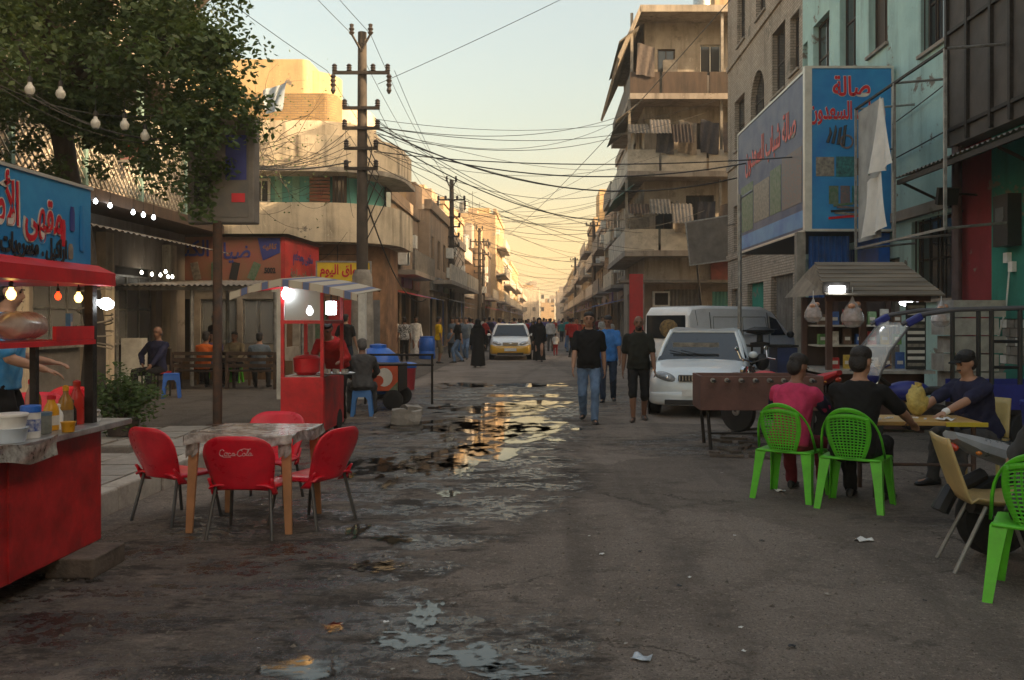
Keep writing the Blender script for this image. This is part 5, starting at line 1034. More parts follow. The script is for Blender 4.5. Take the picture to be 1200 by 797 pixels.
p = G(36, 513, CT); lathe_thing('plastic_jar', 'white jar with blue lid and blue print on the counter', 'jar', p, [('jar', [(.05, 0), (.052, .01), (.052, .15)], wp), ('lid', [(.055, .15), (.055, .185), (.05, .19)], M_('blue_plastic')), ('print', [(.0528, .04), (.0528, .11)], mat('print_speckle', (.6, .62, .66), .5, .3, 40, col2=(.05, .1, .35)))])
p = G(51, 508, CT); lathe_thing('glass_jar', 'small cloudy glass jar with blue-grey rim', 'jar', p, [('jar', [(.042, 0), (.045, .01), (.045, .11)], mat('jar_cloud', (.22, .24, .22), .2, .3, 6)), ('lid', [(.047, .11), (.047, .13)], mat('lid_steelblue', (.12, .2, .28), .4, .1))])
p = G(12, 518, CT); lathe_thing('plastic_tub', 'lower of two stacked white plastic tubs', 'tub', p, [('tub', [(.075, 0), (.09, .075), (.094, .08)], mat('tub_blue', (.50, .58, .68), .4, .1))]); lathe_thing('plastic_tub', 'upper of two stacked white plastic tubs with lid', 'tub', p + Vector((0, 0, .078)), [('tub', [(.075, 0), (.088, .065), (.092, .07)], wp), ('lid', [(.095, .068), (.095, .08), (.085, .084)], wp)])
p = G(113, 494, CT); lathe_thing('small_glass', 'small glass with crumpled foil at the counter end', 'glass', p, [('glass', [(.022, 0), (.025, .05)], M_('clear_glass')), ('foil', [(.03, .04), (.022, .06), (.028, .075), (.012, .085)], M_('foil'))])
p = G(80, 506, CT); lathe_thing('yellow_pot', 'low yellow pot in front of the sauce bottles', 'pot', p, [('pot', [(.035, 0), (.04, .05), (.042, .055)], mus), ('rim', [(.044, .055), (.044, .062)], mus)])
bg = empty('bread_bag', (CX - .2, 5.42, 1.473), R(8), 'clear plastic bag of flat bread lying on the red shelf', 'bag')
mb = MB(); Rr = []
for k in range(12):
    t = k / 11; y = -.33 + .62 * t; rr = (.012, .02, .05, .085, .1, .098, .1, .098, .1, .098, .092, .06)[k]; Rr.append([(rr * 1.0 * math.cos(a) * (1 + .05 * math.sin(a * 5 + k)), y, .092 + rr * .88 * math.sin(a) * (1 + .04 * math.sin(a * 7 + 2 * k))) for a in [j * math.pi / 9 for j in range(18)]])
mb.loft(Rr); mb.build('bag_film', mat('bag_film', (.68, .67, .66), .18, .2, 14, alpha=.6, bump=.4, bscale=25), bg, smooth=2)
for k in range(7): MB().lathe([(.02, 0), (.078, .004), (.08, .03), (.07, .04), (.02, .042)], (0, -.1 + k * .052, .092), 14, 'Y').build('bread', mat('bread', (.60, .53, .44), .8, .25, 12, bump=.2), bg, smooth=True)
pk = empty('blue_packet', (CX - .12, 5.86, 1.473), R(20), 'small blue packet standing at the shelf end', 'packet'); MB().box((0, 0, .085), (.03, .1, .17), taper=.9).build('packet', mat('packet_blue', (.03, .2, .5), .4, .2, 12), pk); MB().box((.0, 0, .09), (.032, .06, .05)).build('print', M_('print_white'), pk)
for k, (x, y) in enumerate(((-2.95, 5.75), (-3.25, 5.85), (-3.05, 4.2))):
    o = MB().box((0, 0, .06), (.3, .42, .125), rz=.2 * k).build('wood_block', mat('old_wood', (.10, .08, .065), .9, .4, 7, bump=.5), None, (x, y, 0), bevel=.01); tag(o, ['rough timber block propping the cart at its free corner', 'timber block under the cart next to the kerb', 'timber block under the middle of the cart'][k], 'block')

# ---------------------------------------------------------------- billboard on a post
r = empty('small_billboard', (-4.42, 12.05, .18), 0, 'small grey billboard box on a tall rusty post by the tree', 'billboard')
MB().tube([(0, 0, 0), (0, 0, 2.75)], .062, 10).build('post', M_('rust'), r, smooth=True); MB().lathe([(.16, 0), (.16, .02), (.07, .03)], (0, 0, 0), 8).build('base_plate', M_('rust'), r)
MB().b2((-.40, -.02, 2.72), (.5, .22, 4.15)).build('box', mat('box_grey', (.17, .155, .14), .7, .2, 3, dirt=.4), r, bevel=.02); MB().b2((-.34, -.028, 2.8), (.42, -.021, 4.08)).build('face', mat('face_dim', (.12, .115, .11), .6, .3, 4, col2=(.17, .15, .13)), r); MB().b2((.2, -.034, 3.0), (.38, -.029, 3.12)).build('print', M_('sign_red'), r); MB().b2((.12, -.034, 3.3), (.4, -.029, 3.9)).build('print', M_('print_blue'), r); MB().b2((-.3, -.034, 2.95), (-.1, -.029, 3.35)).build('print', M_('print_black'), r)
# ---------------------------------------------------------------- second red cart with tarp roof
c2 = empty('juice_cart', (-3.25, 12.6, 0), label='bright red stall cart with glass case under a striped tarp', cat='food cart'); x0, x1, y0, y1 = -3.56, -2.98, 12.0, 13.2
mb = MB(); mb.b2((x0, y0, .1), (x1, y1, .83)); WB(mb, 'body', M_('cart_red'), c2, bevel=.01); mb = MB(); mb.b2((x0 + .03, y0 - .006, .14), (x1 - .03, y0 - .001, .8)); WB(mb, 'front_panel', M_('cart_red'), c2); mb = MB(); mb.b2((x1 + .001, y0 + .05, .14), (x1 + .008, y1 - .05, .8)); WB(mb, 'side_panel', M_('red_paint'), c2)
for x in (x0 + .025, x1 - .025):
    for y in (y0 + .025, y1 - .025): mb = MB(); mb.b2((x - .022, y - .022, .831), (x + .022, y + .022, 2.05)); WB(mb, 'post', M_('cart_red'), c2)
for z in (1.55, 2.03):
    for a, b in (((x0, y0 + .004, z), (x1, y0 + .05, z + .045)), ((x0 + .004, y0, z + .002), (x0 + .05, y1, z + .042)), ((x1 - .05, y0, z + .002), (x1 - .004, y1, z + .042)), ((x0, y1 - .05, z), (x1, y1 - .004, z + .045))): mb = MB(); mb.b2(a, b); WB(mb, 'rail', M_('cart_red'), c2)
mb = MB(); mb.b2((x0 + .05, y0 + .02, 1.6), (x1 - .05, y0 + .03, 2.02)); WB(mb, 'glass_front', glassy('case_glass', (.5, .5, .48), .2, .55), c2); mb = MB(); mb.b2((x0 + .02, y0 + .05, 1.585), (x1 - .02, y1 - .05, 1.598)); WB(mb, 'case_floor', M_('white_plastic'), c2)
mb = MB(); mb.b2((x0 + .02, y0 + .05, .832), (x1 - .02, y1 - .05, .845)); WB(mb, 'worktop', M_('zinc'), c2)
mb = MB()
tp = [(-4.15, 1.96), (-3.85, 2.06), (-3.5, 2.14), (-3.0, 2.07), (-2.7, 2.0), (-2.48, 1.94)]
mt = mat('tarp', (.46, .42, .34), .8, .1, 3); t_ = mt.node_tree; b_n = t_.nodes['Principled BSDF']; wv = t_.nodes.new('ShaderNodeTexWave'); wv.inputs['Scale'].default_value = 1.15; wv.inputs['Distortion'].default_value = .6; wv.inputs['Detail'].default_value = 2; tcn = t_.nodes.new('ShaderNodeTexCoord'); t_.links.new(tcn.outputs['Object'], wv.inputs['Vector']); rr = t_.nodes.new('ShaderNodeValToRGB'); rr.color_ramp.interpolation = 'CONSTANT'; e = rr.color_ramp.elements; e[0].color = (.42, .38, .30, 1); e[1].position = .80; e[1].color = (.10, .13, .24, 1); e2 = rr.color_ramp.elements.new(.66); e2.color = (.33, .22, .16, 1); t_.links.new(wv.outputs['Fac'], rr.inputs[0]); t_.links.new(rr.outputs[0], b_n.inputs['Base Color'])
for (a, za), (b, zb) in zip(tp, tp[1:]): mb.quad((a, 11.75, za), (b, 11.75, zb), (b, 13.5, zb + .12), (a, 13.5, za + .12)); mb.quad((a, 11.75, za), (b, 11.75, zb), (b, 11.74, zb - .09), (a, 11.74, za - .1))
o = WB(mb, 'tarp_roof', M_('tarp'), c2, merge=True); o.modifiers.new('s', 'SOLIDIFY').thickness = .012
for y in (11.8, 13.4): mb = MB(); mb.tube([(a, y, z - .03 + (.12 if y > 13 else 0)) for a, z in tp], .014, 6); WB(mb, 'tarp_pole', M_('wood'), c2)
for x, z in ((-3.54, 2.1), (-3.0, 2.05)): mb = MB(); mb.tube([(x, 12.03, z - .06), (x - (.5 if x < -3.3 else -.5), 11.85, z - .14)], .016, 6); WB(mb, 'strut', M_('red_paint'), c2)
for s, y in ((x0 + .02, 12.9), (x1 - .02, 12.9)): mb = MB(); mb.lathe([(.12, -.03), (.16, -.03), (.16, .03), (.12, .03)], (s, y, .16), 18, 'X'); WB(mb, 'wheel', M_('rubber'), c2)
tr_ = empty('metal_tray', (-2.86, 12.2, .862), 0, 'round steel tray of glasses jutting from the red stall cart', 'tray'); MB().lathe([(.02, 0), (.23, .0), (.26, .02), (.255, .024), (.22, .006), (.02, .006)], (0, 0, 0), 24, sy=.8).build('tray', M_('steel'), tr_, smooth=True)
for k in range(6): MB().lathe([(.022, .008), (.028, .07), (.026, .07), (.02, .012)], (-.15 + .06 * k, .03 * (-1) ** k, 0), 8).build('glass', M_('foil'), tr_, smooth=True)
bk = empty('red_pot', (-3.3, 12.35, .848), 0, 'squat red pot on the stall cart worktop', 'pot'); MB().lathe([(.12, 0), (.17, .04), (.18, .22), (.19, .23)], (0, 0, 0), 18).build('pot', M_('cart_red'), bk, smooth=True); MB().lathe([(.185, .231), (.15, .26), (.03, .28), (.03, .31)], (0, 0, 0), 14).build('lid', M_('red_paint'), bk, smooth=True)
for (px, py, lab, r_) in ((335, 340, 'bright white bulb hanging at the front of the striped tarp', .06), (363, 361, 'white lamp glowing inside the glass case', .05)): bulb(P(px, py, 11.95 if px < 350 else 12.5), 'led_white', lab, r_, .05)
o = empty('led_panel', P(388, 361, 13.45), 0, 'square white lamp hung beneath the striped tarp near the cook', 'lamp'); MB().box((0, 0, 0), (.16, .04, .2)).build('lamp', M_('led_white'), o, bevel=.02); MB().tube([(0, 0, .1), (0, 0, .3)], .008, 5).build('flex', M_('black'), o)
# stool, push cart, tank, bins, rubble
def stool(name, label, p, rz=0, h=.43, m='blue_plastic'):
    r = empty(name, p, rz, label, 'stool'); m = M_(m) if isinstance(m, str) else m
    MB().box((0, 0, h - .015), (.30, .30, .03)).build('top', m, r, bevel=.012)
    for a, b in ((0, -1), (0, 1), (1, 0), (-1, 0)):
        mb = MB(); rz_ = math.atan2(b, a) + math.pi / 2; w0, w1 = .15, .185; T = Matrix.Rotation(rz_, 3, 'Z')
        pts = [(-w0, h - .02), (w0, h - .02), (w1, 0), (w1 - .06, 0), (w0 - .055, h * .62), (w0 - .09, h * .74), (-w0 + .09, h * .74), (-w0 + .055, h * .62), (-w1 + .06, 0), (-w1, 0)]
        def q(x, z, o_): t = 1 - z / h; return T @ Vector((x, -(.14 + .04 * t) + o_, z))
        V = [q(x, z, 0) for x, z in pts] + [q(x, z, .018) for x, z in pts]; n = len(pts); mb.add(V, [tuple(range(n)), tuple(range(2 * n - 1, n - 1, -1))] + [(i, (i + 1) % n, n + (i + 1) % n, n + i) for i in range(n)]); mb.build('side', m, r)
    return r
mat('stool_blue', (.05, .20, .52), .4, .12, 5)
stool('plastic_stool', 'light blue plastic stool under the man beside the push cart', (-3.08, 15.0, 0), R(8), m='stool_blue')
pc = empty('push_cart', (-2.9, 16.3, 0), label='dark push cart with orange and white graphic panel', cat='cart')
mb = MB(); mb.b2((-3.25, 15.95, .32), (-2.62, 16.9, .8)); WB(mb, 'box', M_('iron'), pc); mb = MB(); mb.b2((-3.12, 15.935, .34), (-2.64, 15.948, .78)); pn = WB(mb, 'panel', mat('panel_orange', (.55, .09, .03), .5, .2, 4), pc)
mb = MB(); mb.lathe([(.0, -.004), (.15, -.004), (.15, .004), (0, .004)], (-2.88, 15.93, .58), 18, 'Y', sx=1.1); WB(mb, 'graphic', M_('print_white'), pn); mb = MB(); mb.lathe([(0, -.004), (.09, -.004), (.09, .004), (0, .004)], (-2.98, 15.926, .52), 16, 'Y'); WB(mb, 'graphic', mat('print_orange', (.5, .07, .03), .5), pn); mb = MB(); mb.prism([(-2.8, .34), (-2.64, .34), (-2.64, .5)], 15.926, 15.934); WB(mb, 'graphic', M_('print_green'), pn)
for z in (.98, .80): mb = MB(); mb.tube([(-3.25, 15.95, z), (-2.0, 15.95, z)], .02, 6); WB(mb, 'handle_bar', M_('iron'), pc)
for x in (-3.22, -2.03): mb = MB(); mb.tube([(x, 15.95, .1), (x, 15.95, .98)], .022, 6); WB(mb, 'leg', M_('iron'), pc)
for y in (15.9, 16.95): mb = MB(); mb.lathe([(.03, -.03), (.13, -.03), (.18, -.02), (.18, .02), (.13, .03), (.03, .03)], (-2.72, y, .18), 18, 'Y'); WB(mb, 'wheel', M_('rubber'), pc)
tk = empty('water_tank', (-3.45, 18.4, .012), R(10), 'big round blue plastic water tank beside the push cart', 'water tank'); MB().lathe([(.28, .08), (.42, .14), (.47, .35), (.47, .62), (.4, .86), (.22, 1.0), (.16, 1.02)], (0, 0, 0), 20).build('tank', M_('blue_plastic'), tk, smooth=True); MB().lathe([(.17, 1.02), (.17, 1.08), (.05, 1.1)], (0, 0, 0), 14).build('lid', M_('blue_plastic'), tk)
for z in (.3, .5, .68): MB().lathe([(.465, z), (.485, z + .02), (.465, z + .04)], (0, 0, 0), 20).build('rib', M_('blue_plastic'), tk)
MB().lathe([(.3, 0), (.3, .09)], (0, 0, 0), 12).build('stand', M_('iron'), tk)
bn = empty('waste_bin', (-3.2, 20.6, 0), 0, 'red plastic bin with blue rim behind the push cart', 'bin'); MB().lathe([(.17, 0), (.21, .52)], (0, 0, 0), 16).build('bin', mat('bin_red', (.32, .02, .03), .5, .2, 4, dirt=.4), bn, smooth=True); MB().lathe([(.215, .5), (.23, .53), (.23, .6), (.1, .63)], (0, 0, 0), 16).build('lid', M_('blue_plastic'), bn, smooth=True)
bn = empty('blue_barrel', (-4.85, 36.5, 0), 0, 'upright blue barrel beside the man in the long white robe', 'barrel'); MB().lathe([(.3, 0), (.33, .04), (.33, .3), (.31, .33), (.33, .36), (.33, .8), (.28, .88)], (0, 0, 0), 16).build('drum', M_('blue_plastic'), bn, smooth=True); MB().lathe([(.3, .88), (.3, .93), (.05, .94)], (0, 0, 0), 14).build('lid', M_('blue_plastic'), bn)
def rock(name, label, p, d, rz, m='concrete', seed=0, ry=0, cat='block'):
    mb = MB(); mb.box((0, 0, d[2] / 2), d); me = mb.mesh(name, M_(m)); bm = bmesh.new(); bm.from_mesh(me); bmesh.ops.subdivide_edges(bm, edges=bm.edges[:], cuts=4, use_grid_fill=True)
    for v in bm.verts: v.co += Vector([noise.noise(v.co * 6 + Vector((seed * 3 + k * 9, 0, 0))) for k in range(3)]) * min(d) * .22
    bm.to_mesh(me); bm.free(); o = link(name, me, None, p, (0, ry, rz)); return tag(o, label, cat)
rock('concrete_lump', 'broken concrete block lying on the road near the blue stool', G(475, 497), (.42, .28, .22), .2, seed=1, ry=.12); rock('concrete_lump', 'smaller broken block just behind the lying concrete block', G(484, 490), (.26, .2, .2), .5, seed=2)
# white canopy posts on the plaza
r = empty('canopy_frame', (-4.2, 18.0, .012), 0, 'white square post holding a thin beam beside the blue tank', 'post'); MB().b2((.44, -.07, 0), (.58, .07, 2.15)).build('post', M_('white_paint'), r); MB().b2((-1.3, -.05, 2.15), (.6, .05, 2.23)).build('beam', M_('white_paint'), r); MB().b2((-1.2, -.05, 0), (-1.08, .05, 2.15)).build('post', M_('white_paint'), r)
r = empty('plaza_canopy', (-8.6, 21.5, .012), 0, 'steel canopy frame with ragged roofing before the corner cafe', 'canopy')
for x in (-1.7, .1, 2.1): MB().tube([(x, 0, 0), (x, 0, 2.3)], .05, 8).build('post', M_('galv'), r); MB().tube([(x, 2.4, 0), (x, 2.4, 2.5)], .05, 8).build('post', M_('galv'), r)
for y in (0, 2.4): MB().b2((-1.8, y - .04, 2.3 + y * .08), (2.2, y + .04, 2.38 + y * .08)).build('beam', M_('galv'), r)
for k in range(5): mb = MB(); corrugated(mb, (-1.8 + k * .8, -.2, 2.4), (.79, 0, 0), (0, 2.9, .23), 6, .03, (0, 0, 1)); mb.build('roof_sheet', M_('awning_tin'), r)
MB().b2((-1.6, .0, 0), (-1.1, .3, 1.15)).build('low_pier', M_('white_paint'), r)
for k in range(6): MB().box((-.9 + k * .5, 2.42, .25), (.46, .06, .5)).build('back_panel', M_('wood'), r)
LB = 'string of lit bulbs before the corner cafe'
for k, (px, py) in enumerate([(166, 318), (178, 320), (188, 321), (194, 317), (197, 323), (202, 323)]): bulb(P(px, py, 22.5), 'bulb_on', 'small glowing bulb of the string before the corner cafe', .036, .1, LB)
for k, (px, py) in enumerate([(112, 234), (129, 239), (156, 247), (168, 250), (180, 253), (107, 293)]): bulb(P(px, py, 18.0 + k * .5), 'led_white', 'white lit bulb hung along the lattice balcony edge', .04, .25, 'white bulbs along the lattice balcony')
cable(P(-40, 60, 10.5), P(200, 165, 11.6), .25, .012, 'black cable carrying the unlit white bulbs', None); cable(P(-30, 55, 10.4), P(262, 150, 12.0), .5, .009, 'thin wire drooping through the tree over the cart', 'thin wires through the tree'); cable(P(-40, 80, 10.4), P(250, 120, 12.0), .35, .008, 'thin wire drooping through the tree over the cart', 'thin wires through the tree'); cable(P(-20, 90, 9.8), P(245, 165, 12.0), .3, .008, 'thin wire drooping through the tree over the cart', 'thin wires through the tree')
for k, (px, py) in enumerate([(35, 100), (71, 105), (112, 140), (146, 142), (170, 155)]): bulb(P(px, py, 10.0 + k * .3), 'bulb_off', 'unlit white bulb hanging under the tree crown', .055, .16, 'unlit bulbs under the tree')
# cafe benches (backs to the street)
def bench(label, x, y, w_=1.5, rz=0):
    r = empty('wooden_bench', (x, y, .012), rz, label, 'bench', 'wooden benches of the corner cafe'); m = M_('dark_wood')
    for sx_ in (-1, 1):
        MB().b2((sx_ * w_ / 2 - .03, -.03, 0), (sx_ * w_ / 2 + .03, .03, .85)).build('leg', m, r); MB().b2((sx_ * w_ / 2 - .03, .42, 0), (sx_ * w_ / 2 + .03, .48, .6)).build('leg', m, r); MB().b2((sx_ * w_ / 2 - .03, -.03, .6), (sx_ * w_ / 2 + .03, .5, .64)).build('arm', m, r)
    for k in range(4): MB().b2((-w_ / 2 + .04, .03 + k * .11, .40), (w_ / 2 - .04, .12 + k * .11, .43)).build('seat_slat', m, r)
    for z in (.5, .64, .78): MB().b2((-w_ / 2 + .035, -.02, z), (w_ / 2 - .035, .02, z + .08)).build('back_slat', m, r)
    return r
for i, (px, lab) in enumerate(((234, 'wooden bench under the man in the orange shirt'), (290, 'wooden bench under the man in the blue-grey shirt next to the post'))): bench(lab, (px - 640) * 20.5 / 1050, 20.5, 1.25)
t3 = empty('tea_table', ((262 - 640) * 21.9 / 1050, 21.9, .012), 0, 'low wooden tea table between the cafe benches', 'table'); MB().box((0, 0, .6), (1.6, .5, .04)).build('tabletop', M_('wood'), t3)
for sx_ in (-1, 1):
    for sy_ in (-1, 1): MB().box((sx_ * .7, sy_ * .2, .29), (.05, .05, .58)).build('leg', M_('wood'), t3)
ch = empty('steel_chair', ((183 - 640) * 18.6 / 1050, 18.6, .012), R(165), 'dark steel chair under the man in the navy shirt', 'chair'); MB().box((0, 0, .44), (.42, .42, .04)).build('seat', M_('fascia_red'), ch); MB().box((0, -.2, .72), (.42, .03, .3)).build('backrest', M_('dark_wood'), ch)
for sx_ in (-1, 1):
    for sy_ in (-1, 1): MB().tube([(sx_ * .19, sy_ * .19, 0), (sx_ * .19, sy_ * .19, .85 if sy_ < 0 else .44)], .016, 6).build('leg', M_('iron'), ch)
ch.scale = (1, 1, 1.14)
stool('plastic_stool', 'bright blue plastic stool beside the man in the navy shirt', ((201 - 640) * 18.3 / 1050, 18.3, .012), R(20), .5)
# potted bush
bs = empty('potted_bush', (-5.15, 10.9, .2), 0, 'leafy green bush growing at the tree foot behind the cart', 'plant'); MB().lathe([(.17, 0), (.2, .25), (.21, .26)], (0, 0, 0), 14).build('pot', mat('pot_dark', (.06, .045, .04), .8, .3), bs, smooth=True)
for k in range(9): a = k * .7; MB().tube([(0, 0, .2), (.12 * math.cos(a), .12 * math.sin(a), .5), (.3 * math.cos(a), .3 * math.sin(a), .85 + .03 * k)], [.014, .01, .004], 5).build('stem', M_('bark'), bs)
lp = np.random.default_rng(4); n = 2600; d = lp.normal(size=(n, 3)); d /= np.linalg.norm(d, axis=1)[:, None]; pts = np.array([0, 0, .62]) + d * lp.random((n, 1)) ** .45 * np.array([.42, .4, .5]) * (1 + .35 * np.sin(d[:, :1] * 7 + d[:, 2:3] * 9)); me = leaf_mesh(pts, lp.uniform(.05, .09, n), 5); me.materials.append(leaf_mat('leaf_bush', (.07, .13, .04), (.03, .06, .02))); o = link('foliage', me, bs); o['kind'] = 'stuff'; bs.scale = (.95, .95, .72)
# ---------------------------------------------------------------- vehicles
def car_paint(name, col): return mat(name, col, .32, .05, 2, coat=.6, spec=.5, dirt=.25, dirtcol=(.25, .22, .19))
def loft_body(stations, m, name, parent, sub=2):
    """stations: (y, z_low, z_high, w_low, w_mid, w_high); the section is a rounded slab"""
    mb = MB(); rings = []
    for y, zl, zh, wl, wm, wh in stations:
        zm = zl + (zh - zl) * .45; h = [(0, zl), (wl * .9, zl), (wl, zl + .05), (wm, zm), (wm * .995, zm + (zh - zm) * .5), (wh, zh - .03), (wh * .86, zh), (0, zh + .015)]
        rings.append([Vector((x, y, z)) for x, z in h] + [Vector((-x, y, z)) for x, z in h[-2:0:-1]])
    mb.loft(rings); o = mb.build(name, m, parent, smooth=2); s = o.modifiers.new('s', 'SUBSURF'); s.levels = s.render_levels = sub
    bake(o); o.data.polygons.foreach_set('use_smooth', [True] * len(o.data.polygons)); return o
def wheel(parent, x, y, r, w_=.19, name='wheel'):
    t = MB().lathe([(r * .62, -w_ / 2), (r * .9, -w_ / 2), (r, -w_ / 2 + .03), (r, w_ / 2 - .03), (r * .9, w_ / 2), (r * .62, w_ / 2)], (0, 0, 0), 24, 'X').build(name, M_('rubber'), parent, (x, y, r), smooth=True)
    s = sgn(x); MB().lathe([(0, s * (w_ / 2 - .03)), (r * .2, s * (w_ / 2 - .015)), (r * .58, s * (w_ / 2 - .05)), (r * .63, s * (w_ / 2 - .005)), (r * .63, -s * .05)], (0, 0, 0), 20, 'X').build('rim', M_('steel'), t, smooth=True); return t
def cabin(root, base, top, zb, zt, body, glass, pill=.035):
    """glass house: base and top are rows of (y, halfwidth) from front to back"""
    n = len(base); B = [Vector((w_, y, z)) for (y, w_), z in zip(base, zb)]; T = [Vector((w_, y, z)) for (y, w_), z in zip(top, zt)]; mx = lambda v: Vector((-v.x, v.y, v.z))
    def pane(pts, nm='window'):
        mb = MB(); mb.quad(*pts); o = mb.build(nm, glass, root); return o
    pane([B[0], mx(B[0]), mx(T[0]), T[0]], 'windscreen'); pane([B[-1], T[-1], mx(T[-1]), mx(B[-1])], 'rear_window')
    for i in range(n - 1):
        pane([B[i], T[i], T[i + 1], B[i + 1]]); pane([mx(B[i]), mx(B[i + 1]), mx(T[i + 1]), mx(T[i])])
    for i in range(n):
        for f in (lambda v: v, mx): MB().tube([f(B[i]) - Vector((0, 0, .05)), f(B[i].lerp(T[i], .5)) * 1.0 + Vector((f(B[i]).x * .012, 0, .008)), f(T[i])], pill, 6).build('pillar', body, root, smooth=True)
    R_ = []
    for k, (dz, sc) in enumerate(((-.02, 1.02), (.02, 1.01), (.055, .9))):
        R_.append([Vector((t.x * sc, t.y, t.z + dz - (.03 if i in (0, n - 1) and k == 2 else 0))) for i, t in enumerate(T)] + [Vector((-t.x * sc, t.y, t.z + dz - (.03 if i in (0, n - 1) and k == 2 else 0))) for i, t in reversed(list(enumerate(T)))])
    mb = MB(); mb.loft(R_); mb.build('roof', body, root, smooth=True)
def lamp_lens(root, c, r, name='headlight', m=None, rot=None):
    o = MB().ell(c, r, 14, 8, rot).build(name, m or mat('lens', (.30, .31, .32), .12, .25, 16, coat=.6), root, smooth=2); return o
def hatchback(label, loc, rz, L, W, paint, lower=None, kind='hatch', sign=False):
    r = empty('parked_car' if not sign else 'taxi', loc, rz, label, 'car' if not sign else 'taxi'); w_ = W / 2; hz = .96
    st = [(0, .28, .52, w_ * .70, w_ * .72, w_ * .66), (.05, .20, .66, w_ * .84, w_ * .86, w_ * .78), (.25, .17, .76, w_ * .96, w_ * .97, w_ * .86), (.6, .17, .84, w_, w_ * 1.0, w_ * .91), (1.05, .18, .93, w_, w_ * 1.0, w_ * .94), (1.6, .18, hz, w_, w_, w_ * .95), (L * .6, .18, hz + .02, w_, w_, w_ * .95), (L - .6, .2, hz + .03, w_, w_, w_ * .93), (L - .12, .24, hz, w_ * .95, w_ * .96, w_ * .86), (L, .34, .82, w_ * .8, w_ * .82, w_ * .72)]
    loft_body(st, paint, 'body', r)
    g = mat('car_glass', (.02, .024, .028), .05, 0, spec=.45)
    if kind == 'hatch': cabin(r, [(.98, w_ * .88), (1.75, w_ * .93), (L - 1.45, w_ * .93), (L - .2, w_ * .82)], [(1.95, w_ * .70), (2.25, w_ * .73), (L - 1.4, w_ * .72), (L - .65, w_ * .66)], [.90, .95, .98, 1.0], [1.37, 1.40, 1.41, 1.38], paint, g)
    else: cabin(r, [(1.15, w_ * .86), (1.8, w_ * .92), (L - 1.5, w_ * .92), (L - .55, w_ * .84)], [(1.85, w_ * .68), (2.2, w_ * .70), (L - 1.6, w_ * .70), (L - 1.2, w_ * .66)], [.93, .96, .98, .98], [1.38, 1.41, 1.41, 1.38], paint, g)
    lo = lower or paint
    if lower:      # contrasting bumper and wings, a shell a little proud of the body
        loft_body([(-.025, .30, .50, w_ * .72, w_ * .74, w_ * .70), (.03, .22, .60, w_ * .87, w_ * .89, w_ * .84), (.25, .19, .68, w_ * .98, w_ * .995, w_ * .95), (.9, .2, .72, w_ * 1.012, w_ * 1.012, w_ * 1.005), (1.35, .22, .74, w_ * 1.012, w_ * 1.012, w_ * 1.005), (1.4, .25, .72, w_ * .97, w_ * .97, w_ * .97)], lower, 'bumper', r)
    else: loft_body([(-.03, .24, .40, w_ * .70, w_ * .72, w_ * .70), (.03, .19, .45, w_ * .88, w_ * .89, w_ * .87), (.3, .18, .46, w_ * .985, w_ * .99, w_ * .97), (.4, .2, .44, w_ * .95, w_ * .95, w_ * .94)], paint, 'bumper', r)
    for s in (-1, 1):
        hl = lamp_lens(r, (s * w_ * .62, .145, .66), (w_ * .25, .13, .075), rot=Matrix.Rotation(s * R(24), 3, 'Z') @ Matrix.Rotation(s * R(-16), 3, 'Y')); MB().ell((s * w_ * .58, .035, .65), (.045, .03, .045), 10, 6).build('lamp_bowl', M_('chrome'), hl, smooth=2)
        lamp_lens(r, (s * w_ * .68, .035, .33), (.055, .035, .05), 'fog_lamp', M_('chrome')); MB().ell((s * (w_ + .05), 1.4, .99), (.085, .05, .06), 10, 8).build('mirror', paint, r, smooth=2)
        for y in (.72, L - .72): wheel(r, s * (w_ - .085), y, .295); MB().lathe([(.30, -.01), (.345, -.01), (.345, .012), (.30, .012)], (s * (w_ * 1.0), y, .30), 22, 'X').build('wheel_arch', M_('black'), r)
    gr = MB().b2((-w_ * .36, -.012, .60), (w_ * .36, .1, .70)).build('grille', M_('black'), r, bevel=.01)
    for k in range(12 if not lower else 3):
        if not lower: x = -w_ * .33 + k * w_ * .06; MB().b2((x - .006, -.02, .605), (x + .006, -.0125, .695)).build('grille_bar', M_('chrome'), gr)
        else: MB().b2((-w_ * .34, -.02, .61 + k * .03), (w_ * .34, -.0125, .62 + k * .03)).build('grille_bar', M_('chrome'), gr)
    MB().b2((-w_ * .62, -.045, .22), (w_ * .62, .06, .30)).build('air_intake', M_('black'), r, bevel=.01); MB().b2((-.24, -.055, .36), (.24, -.04, .47)).build('number_plate', M_('white_plastic'), r)
    MB().ell((0, -.022, .655), (.075, .012, .03), 12, 6).build('badge', M_('chrome'), r, smooth=2)
    for s in (-1, 1): MB().tube([(s * .1, 1.12, .975), (s * .1 - .45, 1.25, 1.06)], .008, 5).build('wiper', M_('black'), r)
    for s in (-1, 1):
        for y in (1.7, L - 1.55): MB().b2((s * w_ * .995, y - .006, .3), (s * (w_ * 1.0 + .004), y + .006, .93)).build('door_seam', M_('black'), r)
    return r
wc = car_paint('car_white', (.72, .77, .79)); car1 = hatchback('white hatchback parked nose-out in front of the white van', (2.45, 14.55, 0), R(-13), 4.1, 1.68, wc)
MB().b2((-.5, 1.28, 1.12), (.3, 1.285, 1.2)).build('dash_paper', M_('print_tan'), car1); MB().tube([(-.1, 1.9, 1.5), (-.16, 2.1, 1.78)], .006, 4).build('aerial', M_('black'), car1)
yl = car_paint('taxi_yellow', (.66, .36, .02)); hatchback('white and yellow taxi standing in the middle of the street', (-1.42, 35.6, 0), R(2), 4.3, 1.68, car_paint('taxi_white', (.68, .69, .69)), yl, 'saloon', True)
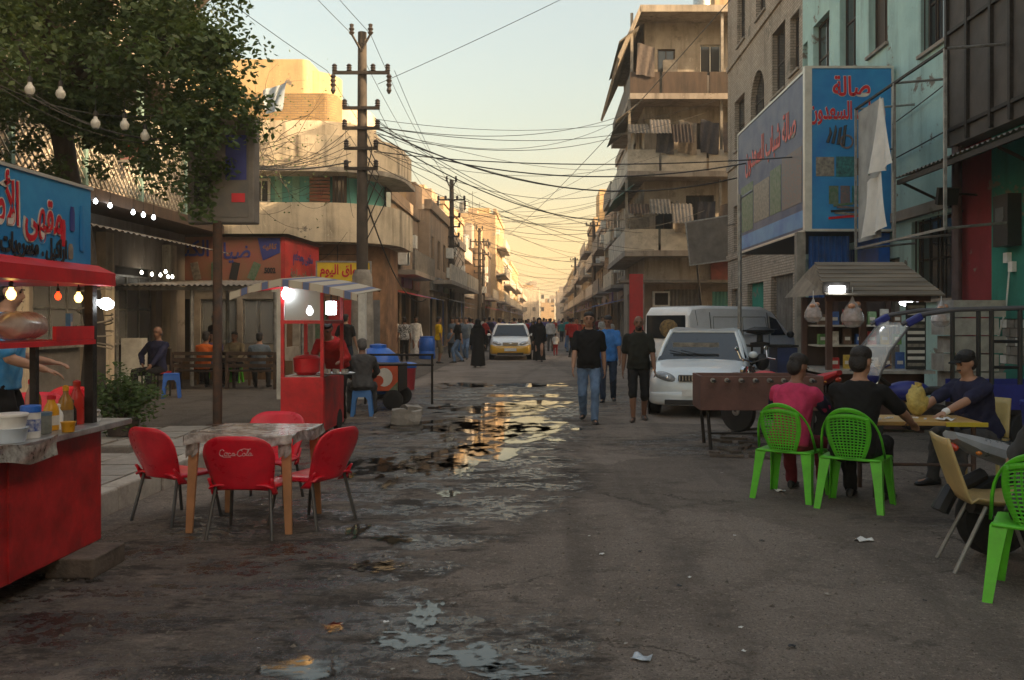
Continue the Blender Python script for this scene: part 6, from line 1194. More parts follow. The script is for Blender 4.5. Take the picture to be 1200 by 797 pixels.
# van: side towards us, nose to the right
vx = car_paint('van_white', (.86, .86, .85)); van = empty('parked_van', (2.95, 22.6, 0), R(-52), 'white panel van with its tail to the street behind the hatchback', 'van')   # local +x runs tail to nose after this turn
van.location.x = 3.62; van.scale = (1.16, 1, 1); van.rotation_euler = (0, 0, R(38)); VL, VW = 3.9, 1.66
mb = MB(); R_ = []
side = [(0, .35), (0, 1.75), (.12, 1.93), (.5, 1.97), (2.55, 1.96), (2.95, 1.82), (3.5, 1.22), (3.85, 1.02), (3.98, .8), (3.98, .35), (3.6, .25), (.2, .25)]
for y, sc in ((-.03, .93), (.05, 1), (VW - .05, 1), (VW + .03, .93)):
    R_.append([Vector((1.95 + (x - 1.95) * (.985 if sc < 1 else 1), y if z < 1.2 else y + (VW / 2 - y) * .12 * (z - 1.2) / .75, .9 + (z - .9) * sc)) for x, z in side])
mb.loft(R_); mb.build('body', vx, van, bevel=.03, smooth=True)
vg = M_('car_glass'); yo = -.036
def vs(x, z, y): return Vector((x, (y if z < 1.2 else y + (VW / 2 - y) * .12 * (z - 1.2) / .75) - .012, z))
def vpane(nm, pts, m): mb = MB(); mb.quad(*[vs(x, z, -.03) for x, z in pts]); return mb.build(nm, m, van)
vpane('window', [(2.75, 1.18), (3.3, 1.18), (3.0, 1.62), (2.75, 1.70)], vg)
for a, b in ((.75, 1.65), (1.75, 2.62)):
    vpane('side_panel', [(a, 1.2), (b, 1.2), (b - .03, 1.68), (a + .03, 1.68)], car_paint('van_panel', (.80, .80, .79)))
    mb = MB(); pts = [vs(a, 1.2, -.034), vs(b, 1.2, -.034), vs(b - .03, 1.68, -.034), vs(a + .03, 1.68, -.034)]; mb.tube(pts + [pts[0]], .009, 5); mb.build('panel_rim', M_('galv'), van)
for x in (.68, 1.7, 2.68): mb = MB(); mb.tube([vs(x, .45, -.028), vs(x, 1.15, -.028), vs(x, 1.8, -.028)], .008, 4); mb.build('door_seam', M_('black'), van)
mb = MB(); mb.b2((-.02, .14, 1.12), (-.006, VW - .14, 1.72)); rw = mb.build('rear_window', vg, van); mb = MB(); mb.ell((-.03, .7, 1.38), (.012, .34, .24), 12, 6); mb.build('painted_lion', mat('lion', (.34, .22, .08), .6, .5, 14, col2=(.05, .04, .03)), rw, smooth=2)
for y in (.08, VW - .2): mb = MB(); mb.b2((-.025, y, .7), (-.0, y + .12, 1.1)); mb.build('tail_lamp', M_('sign_red'), van)
MB().ell((3.35, -.16, 1.2), (.06, .12, .1), 10, 6).build('mirror', M_('black'), van, smooth=2); mb = MB(); mb.quad(Vector((3.02, .16, 1.80)), Vector((3.52, .06, 1.24)), Vector((3.52, VW - .06, 1.24)), Vector((3.02, VW - .16, 1.80))); mb.build('windscreen', vg, van)
MB().b2((-.09, .05, .35), (-.02, VW - .05, .52)).build('bumper', M_('black'), van)
for x in (.75, 3.2):
    for y in (.06, VW - .06): t = MB().lathe([(.18, -.09), (.28, -.09), (.3, -.06), (.3, .06), (.28, .09), (.18, .09)], (0, 0, 0), 20, 'Y').build('wheel', M_('rubber'), van, (x, y, .3), smooth=True); MB().lathe([(0, -.07), (.18, -.08), (.18, .08), (0, .07)], (0, 0, 0), 14, 'Y').build('rim', M_('steel'), t)
# ---------------------------------------------------------------- kiosk
kx0, kx1, ky0, ky1 = 3.98, 5.36, 12.7, 14.0
kk = empty('snack_kiosk', (4.8, 13.3, 0), label='small wooden snack kiosk with sloping plank roof before the games hall', cat='kiosk')
dkw = mat('kiosk_wood', (.085, .042, .032), .65, .3, 5, stretch=(1, 1, .2), bump=.2)
for x in (kx0 + .04, kx0 + .52, kx1 - .04):
    for y in (ky0 + .04, ky1 - .04): mb = MB(); mb.b2((x - .04, y - .04, 0), (x + .04, y + .04, 1.95)); WB(mb, 'post', dkw, kk)
mb = MB(); mb.b2((kx0, ky0, .05), (kx1, ky0 + .03, .85)); WB(mb, 'front_panel', dkw, kk)
mb = MB(); mb.b2((kx0 + .03, ky1 - .03, .05), (kx1 - .03, ky1, 1.95)); WB(mb, 'back_panel', mat('kiosk_back', (.06, .04, .035), .8, .3, 4), kk)
mb = MB(); mb.b2((kx0 - .1, ky0 - .25, .85), (kx1 + .05, ky1, .89)); WB(mb, 'counter', mat('marble_top', (.33, .31, .28), .4, .3, 6), kk)
for z in (1.2, 1.5): mb = MB(); mb.b2((kx0 + .1, ky0 + .7, z), (kx1 - .1, ky1 - .04, z + .025)); WB(mb, 'shelf', M_('alu'), kk)
mb = MB(); mb.b2((kx0 - .05, ky0 - .1, 1.86), (kx1 + .05, ky0 - .05, 1.98)); WB(mb, 'fascia', dkw, kk)
pl = mat('plank_grey', (.20, .165, .125), .9, .3, 4, stretch=(.15, 1, 1), bump=.4)
for k in range(8):      # roof planks lapping up the slope
    t = k / 8; y = ky0 - .3 + t * 1.05; z = 1.97 + t * .52; i = .28 * t
    mb = MB(); mb.box(((kx0 + kx1) / 2 + .0, y, z), (kx1 - kx0 + .26 - i * 1.3, .16, .022), rx=R(22)); WB(mb, 'roof_plank', pl, kk)
mb = MB(); mb.quad((kx0 - .12, ky0 - .3, 1.95), (kx0 + .06, ky0 + .72, 2.46), (kx0 + .06, ky1 + .1, 2.3), (kx0 - .2, ky1 + .2, 1.95)); WB(mb, 'roof_hip', pl, kk); mb = MB(); mb.quad((kx1 + .12, ky0 - .3, 1.95), (kx1 - .06, ky0 + .72, 2.46), (kx1 - .06, ky1 + .1, 2.3), (kx1 + .2, ky1 + .2, 1.95)); WB(mb, 'roof_hip', pl, kk)
GR = [('red and white snack packet', (.42, .03, .03)), ('yellow snack packet', (.5, .35, .05)), ('green snack packet', (.12, .25, .08)), ('white carton', (.5, .48, .44)), ('brown tin', (.15, .09, .06)), ('blue packet', (.05, .12, .35))]
for sh, z in ((0, .892), (1, 1.227), (2, 1.527)):
    for k in range(7):
        x = kx0 + .22 + k * .19; y = ky0 + (.35 if sh == 0 else .95); g_ = GR[(k + sh * 2) % 6]; q = ('counter', 'lower shelf', 'upper shelf')[sh]
        o = empty('snack_packet', (x, y, z), rng.uniform(-.3, .3), '%s standing on the kiosk %s' % (g_[0], q), 'packet', 'goods in the kiosk'); MB().box((0, 0, .08 + .02 * (k % 3)), (.13, .06, .16 + .04 * (k % 3)), taper=.94).build('pack', mat(g_[0].replace(' ', '_'), g_[1], .4, .3, 18), o); MB().box((0, -.0, .09), (.08, .064, .05)).build('print', M_('print_white'), o)
def hang_bag(label, p, s=1):
    o = empty('hanging_bag', p, 0, label, 'bag', 'clear bags hanging from the kiosk')
    MB().lathe([(.012, 0), (.03, -.05), (.10, -.14), (.155, -.25), (.16, -.33), (.10, -.41), (.02, -.43)], (0, 0, 0), 14).build('bag_film', mat('bag_clear', (.62, .60, .60), .15, .2, 18, alpha=.45, bump=.5, bscale=25), o, smooth=True); MB().tube([(0, 0, 0), (0, 0, .14)], .006, 4).build('tie', M_('white_plastic'), o)
    for k in range(9): a = k * 2.4; MB().ell((.075 * math.cos(a), .075 * math.sin(a), -.34 + .03 * k), (.055, .055, .04), 8, 6).build('bun', mat('bun', (.50, .26, .16), .7, .2, 10), o, smooth=2)
    o.scale = (s, s, s); return o
hang_bag('clear bag of buns hanging before the blue shutter', P(953, 350, 12.4), .78); hang_bag('bigger clear bag of buns hanging at the kiosk opening', P(999, 348, 12.4)); hang_bag('clear bag hanging at the kiosk side by the pipe', P(1103, 352, 12.9), .9)
o = empty('tube_lamp', P(981, 339, 12.35), R(-6), 'glowing white tube lamp under the kiosk roof corner', 'lamp'); MB().box((0, 0, 0), (.22, .05, .085)).build('tube', M_('led_white'), o, bevel=.015); MB().box((.0, .06, .02), (.36, .06, .16)).build('housing', M_('iron'), o)
o = empty('dome_lamp', P(1062, 355, 12.9), 0, 'white lamp glowing deep inside the kiosk', 'lamp'); MB().ell((0, 0, 0), (.10, .06, .045), 12, 8).build('bulb', M_('led_white'), o, smooth=2); MB().box((0, .05, .06), (.16, .06, .05)).build('housing', M_('white_plastic'), o)
# newspapers / cards clipped beside the kiosk
o = empty('card_rack', (5.2, 12.62, .9), 0, 'rack of black and white printed cards on the kiosk front', 'rack'); MB().b2((-.13, 0, 0), (.15, .02, .95)).build('board', M_('print_black'), o)
for k in range(10): MB().b2((-.11, -.006, .05 + k * .09), (.13, -.001, .095 + k * .09)).build('card', M_('print_white') if k % 3 else M_('print_tan'), o)
o = empty('block_stack', (6.4, 13.6, 0), 0, 'pale stacked crates and cartons between kiosk and red wall', 'crates')
for k in range(7): MB().box((.05 * (-1) ** k, 0, .15 + k * .27), (.8, .5, .25), rz=.05 * (-1) ** k).build('crate', mat('carton', (.36, .33, .29), .8, .25, 4, dirt=.4), o)
# ---------------------------------------------------------------- foosball table
fb = empty('football_table', ((889 - 640) * 11.2 / 1050, 11.35, 0), R(-2), 'brown wooden table-football table beside the white car', 'game table'); fw, fd = 1.5, .72
br = mat('table_brown', (.135, .062, .050), .6, .25, 4, bump=.15, dirt=.4)
for y, nm in ((-fd / 2, 'front_board'), (fd / 2, 'rear_board')): MB().box((0, y, .70), (fw, .03, .42)).build(nm, br, fb, bevel=.006)
for x in (-fw / 2 + .015, fw / 2 - .015): MB().box((x, 0, .70), (.03, fd - .032, .42)).build('end_board', br, fb)
MB().box((0, 0, .76), (fw - .06, fd - .04, .02)).build('pitch', mat('pitch', (.05, .14, .06), .6, .2, 5), fb)
for k in range(8):
    x = -fw / 2 + .15 + k * .172; rd = MB().tube([(x, -fd / 2 - .16, .86), (x, fd / 2 + .16, .86)], .009, 6).build('rod', M_('chrome'), fb); MB().tube([(x, -fd / 2 - .2, .86), (x, -fd / 2 - .08, .86)], .019, 8).build('grip', M_('black'), rd); MB().lathe([(.03, -.01), (.03, .01)], (x, -fd / 2 - .02, .86), 10, 'Y').build('bush', M_('steel'), rd)
    for j in range(3): MB().box((x, -.22 + j * .22, .82), (.025, .03, .10)).build('player', M_('sign_red') if k % 2 else M_('blue_plastic'), rd)
for x in (-fw / 2 + .1, fw / 2 - .1):
    for y in (-fd / 2 + .06, fd / 2 - .06): MB().tube([(x, y, .5), (x - .04 * sgn(x), y, .0)], .022, 6).build('leg', M_('iron'), fb)
MB().tube([(-fw / 2 + .1, -fd / 2 + .06, .2), (fw / 2 - .1, -fd / 2 + .06, .2)], .014, 6).build('stretcher', M_('iron'), fb)
# ---------------------------------------------------------------- motorcycles
def spoke_wheel(parent, c, r, w_=.09, tilt=0):
    t = MB().lathe([(r - .075, -w_ / 2), (r - .02, -w_ / 2), (r, -w_ / 5), (r, w_ / 5), (r - .02, w_ / 2), (r - .075, w_ / 2)], (0, 0, 0), 26, 'X').build('wheel', M_('rubber'), parent, c, (0, 0, tilt), smooth=True)
    MB().lathe([(r - .095, -.03), (r - .074, -.04), (r - .074, .04), (r - .095, .03)], (0, 0, 0), 24, 'X').build('rim', M_('steel'), t, smooth=True); MB().lathe([(.01, -.07), (.06, -.06), (.075, -.03), (.075, .03), (.06, .06), (.01, .07)], (0, 0, 0), 14, 'X').build('hub', M_('steel'), t, smooth=True)
    mb = MB()
    for k in range(14): a = k * math.pi / 7; mb.tube([(.04 * (-1) ** k, .07 * math.cos(a), .07 * math.sin(a)), (0, (r - .09) * math.cos(a + .3), (r - .09) * math.sin(a + .3))], .003, 4)
    mb.build('spokes', M_('chrome'), t)['kind'] = 'stuff'; return t
def motorcycle(label, loc, rz, tail, seat=True):
    """front towards +y"""
    r = empty('motorcycle', loc, rz, label, 'motorcycle'); spoke_wheel(r, (0, -.62, .30), .30, .11); spoke_wheel(r, (0, .64, .30), .30, .09)
    for s in (-1, 1): MB().tube([(s * .07, .64, .3), (s * .08, .42, .95)], .02, 8).build('fork', M_('chrome'), r); MB().tube([(s * .09, -.62, .3), (s * .11, -.35, .66)], .022, 8).build('shock', M_('chrome'), r); MB().tube([(s * .09, -.62, .3), (s * .1, -.1, .32)], .02, 6).build('swing_arm', M_('iron'), r); MB().tube([(0, .4, 1.0), (s * .28, .34, 1.06), (s * .36, .26, 1.04)], .012, 6).build('handlebar', M_('chrome'), r); MB().ell((s * .33, .4, 1.2), (.05, .015, .035), 10, 6).build('mirror', M_('chrome'), r, smooth=2); MB().tube([(s * .3, .36, 1.06), (s * .33, .4, 1.18)], .006, 5).build('mirror_stem', M_('chrome'), r)
    MB().tube([(0, .42, .95), (0, .25, .72), (0, .1, .35), (0, -.2, .32), (0, -.4, .62)], .025, 8).build('frame', M_('iron'), r); MB().ell((0, .02, .38), (.13, .2, .17), 14, 8).build('engine', M_('iron'), r, smooth=2)
    MB().ell((0, .16, .78), (.13, .26, .12), 16, 8).build('fuel_tank', tail, r, smooth=2)
    mb = MB(); mb.loft([[Vector((x * w_, y, z + h)) for x, h in ((-1, 0), (-.85, .05), (0, .065), (.85, .05), (1, 0), (.6, -.04), (-.6, -.04))] for y, z, w_ in ((.0, .78, .07), (-.15, .76, .12), (-.45, .78, .13), (-.7, .82, .10))]); mb.build('seat', M_('black'), r, smooth=True)
    mb = MB(); mb.loft([[Vector((x * w_, y, z + h * k)) for x, h in ((-1, -.5), (-1, .3), (-.6, 1), (.6, 1), (1, .3), (1, -.5), (.5, -1), (-.5, -1))] for y, z, w_, k in ((-.1, .68, .15, .08), (-.5, .74, .16, .09), (-.8, .84, .12, .07), (-.98, .92, .07, .03))]); tl = mb.build('tail_cowl', tail, r, smooth=True)
    MB().ell((0, -.97, .83), (.07, .03, .035), 10, 6).build('tail_lamp', mat('lamp_red', (.5, .05, .02), .2, .1, coat=.5), tl, smooth=2)
    for s in (-1, 1): MB().ell((s * .13, -.86, .80), (.022, .02, .016), 8, 6).build('indicator', mat('amber', (.5, .16, .02), .2, .1), tl, smooth=2)
    mb = MB(); mb.tube([(.13, .1, .28), (.15, -.3, .27), (.16, -.5, .34), (.16, -.95, .42)], [.022, .03, .05, .045], 10); mb.build('exhaust', mat('exhaust', (.10, .10, .10), .35, .3, 6, metal=.8), r, smooth=True); mb = MB(); mb.tube([(0, -.72, .62), (0, -.98, .5), (0, -1.06, .36)], [.05, .06, .06], 8); mb.build('mudguard', M_('black'), r, smooth=True)
    MB().tube([(-.08, -.1, .3), (-.2, -.05, .0)], .012, 6).build('side_stand', M_('iron'), r); MB().lathe([(.01, -.05), (.08, -.03), (.085, .02)], (0, .52, .86), 14, 'Y').build('headlight', M_('chrome'), r, smooth=True)
    for s in (-1, 1): MB().tube([(s * .05, -.1, .35), (s * .22, -.12, .33)], .012, 6).build('footpeg', M_('iron'), r)
    return r
mat('bike_silver', (.38, .42, .46), .3, .15, 5, metal=.35, coat=.4)
motorcycle('silver-tailed motorcycle parked behind the beige chair', (3.66, 6.25, 0), R(-76), M_('bike_silver')).scale = (1, 1, .9)
motorcycle('red motorcycle parked behind the table-football table', (3.15, 12.3, 0), R(40), M_('red_paint'))
# the tricycle with the clear windscreen
tc_ = empty('motor_tricycle', (4.55, 10.9, 0), R(-100), 'blue motor tricycle with curved clear windscreen behind the games table', 'tricycle')
tc_.rotation_euler = (0, 0, 0); mat('trike_blue', (.02, .03, .22), .4, .2, 5)
spoke_wheel(tc_, (-.75, 0, .3), .3, .1, R(90)); 
for y in (-.5, .5): spoke_wheel(tc_, (1.1, y, .3), .3, .12, R(90))
for y in (-.08, .08): MB().tube([(-.75, y, .3), (-.5, y, 1.0)], .022, 8).build('fork', M_('chrome'), tc_)
MB().tube([(-.5, -.38, 1.08), (-.5, -.12, 1.02), (-.5, .12, 1.02), (-.5, .38, 1.08)], .014, 6).build('handlebar', M_('chrome'), tc_); MB().ell((-.62, 0, .92), (.12, .16, .13), 14, 8).build('headlight_cowl', M_('trike_blue'), tc_, smooth=2); MB().ell((-.15, 0, .74), (.28, .14, .12), 14, 8).build('fuel_tank', M_('trike_blue'), tc_, smooth=2); MB().box((.25, 0, .74), (.5, .3, .09)).build('seat', M_('black'), tc_, bevel=.03); MB().box((.05, 0, .42), (.5, .24, .3)).build('engine', M_('iron'), tc_, bevel=.04); MB().tube([(-.5, 0, .9), (0, 0, .5), (1.1, 0, .4)], .03, 8).build('frame', M_('iron'), tc_)
MB().b2((.55, -.55, .5), (1.55, .55, .56)).build('cargo_bed', M_('iron'), tc_)
for y in (-.55, .52): MB().b2((.55, y, .561), (1.55, y + .03, .85)).build('cargo_side', M_('trike_blue'), tc_)
for x in (.62, .95):
    for y in (-.5, .5): MB().tube([(x, y, .55), (x, y, 1.72)], .028, 6).build('roof_post', M_('black'), tc_)
for z in (1.05, 1.35): MB().tube([(.62, -.5, z), (.95, -.5, z)], .02, 6).build('rung', M_('black'), tc_)
for y in (-.5, .5): MB().tube([(-.42, y, 1.55), (-.2, y, 1.66), (.2, y, 1.72), (1.0, y, 1.74)], .028, 8).build('roof_tube', mat('tube_grey', (.09, .09, .10), .5, .2), tc_, smooth=True)
sheet('windscreen', lambda u, v: Vector((-.78 + .38 * v ** 1.4 + .1 * (u * 2 - 1) ** 2, (u * 2 - 1) * .5, .95 + .62 * v)), 12, 10, .006, mat('screen_film', (.8, .8, .78), .06, .1, 3, alpha=.28, spec=.9), tc_)
for s in (-1, 1): MB().tube([(-.68, s * .5, .95), (-.55, s * .5, 1.25), (-.30, s * .5, 1.57)], .014, 6).build('screen_rim', M_('tube_grey'), tc_)
for s in (-1, 1): MB().box((-.28, s * .5, 1.6), (.2, .08, .09), ry=-.5).build('blue_wrap', M_('trike_blue'), tc_, bevel=.02)
bgx = empty('yellow_sack', (3.52, 8.5, .69), .3, 'crumpled yellow plastic sack before the tricycle', 'sack'); rk = MB().ell((0, 0, .42), (.24, .22, .42), 20, 14).mesh('sack', mat('sack_yellow', (.46, .36, .10), .6, .3, 7, bump=.4, bscale=14)); bm = bmesh.new(); bm.from_mesh(rk)
for v in bm.verts: v.co *= 1 + .28 * noise.noise(v.co * 9)
bm.to_mesh(rk); bm.free(); rk.polygons.foreach_set('use_smooth', [True] * len(rk.polygons)); link('sack', rk, bgx); bgx.scale = (.42, .42, .34); MB().tube([(0, 0, .8), (.04, 0, .92)], [.05, .09], 8).build('knot', M_('sack_yellow'), bgx)
# workbench with a black machine behind the hatchback
wbn = empty('workbench', (4.6, 18.1, 0), 0, 'steel workbench with navy side panel behind the hatchback', 'workbench'); MB().b2((-.55, -.3, 1.06), (.42, .35, 1.1)).build('top', M_('iron'), wbn); MB().b2((.0, -.28, .1), (.4, .33, 1.05)).build('cabinet', mat('navy_panel', (.03, .045, .12), .5, .3, 4), wbn)
for x in (-.5,): 
    for y in (-.25, .3): MB().tube([(x, y, 0), (x, y, 1.06)], .022, 6).build('leg', M_('iron'), wbn)
mc = empty('black_machine', (4.32, 18.1, 1.1), 0, 'squat black machine bolted on the workbench', 'machine'); MB().lathe([(.2, 0), (.2, .04), (.07, .06), (.06, .2), (.28, .24), (.3, .3), (.12, .36)], (0, 0, 0), 14).build('head', M_('black'), mc, smooth=True); MB().tube([(-.35, 0, .28), (.35, 0, .3)], .02, 6).build('handle', M_('black'), mc)
mc = empty('hanging_gearbox', (4.28, 17.75, .62), 0, 'black gearbox hung below the workbench top', 'machine'); MB().ell((0, 0, .15), (.14, .12, .17), 12, 8).build('housing', M_('black'), mc, smooth=2); MB().tube([(0, 0, .25), (0, 0, .46)], .03, 6).build('hanger', M_('iron'), mc); MB().ell((-.2, 0, .2), (.11, .1, .11), 10, 6).build('motor', M_('iron'), mc, smooth=2)
# ---------------------------------------------------------------- games table
gt = empty('games_table', (3.38, 8.25, 0), R(-4), 'narrow wooden games table with yellow edge at the green chairs', 'table'); MB().b2((-.45, -.25, .655), (.52, .35, .69)).build('tabletop', mat('yellow_wood', (.40, .24, .07), .5, .25, 5, stretch=(.3, 1, 1)), gt, bevel=.004); MB().b2((.2, -.27, .65), (.56, -.252, .688)).build('yellow_edge', mat('edge_yellow', (.55, .42, .03), .5, .2), gt)
for x in (-.4, .46):
    for y in (-.2, .3): MB().tube([(x, y, 0), (x, y, .655)], .022, 6).build('leg', M_('rust'), gt)
MB().tube([(-.4, -.2, .3), (.46, -.2, .3)], .016, 6).build('stretcher', M_('rust'), gt)
for k in range(7): o = empty('domino', (3.05 + .07 * k + .02 * (k % 2), 8.2 + .05 * (k % 3), .691), rng.random() * 3, 'white domino tile lying on the games table', 'domino', 'domino tiles on the games table'); MB().box((0, 0, .006), (.025, .05, .011)).build('tile', M_('white_plastic'), o); MB().box((0, 0, .0122), (.022, .003, .001)).build('bar', M_('print_black'), o)
o = empty('paper_wad', (3.62, 8.12, .691), .4, 'crumpled white paper on the games table', 'paper'); sheet('paper', lambda u, v: Vector((u * .16 - .08, v * .12 - .06, .012 + .014 * math.sin(u * 9) * math.cos(v * 8))), 8, 8, .002, M_('white_plastic'), o); MB().box((.0, .0, .02), (.05, .03, .012), rz=.5).build('fold', M_('white_plastic'), o)
o = empty('blue_bin', (5.05, 8.9, 0), 0, 'round navy blue tub against the broken wall', 'tub'); MB().lathe([(.24, 0), (.3, .75), (.31, .76)], (0, 0, 0), 18).build('tub', M_('trike_blue'), o, smooth=True); MB().lathe([(.315, .75), (.315, .79), (.1, .84)], (0, 0, 0), 18).build('lid', M_('trike_blue'), o, smooth=True)
ych = empty('yellow_chair', (4.25, 8.75, 0), R(140), 'yellow plastic chair under the man in the black cap', 'chair'); ym = mat('chair_yellow', (.44, .34, .13), .5, .15, 5)
sheet('seat', lambda u, v: Vector(((u * 2 - 1) * .21, -.2 + .42 * v, .43)), 6, 6, .02, ym, ych); sheet('backrest', lambda u, v: Vector(((u * 2 - 1) * .21, -.2 - .1 * v + .06 * (u * 2 - 1) ** 2, .45 + .38 * v)), 8, 6, .018, ym, ych)
for sx_ in (-1, 1):
    for sy_ in (-1, 1): MB().tube([(sx_ * .18, sy_ * .17, .43), (sx_ * .2, sy_ * .21, 0)], .02, 6).build('leg', ym, ych)
# ---------------------------------------------------------------- litter, stones, grit
lit = random.Random(11); LG = 'scraps of litter on the road'
def scrap(p, s, m, label): o = empty('litter_scrap', p, lit.random() * 6, label, 'litter', LG); sheet('scrap', lambda u, v: Vector(((u - .5) * s, (v - .5) * s * .7, .012 + s * .12 * math.sin(u * 7 + s * 90) * math.cos(v * 5))), 6, 5, .002, m, o); return o
scrap(G(752, 773), .09, mat('scrap_bluewhite', (.40, .45, .50), .5, .3, 30), 'pale blue and white wrapper lying alone on the road'); scrap(G(1012, 634), .12, M_('white_plastic'), 'white paper scrap on the road before the black-shirted man'); scrap(G(914, 576), .09, M_('white_plastic'), 'white crumpled cup under the pink-shirted man\'s chair')
for k in range(55):
    px, py = lit.uniform(380, 1180), lit.uniform(480, 790); scrap(G(px, py), lit.uniform(.015, .038), lit.choice([M_('white_plastic'), M_('print_tan'), M_('carton'), M_('print_black'), M_('print_black')]), 'small scrap of litter trodden into the road')
for k in range(26): px, py = 835 + lit.random() * 80, 500 + lit.random() * 40; o = MB().box((0, 0, .02), (.3 * lit.random() + .1, .05, .03), rz=lit.random() * 3, rx=.1 * lit.random()).build('scrap_wood', M_('old_wood'), None, G(px, py)); tag(o, 'splintered stick in the scrap heap under the table-football table', 'stick', 'scrap heap sticks')
nn_ = 5200; gr_ = np.random.default_rng(6); mb = MB(); q8 = [(1, 0, 0), (0, 1, 0), (-1, 0, 0), (0, -1, 0), (0, 0, 1)]
for k in range(nn_):
    px, py = gr_.uniform(60, 1200), 400 + 397 * gr_.random() ** .7; c = G(px, py)
    if c.x < -3.55 or c.x > 7: continue
    s = gr_.uniform(.003, .0075) * (1 + 1.5 * (gr_.random() < .06)); mb.add([(c.x + a * s * gr_.uniform(.6, 1.3), c.y + b * s * gr_.uniform(.6, 1.3), .001 + e * s * .8) for a, b, e in q8], [(0, 1, 4), (1, 2, 4), (2, 3, 4), (3, 0, 4)])
o = mb.build('gravel', mat('gravel', (.20, .17, .14), .9, .5, 30, col2=(.06, .05, .04))); tag(o, 'loose grit and small stones scattered over the road', 'gravel', kind='stuff')
# ---------------------------------------------------------------- people
def ik(a, t, l1, l2, pole):
    a, t, pole = Vector(a), Vector(t), Vector(pole); d = t - a; L = min(max(d.length, abs(l1 - l2) + .01), (l1 + l2) * .998); d.normalize(); t = a + d * L
    x = (l1 * l1 - l2 * l2 + L * L) / (2 * L); h = math.sqrt(max(l1 * l1 - x * x, 0)); p = pole - d * pole.dot(d); p = p.normalized() if p.length > 1e-5 else d.orthogonal().normalized()
    return a + d * x + p * h, t
def cone(mb, a, b, ra, rb, n=14):
    a, b = Vector(a), Vector(b); d = (b - a); L = max(d.length, 1e-4); d /= L; pts = []; rs = []
    for s in (.0, .35, .7, .92): pts.append(a - d * ra * math.sqrt(max(1 - s * s, 0)) ); rs.append(max(ra * s, .001))
    pts.append(a); rs.append(ra); pts.append(b); rs.append(rb)
    for s in (.92, .7, .35, 0): pts.append(b + d * rb * math.sqrt(max(1 - s * s, 0))); rs.append(max(rb * s, .001))
    mb.tube(pts, rs, n)
def torso(mb, sk, ts, inf=0, n=20):
    rings = []
    for t, w_, d_, off in ts:
        c = sk['pv'].lerp(sk['nk'], t); ax = (sk['nk'] - sk['pv']).normalized(); k = min(max(t, 0), 1); rt = sk['rt'].lerp(sk['rs'], k).normalized(); fw = ax.cross(rt) * -1; fw = rt.cross(ax) * -1 if False else ax.cross(rt)
        fw = -fw if fw.dot(sk['fw']) < 0 else fw; c = c + fw * off
        rings.append([c + rt * (w_ + inf) * math.copysign(abs(math.cos(a)) ** .85, math.cos(a)) + fw * (d_ + inf) * math.sin(a) for a in [2 * math.pi * j / n for j in range(n)]])
    mb.loft(rings)
TS = [(-.20, .06, .06, -.005), (-.13, .125, .10, -.01), (-.03, .165, .118, -.015), (.10, .162, .112, -.005), (.30, .145, .10, .01), (.50, .155, .108, .012), (.72, .172, .112, .005), (.84, .168, .098, -.005), (.93, .122, .082, -.01), (1.02, .068, .064, -.005)]
def rotm(x, y, z): return Matrix((x, y, z)).transposed()
def skeleton(h=1.72, pelvis=(0, 0, .93), lean=(0, 0, 1), turn=0, hand=((.27, .08, .78), (-.27, .08, .78)), foot=((.1, 0, .08), (-.1, 0, .08)), look=(0, 1, 0), elbow=((.35, -1, -.2), (-.35, -1, -.2)), knee=((.05, 1, .1), (-.05, 1, .1)), toe=None, hdir=(None, None)):
    s = {}; k = h / 1.72; pv = Vector(pelvis); ax = Vector(lean).normalized(); s['k'] = k; s['pv'] = pv; s['nk'] = pv + ax * .535 * k; s['rt'] = Vector((1, 0, 0)); s['rs'] = Vector((math.cos(turn), math.sin(turn), 0)); s['fw'] = Vector((0, 1, 0)); s['ax'] = ax
    lk = Vector(look).normalized(); s['look'] = lk; s['nt'] = s['nk'] + (ax * .7 + Vector((0, 0, .5)) + lk * .12).normalized() * .055 * k; s['hd'] = s['nt'] + (Vector((0, 0, 1)) * .8 + ax * .25 + lk * .14).normalized() * .092 * k
    for i, sg in ((0, 1), (1, -1)):
        sh = s['nk'] - ax * .085 * k + s['rs'] * sg * .18 * k; el, wr = ik(sh, hand[i], .285 * k, .25 * k, elbow[i]); s['sh%d' % i], s['el%d' % i], s['wr%d' % i] = sh, el, wr
        hp = pv - ax * .05 * k + s['rt'] * sg * .092 * k; kn, an = ik(hp, foot[i], .425 * k, .415 * k, knee[i]); s['hp%d' % i], s['kn%d' % i], s['an%d' % i] = hp, kn, an
        s['toe%d' % i] = Vector((toe[i] if toe else (sg * .15, 1, 0))).normalized(); s['hdir%d' % i] = Vector(hdir[i]).normalized() if hdir[i] else (wr - el).normalized()
    return s
def head_parts(s):
    k = s['k']; f = s['look'].copy(); u = Vector((0, 0, 1)); u = (u - f * u.dot(f) * .9).normalized(); f = (f - u * f.dot(u)).normalized(); r = f.cross(u); return k, f, u, r, s['hd']
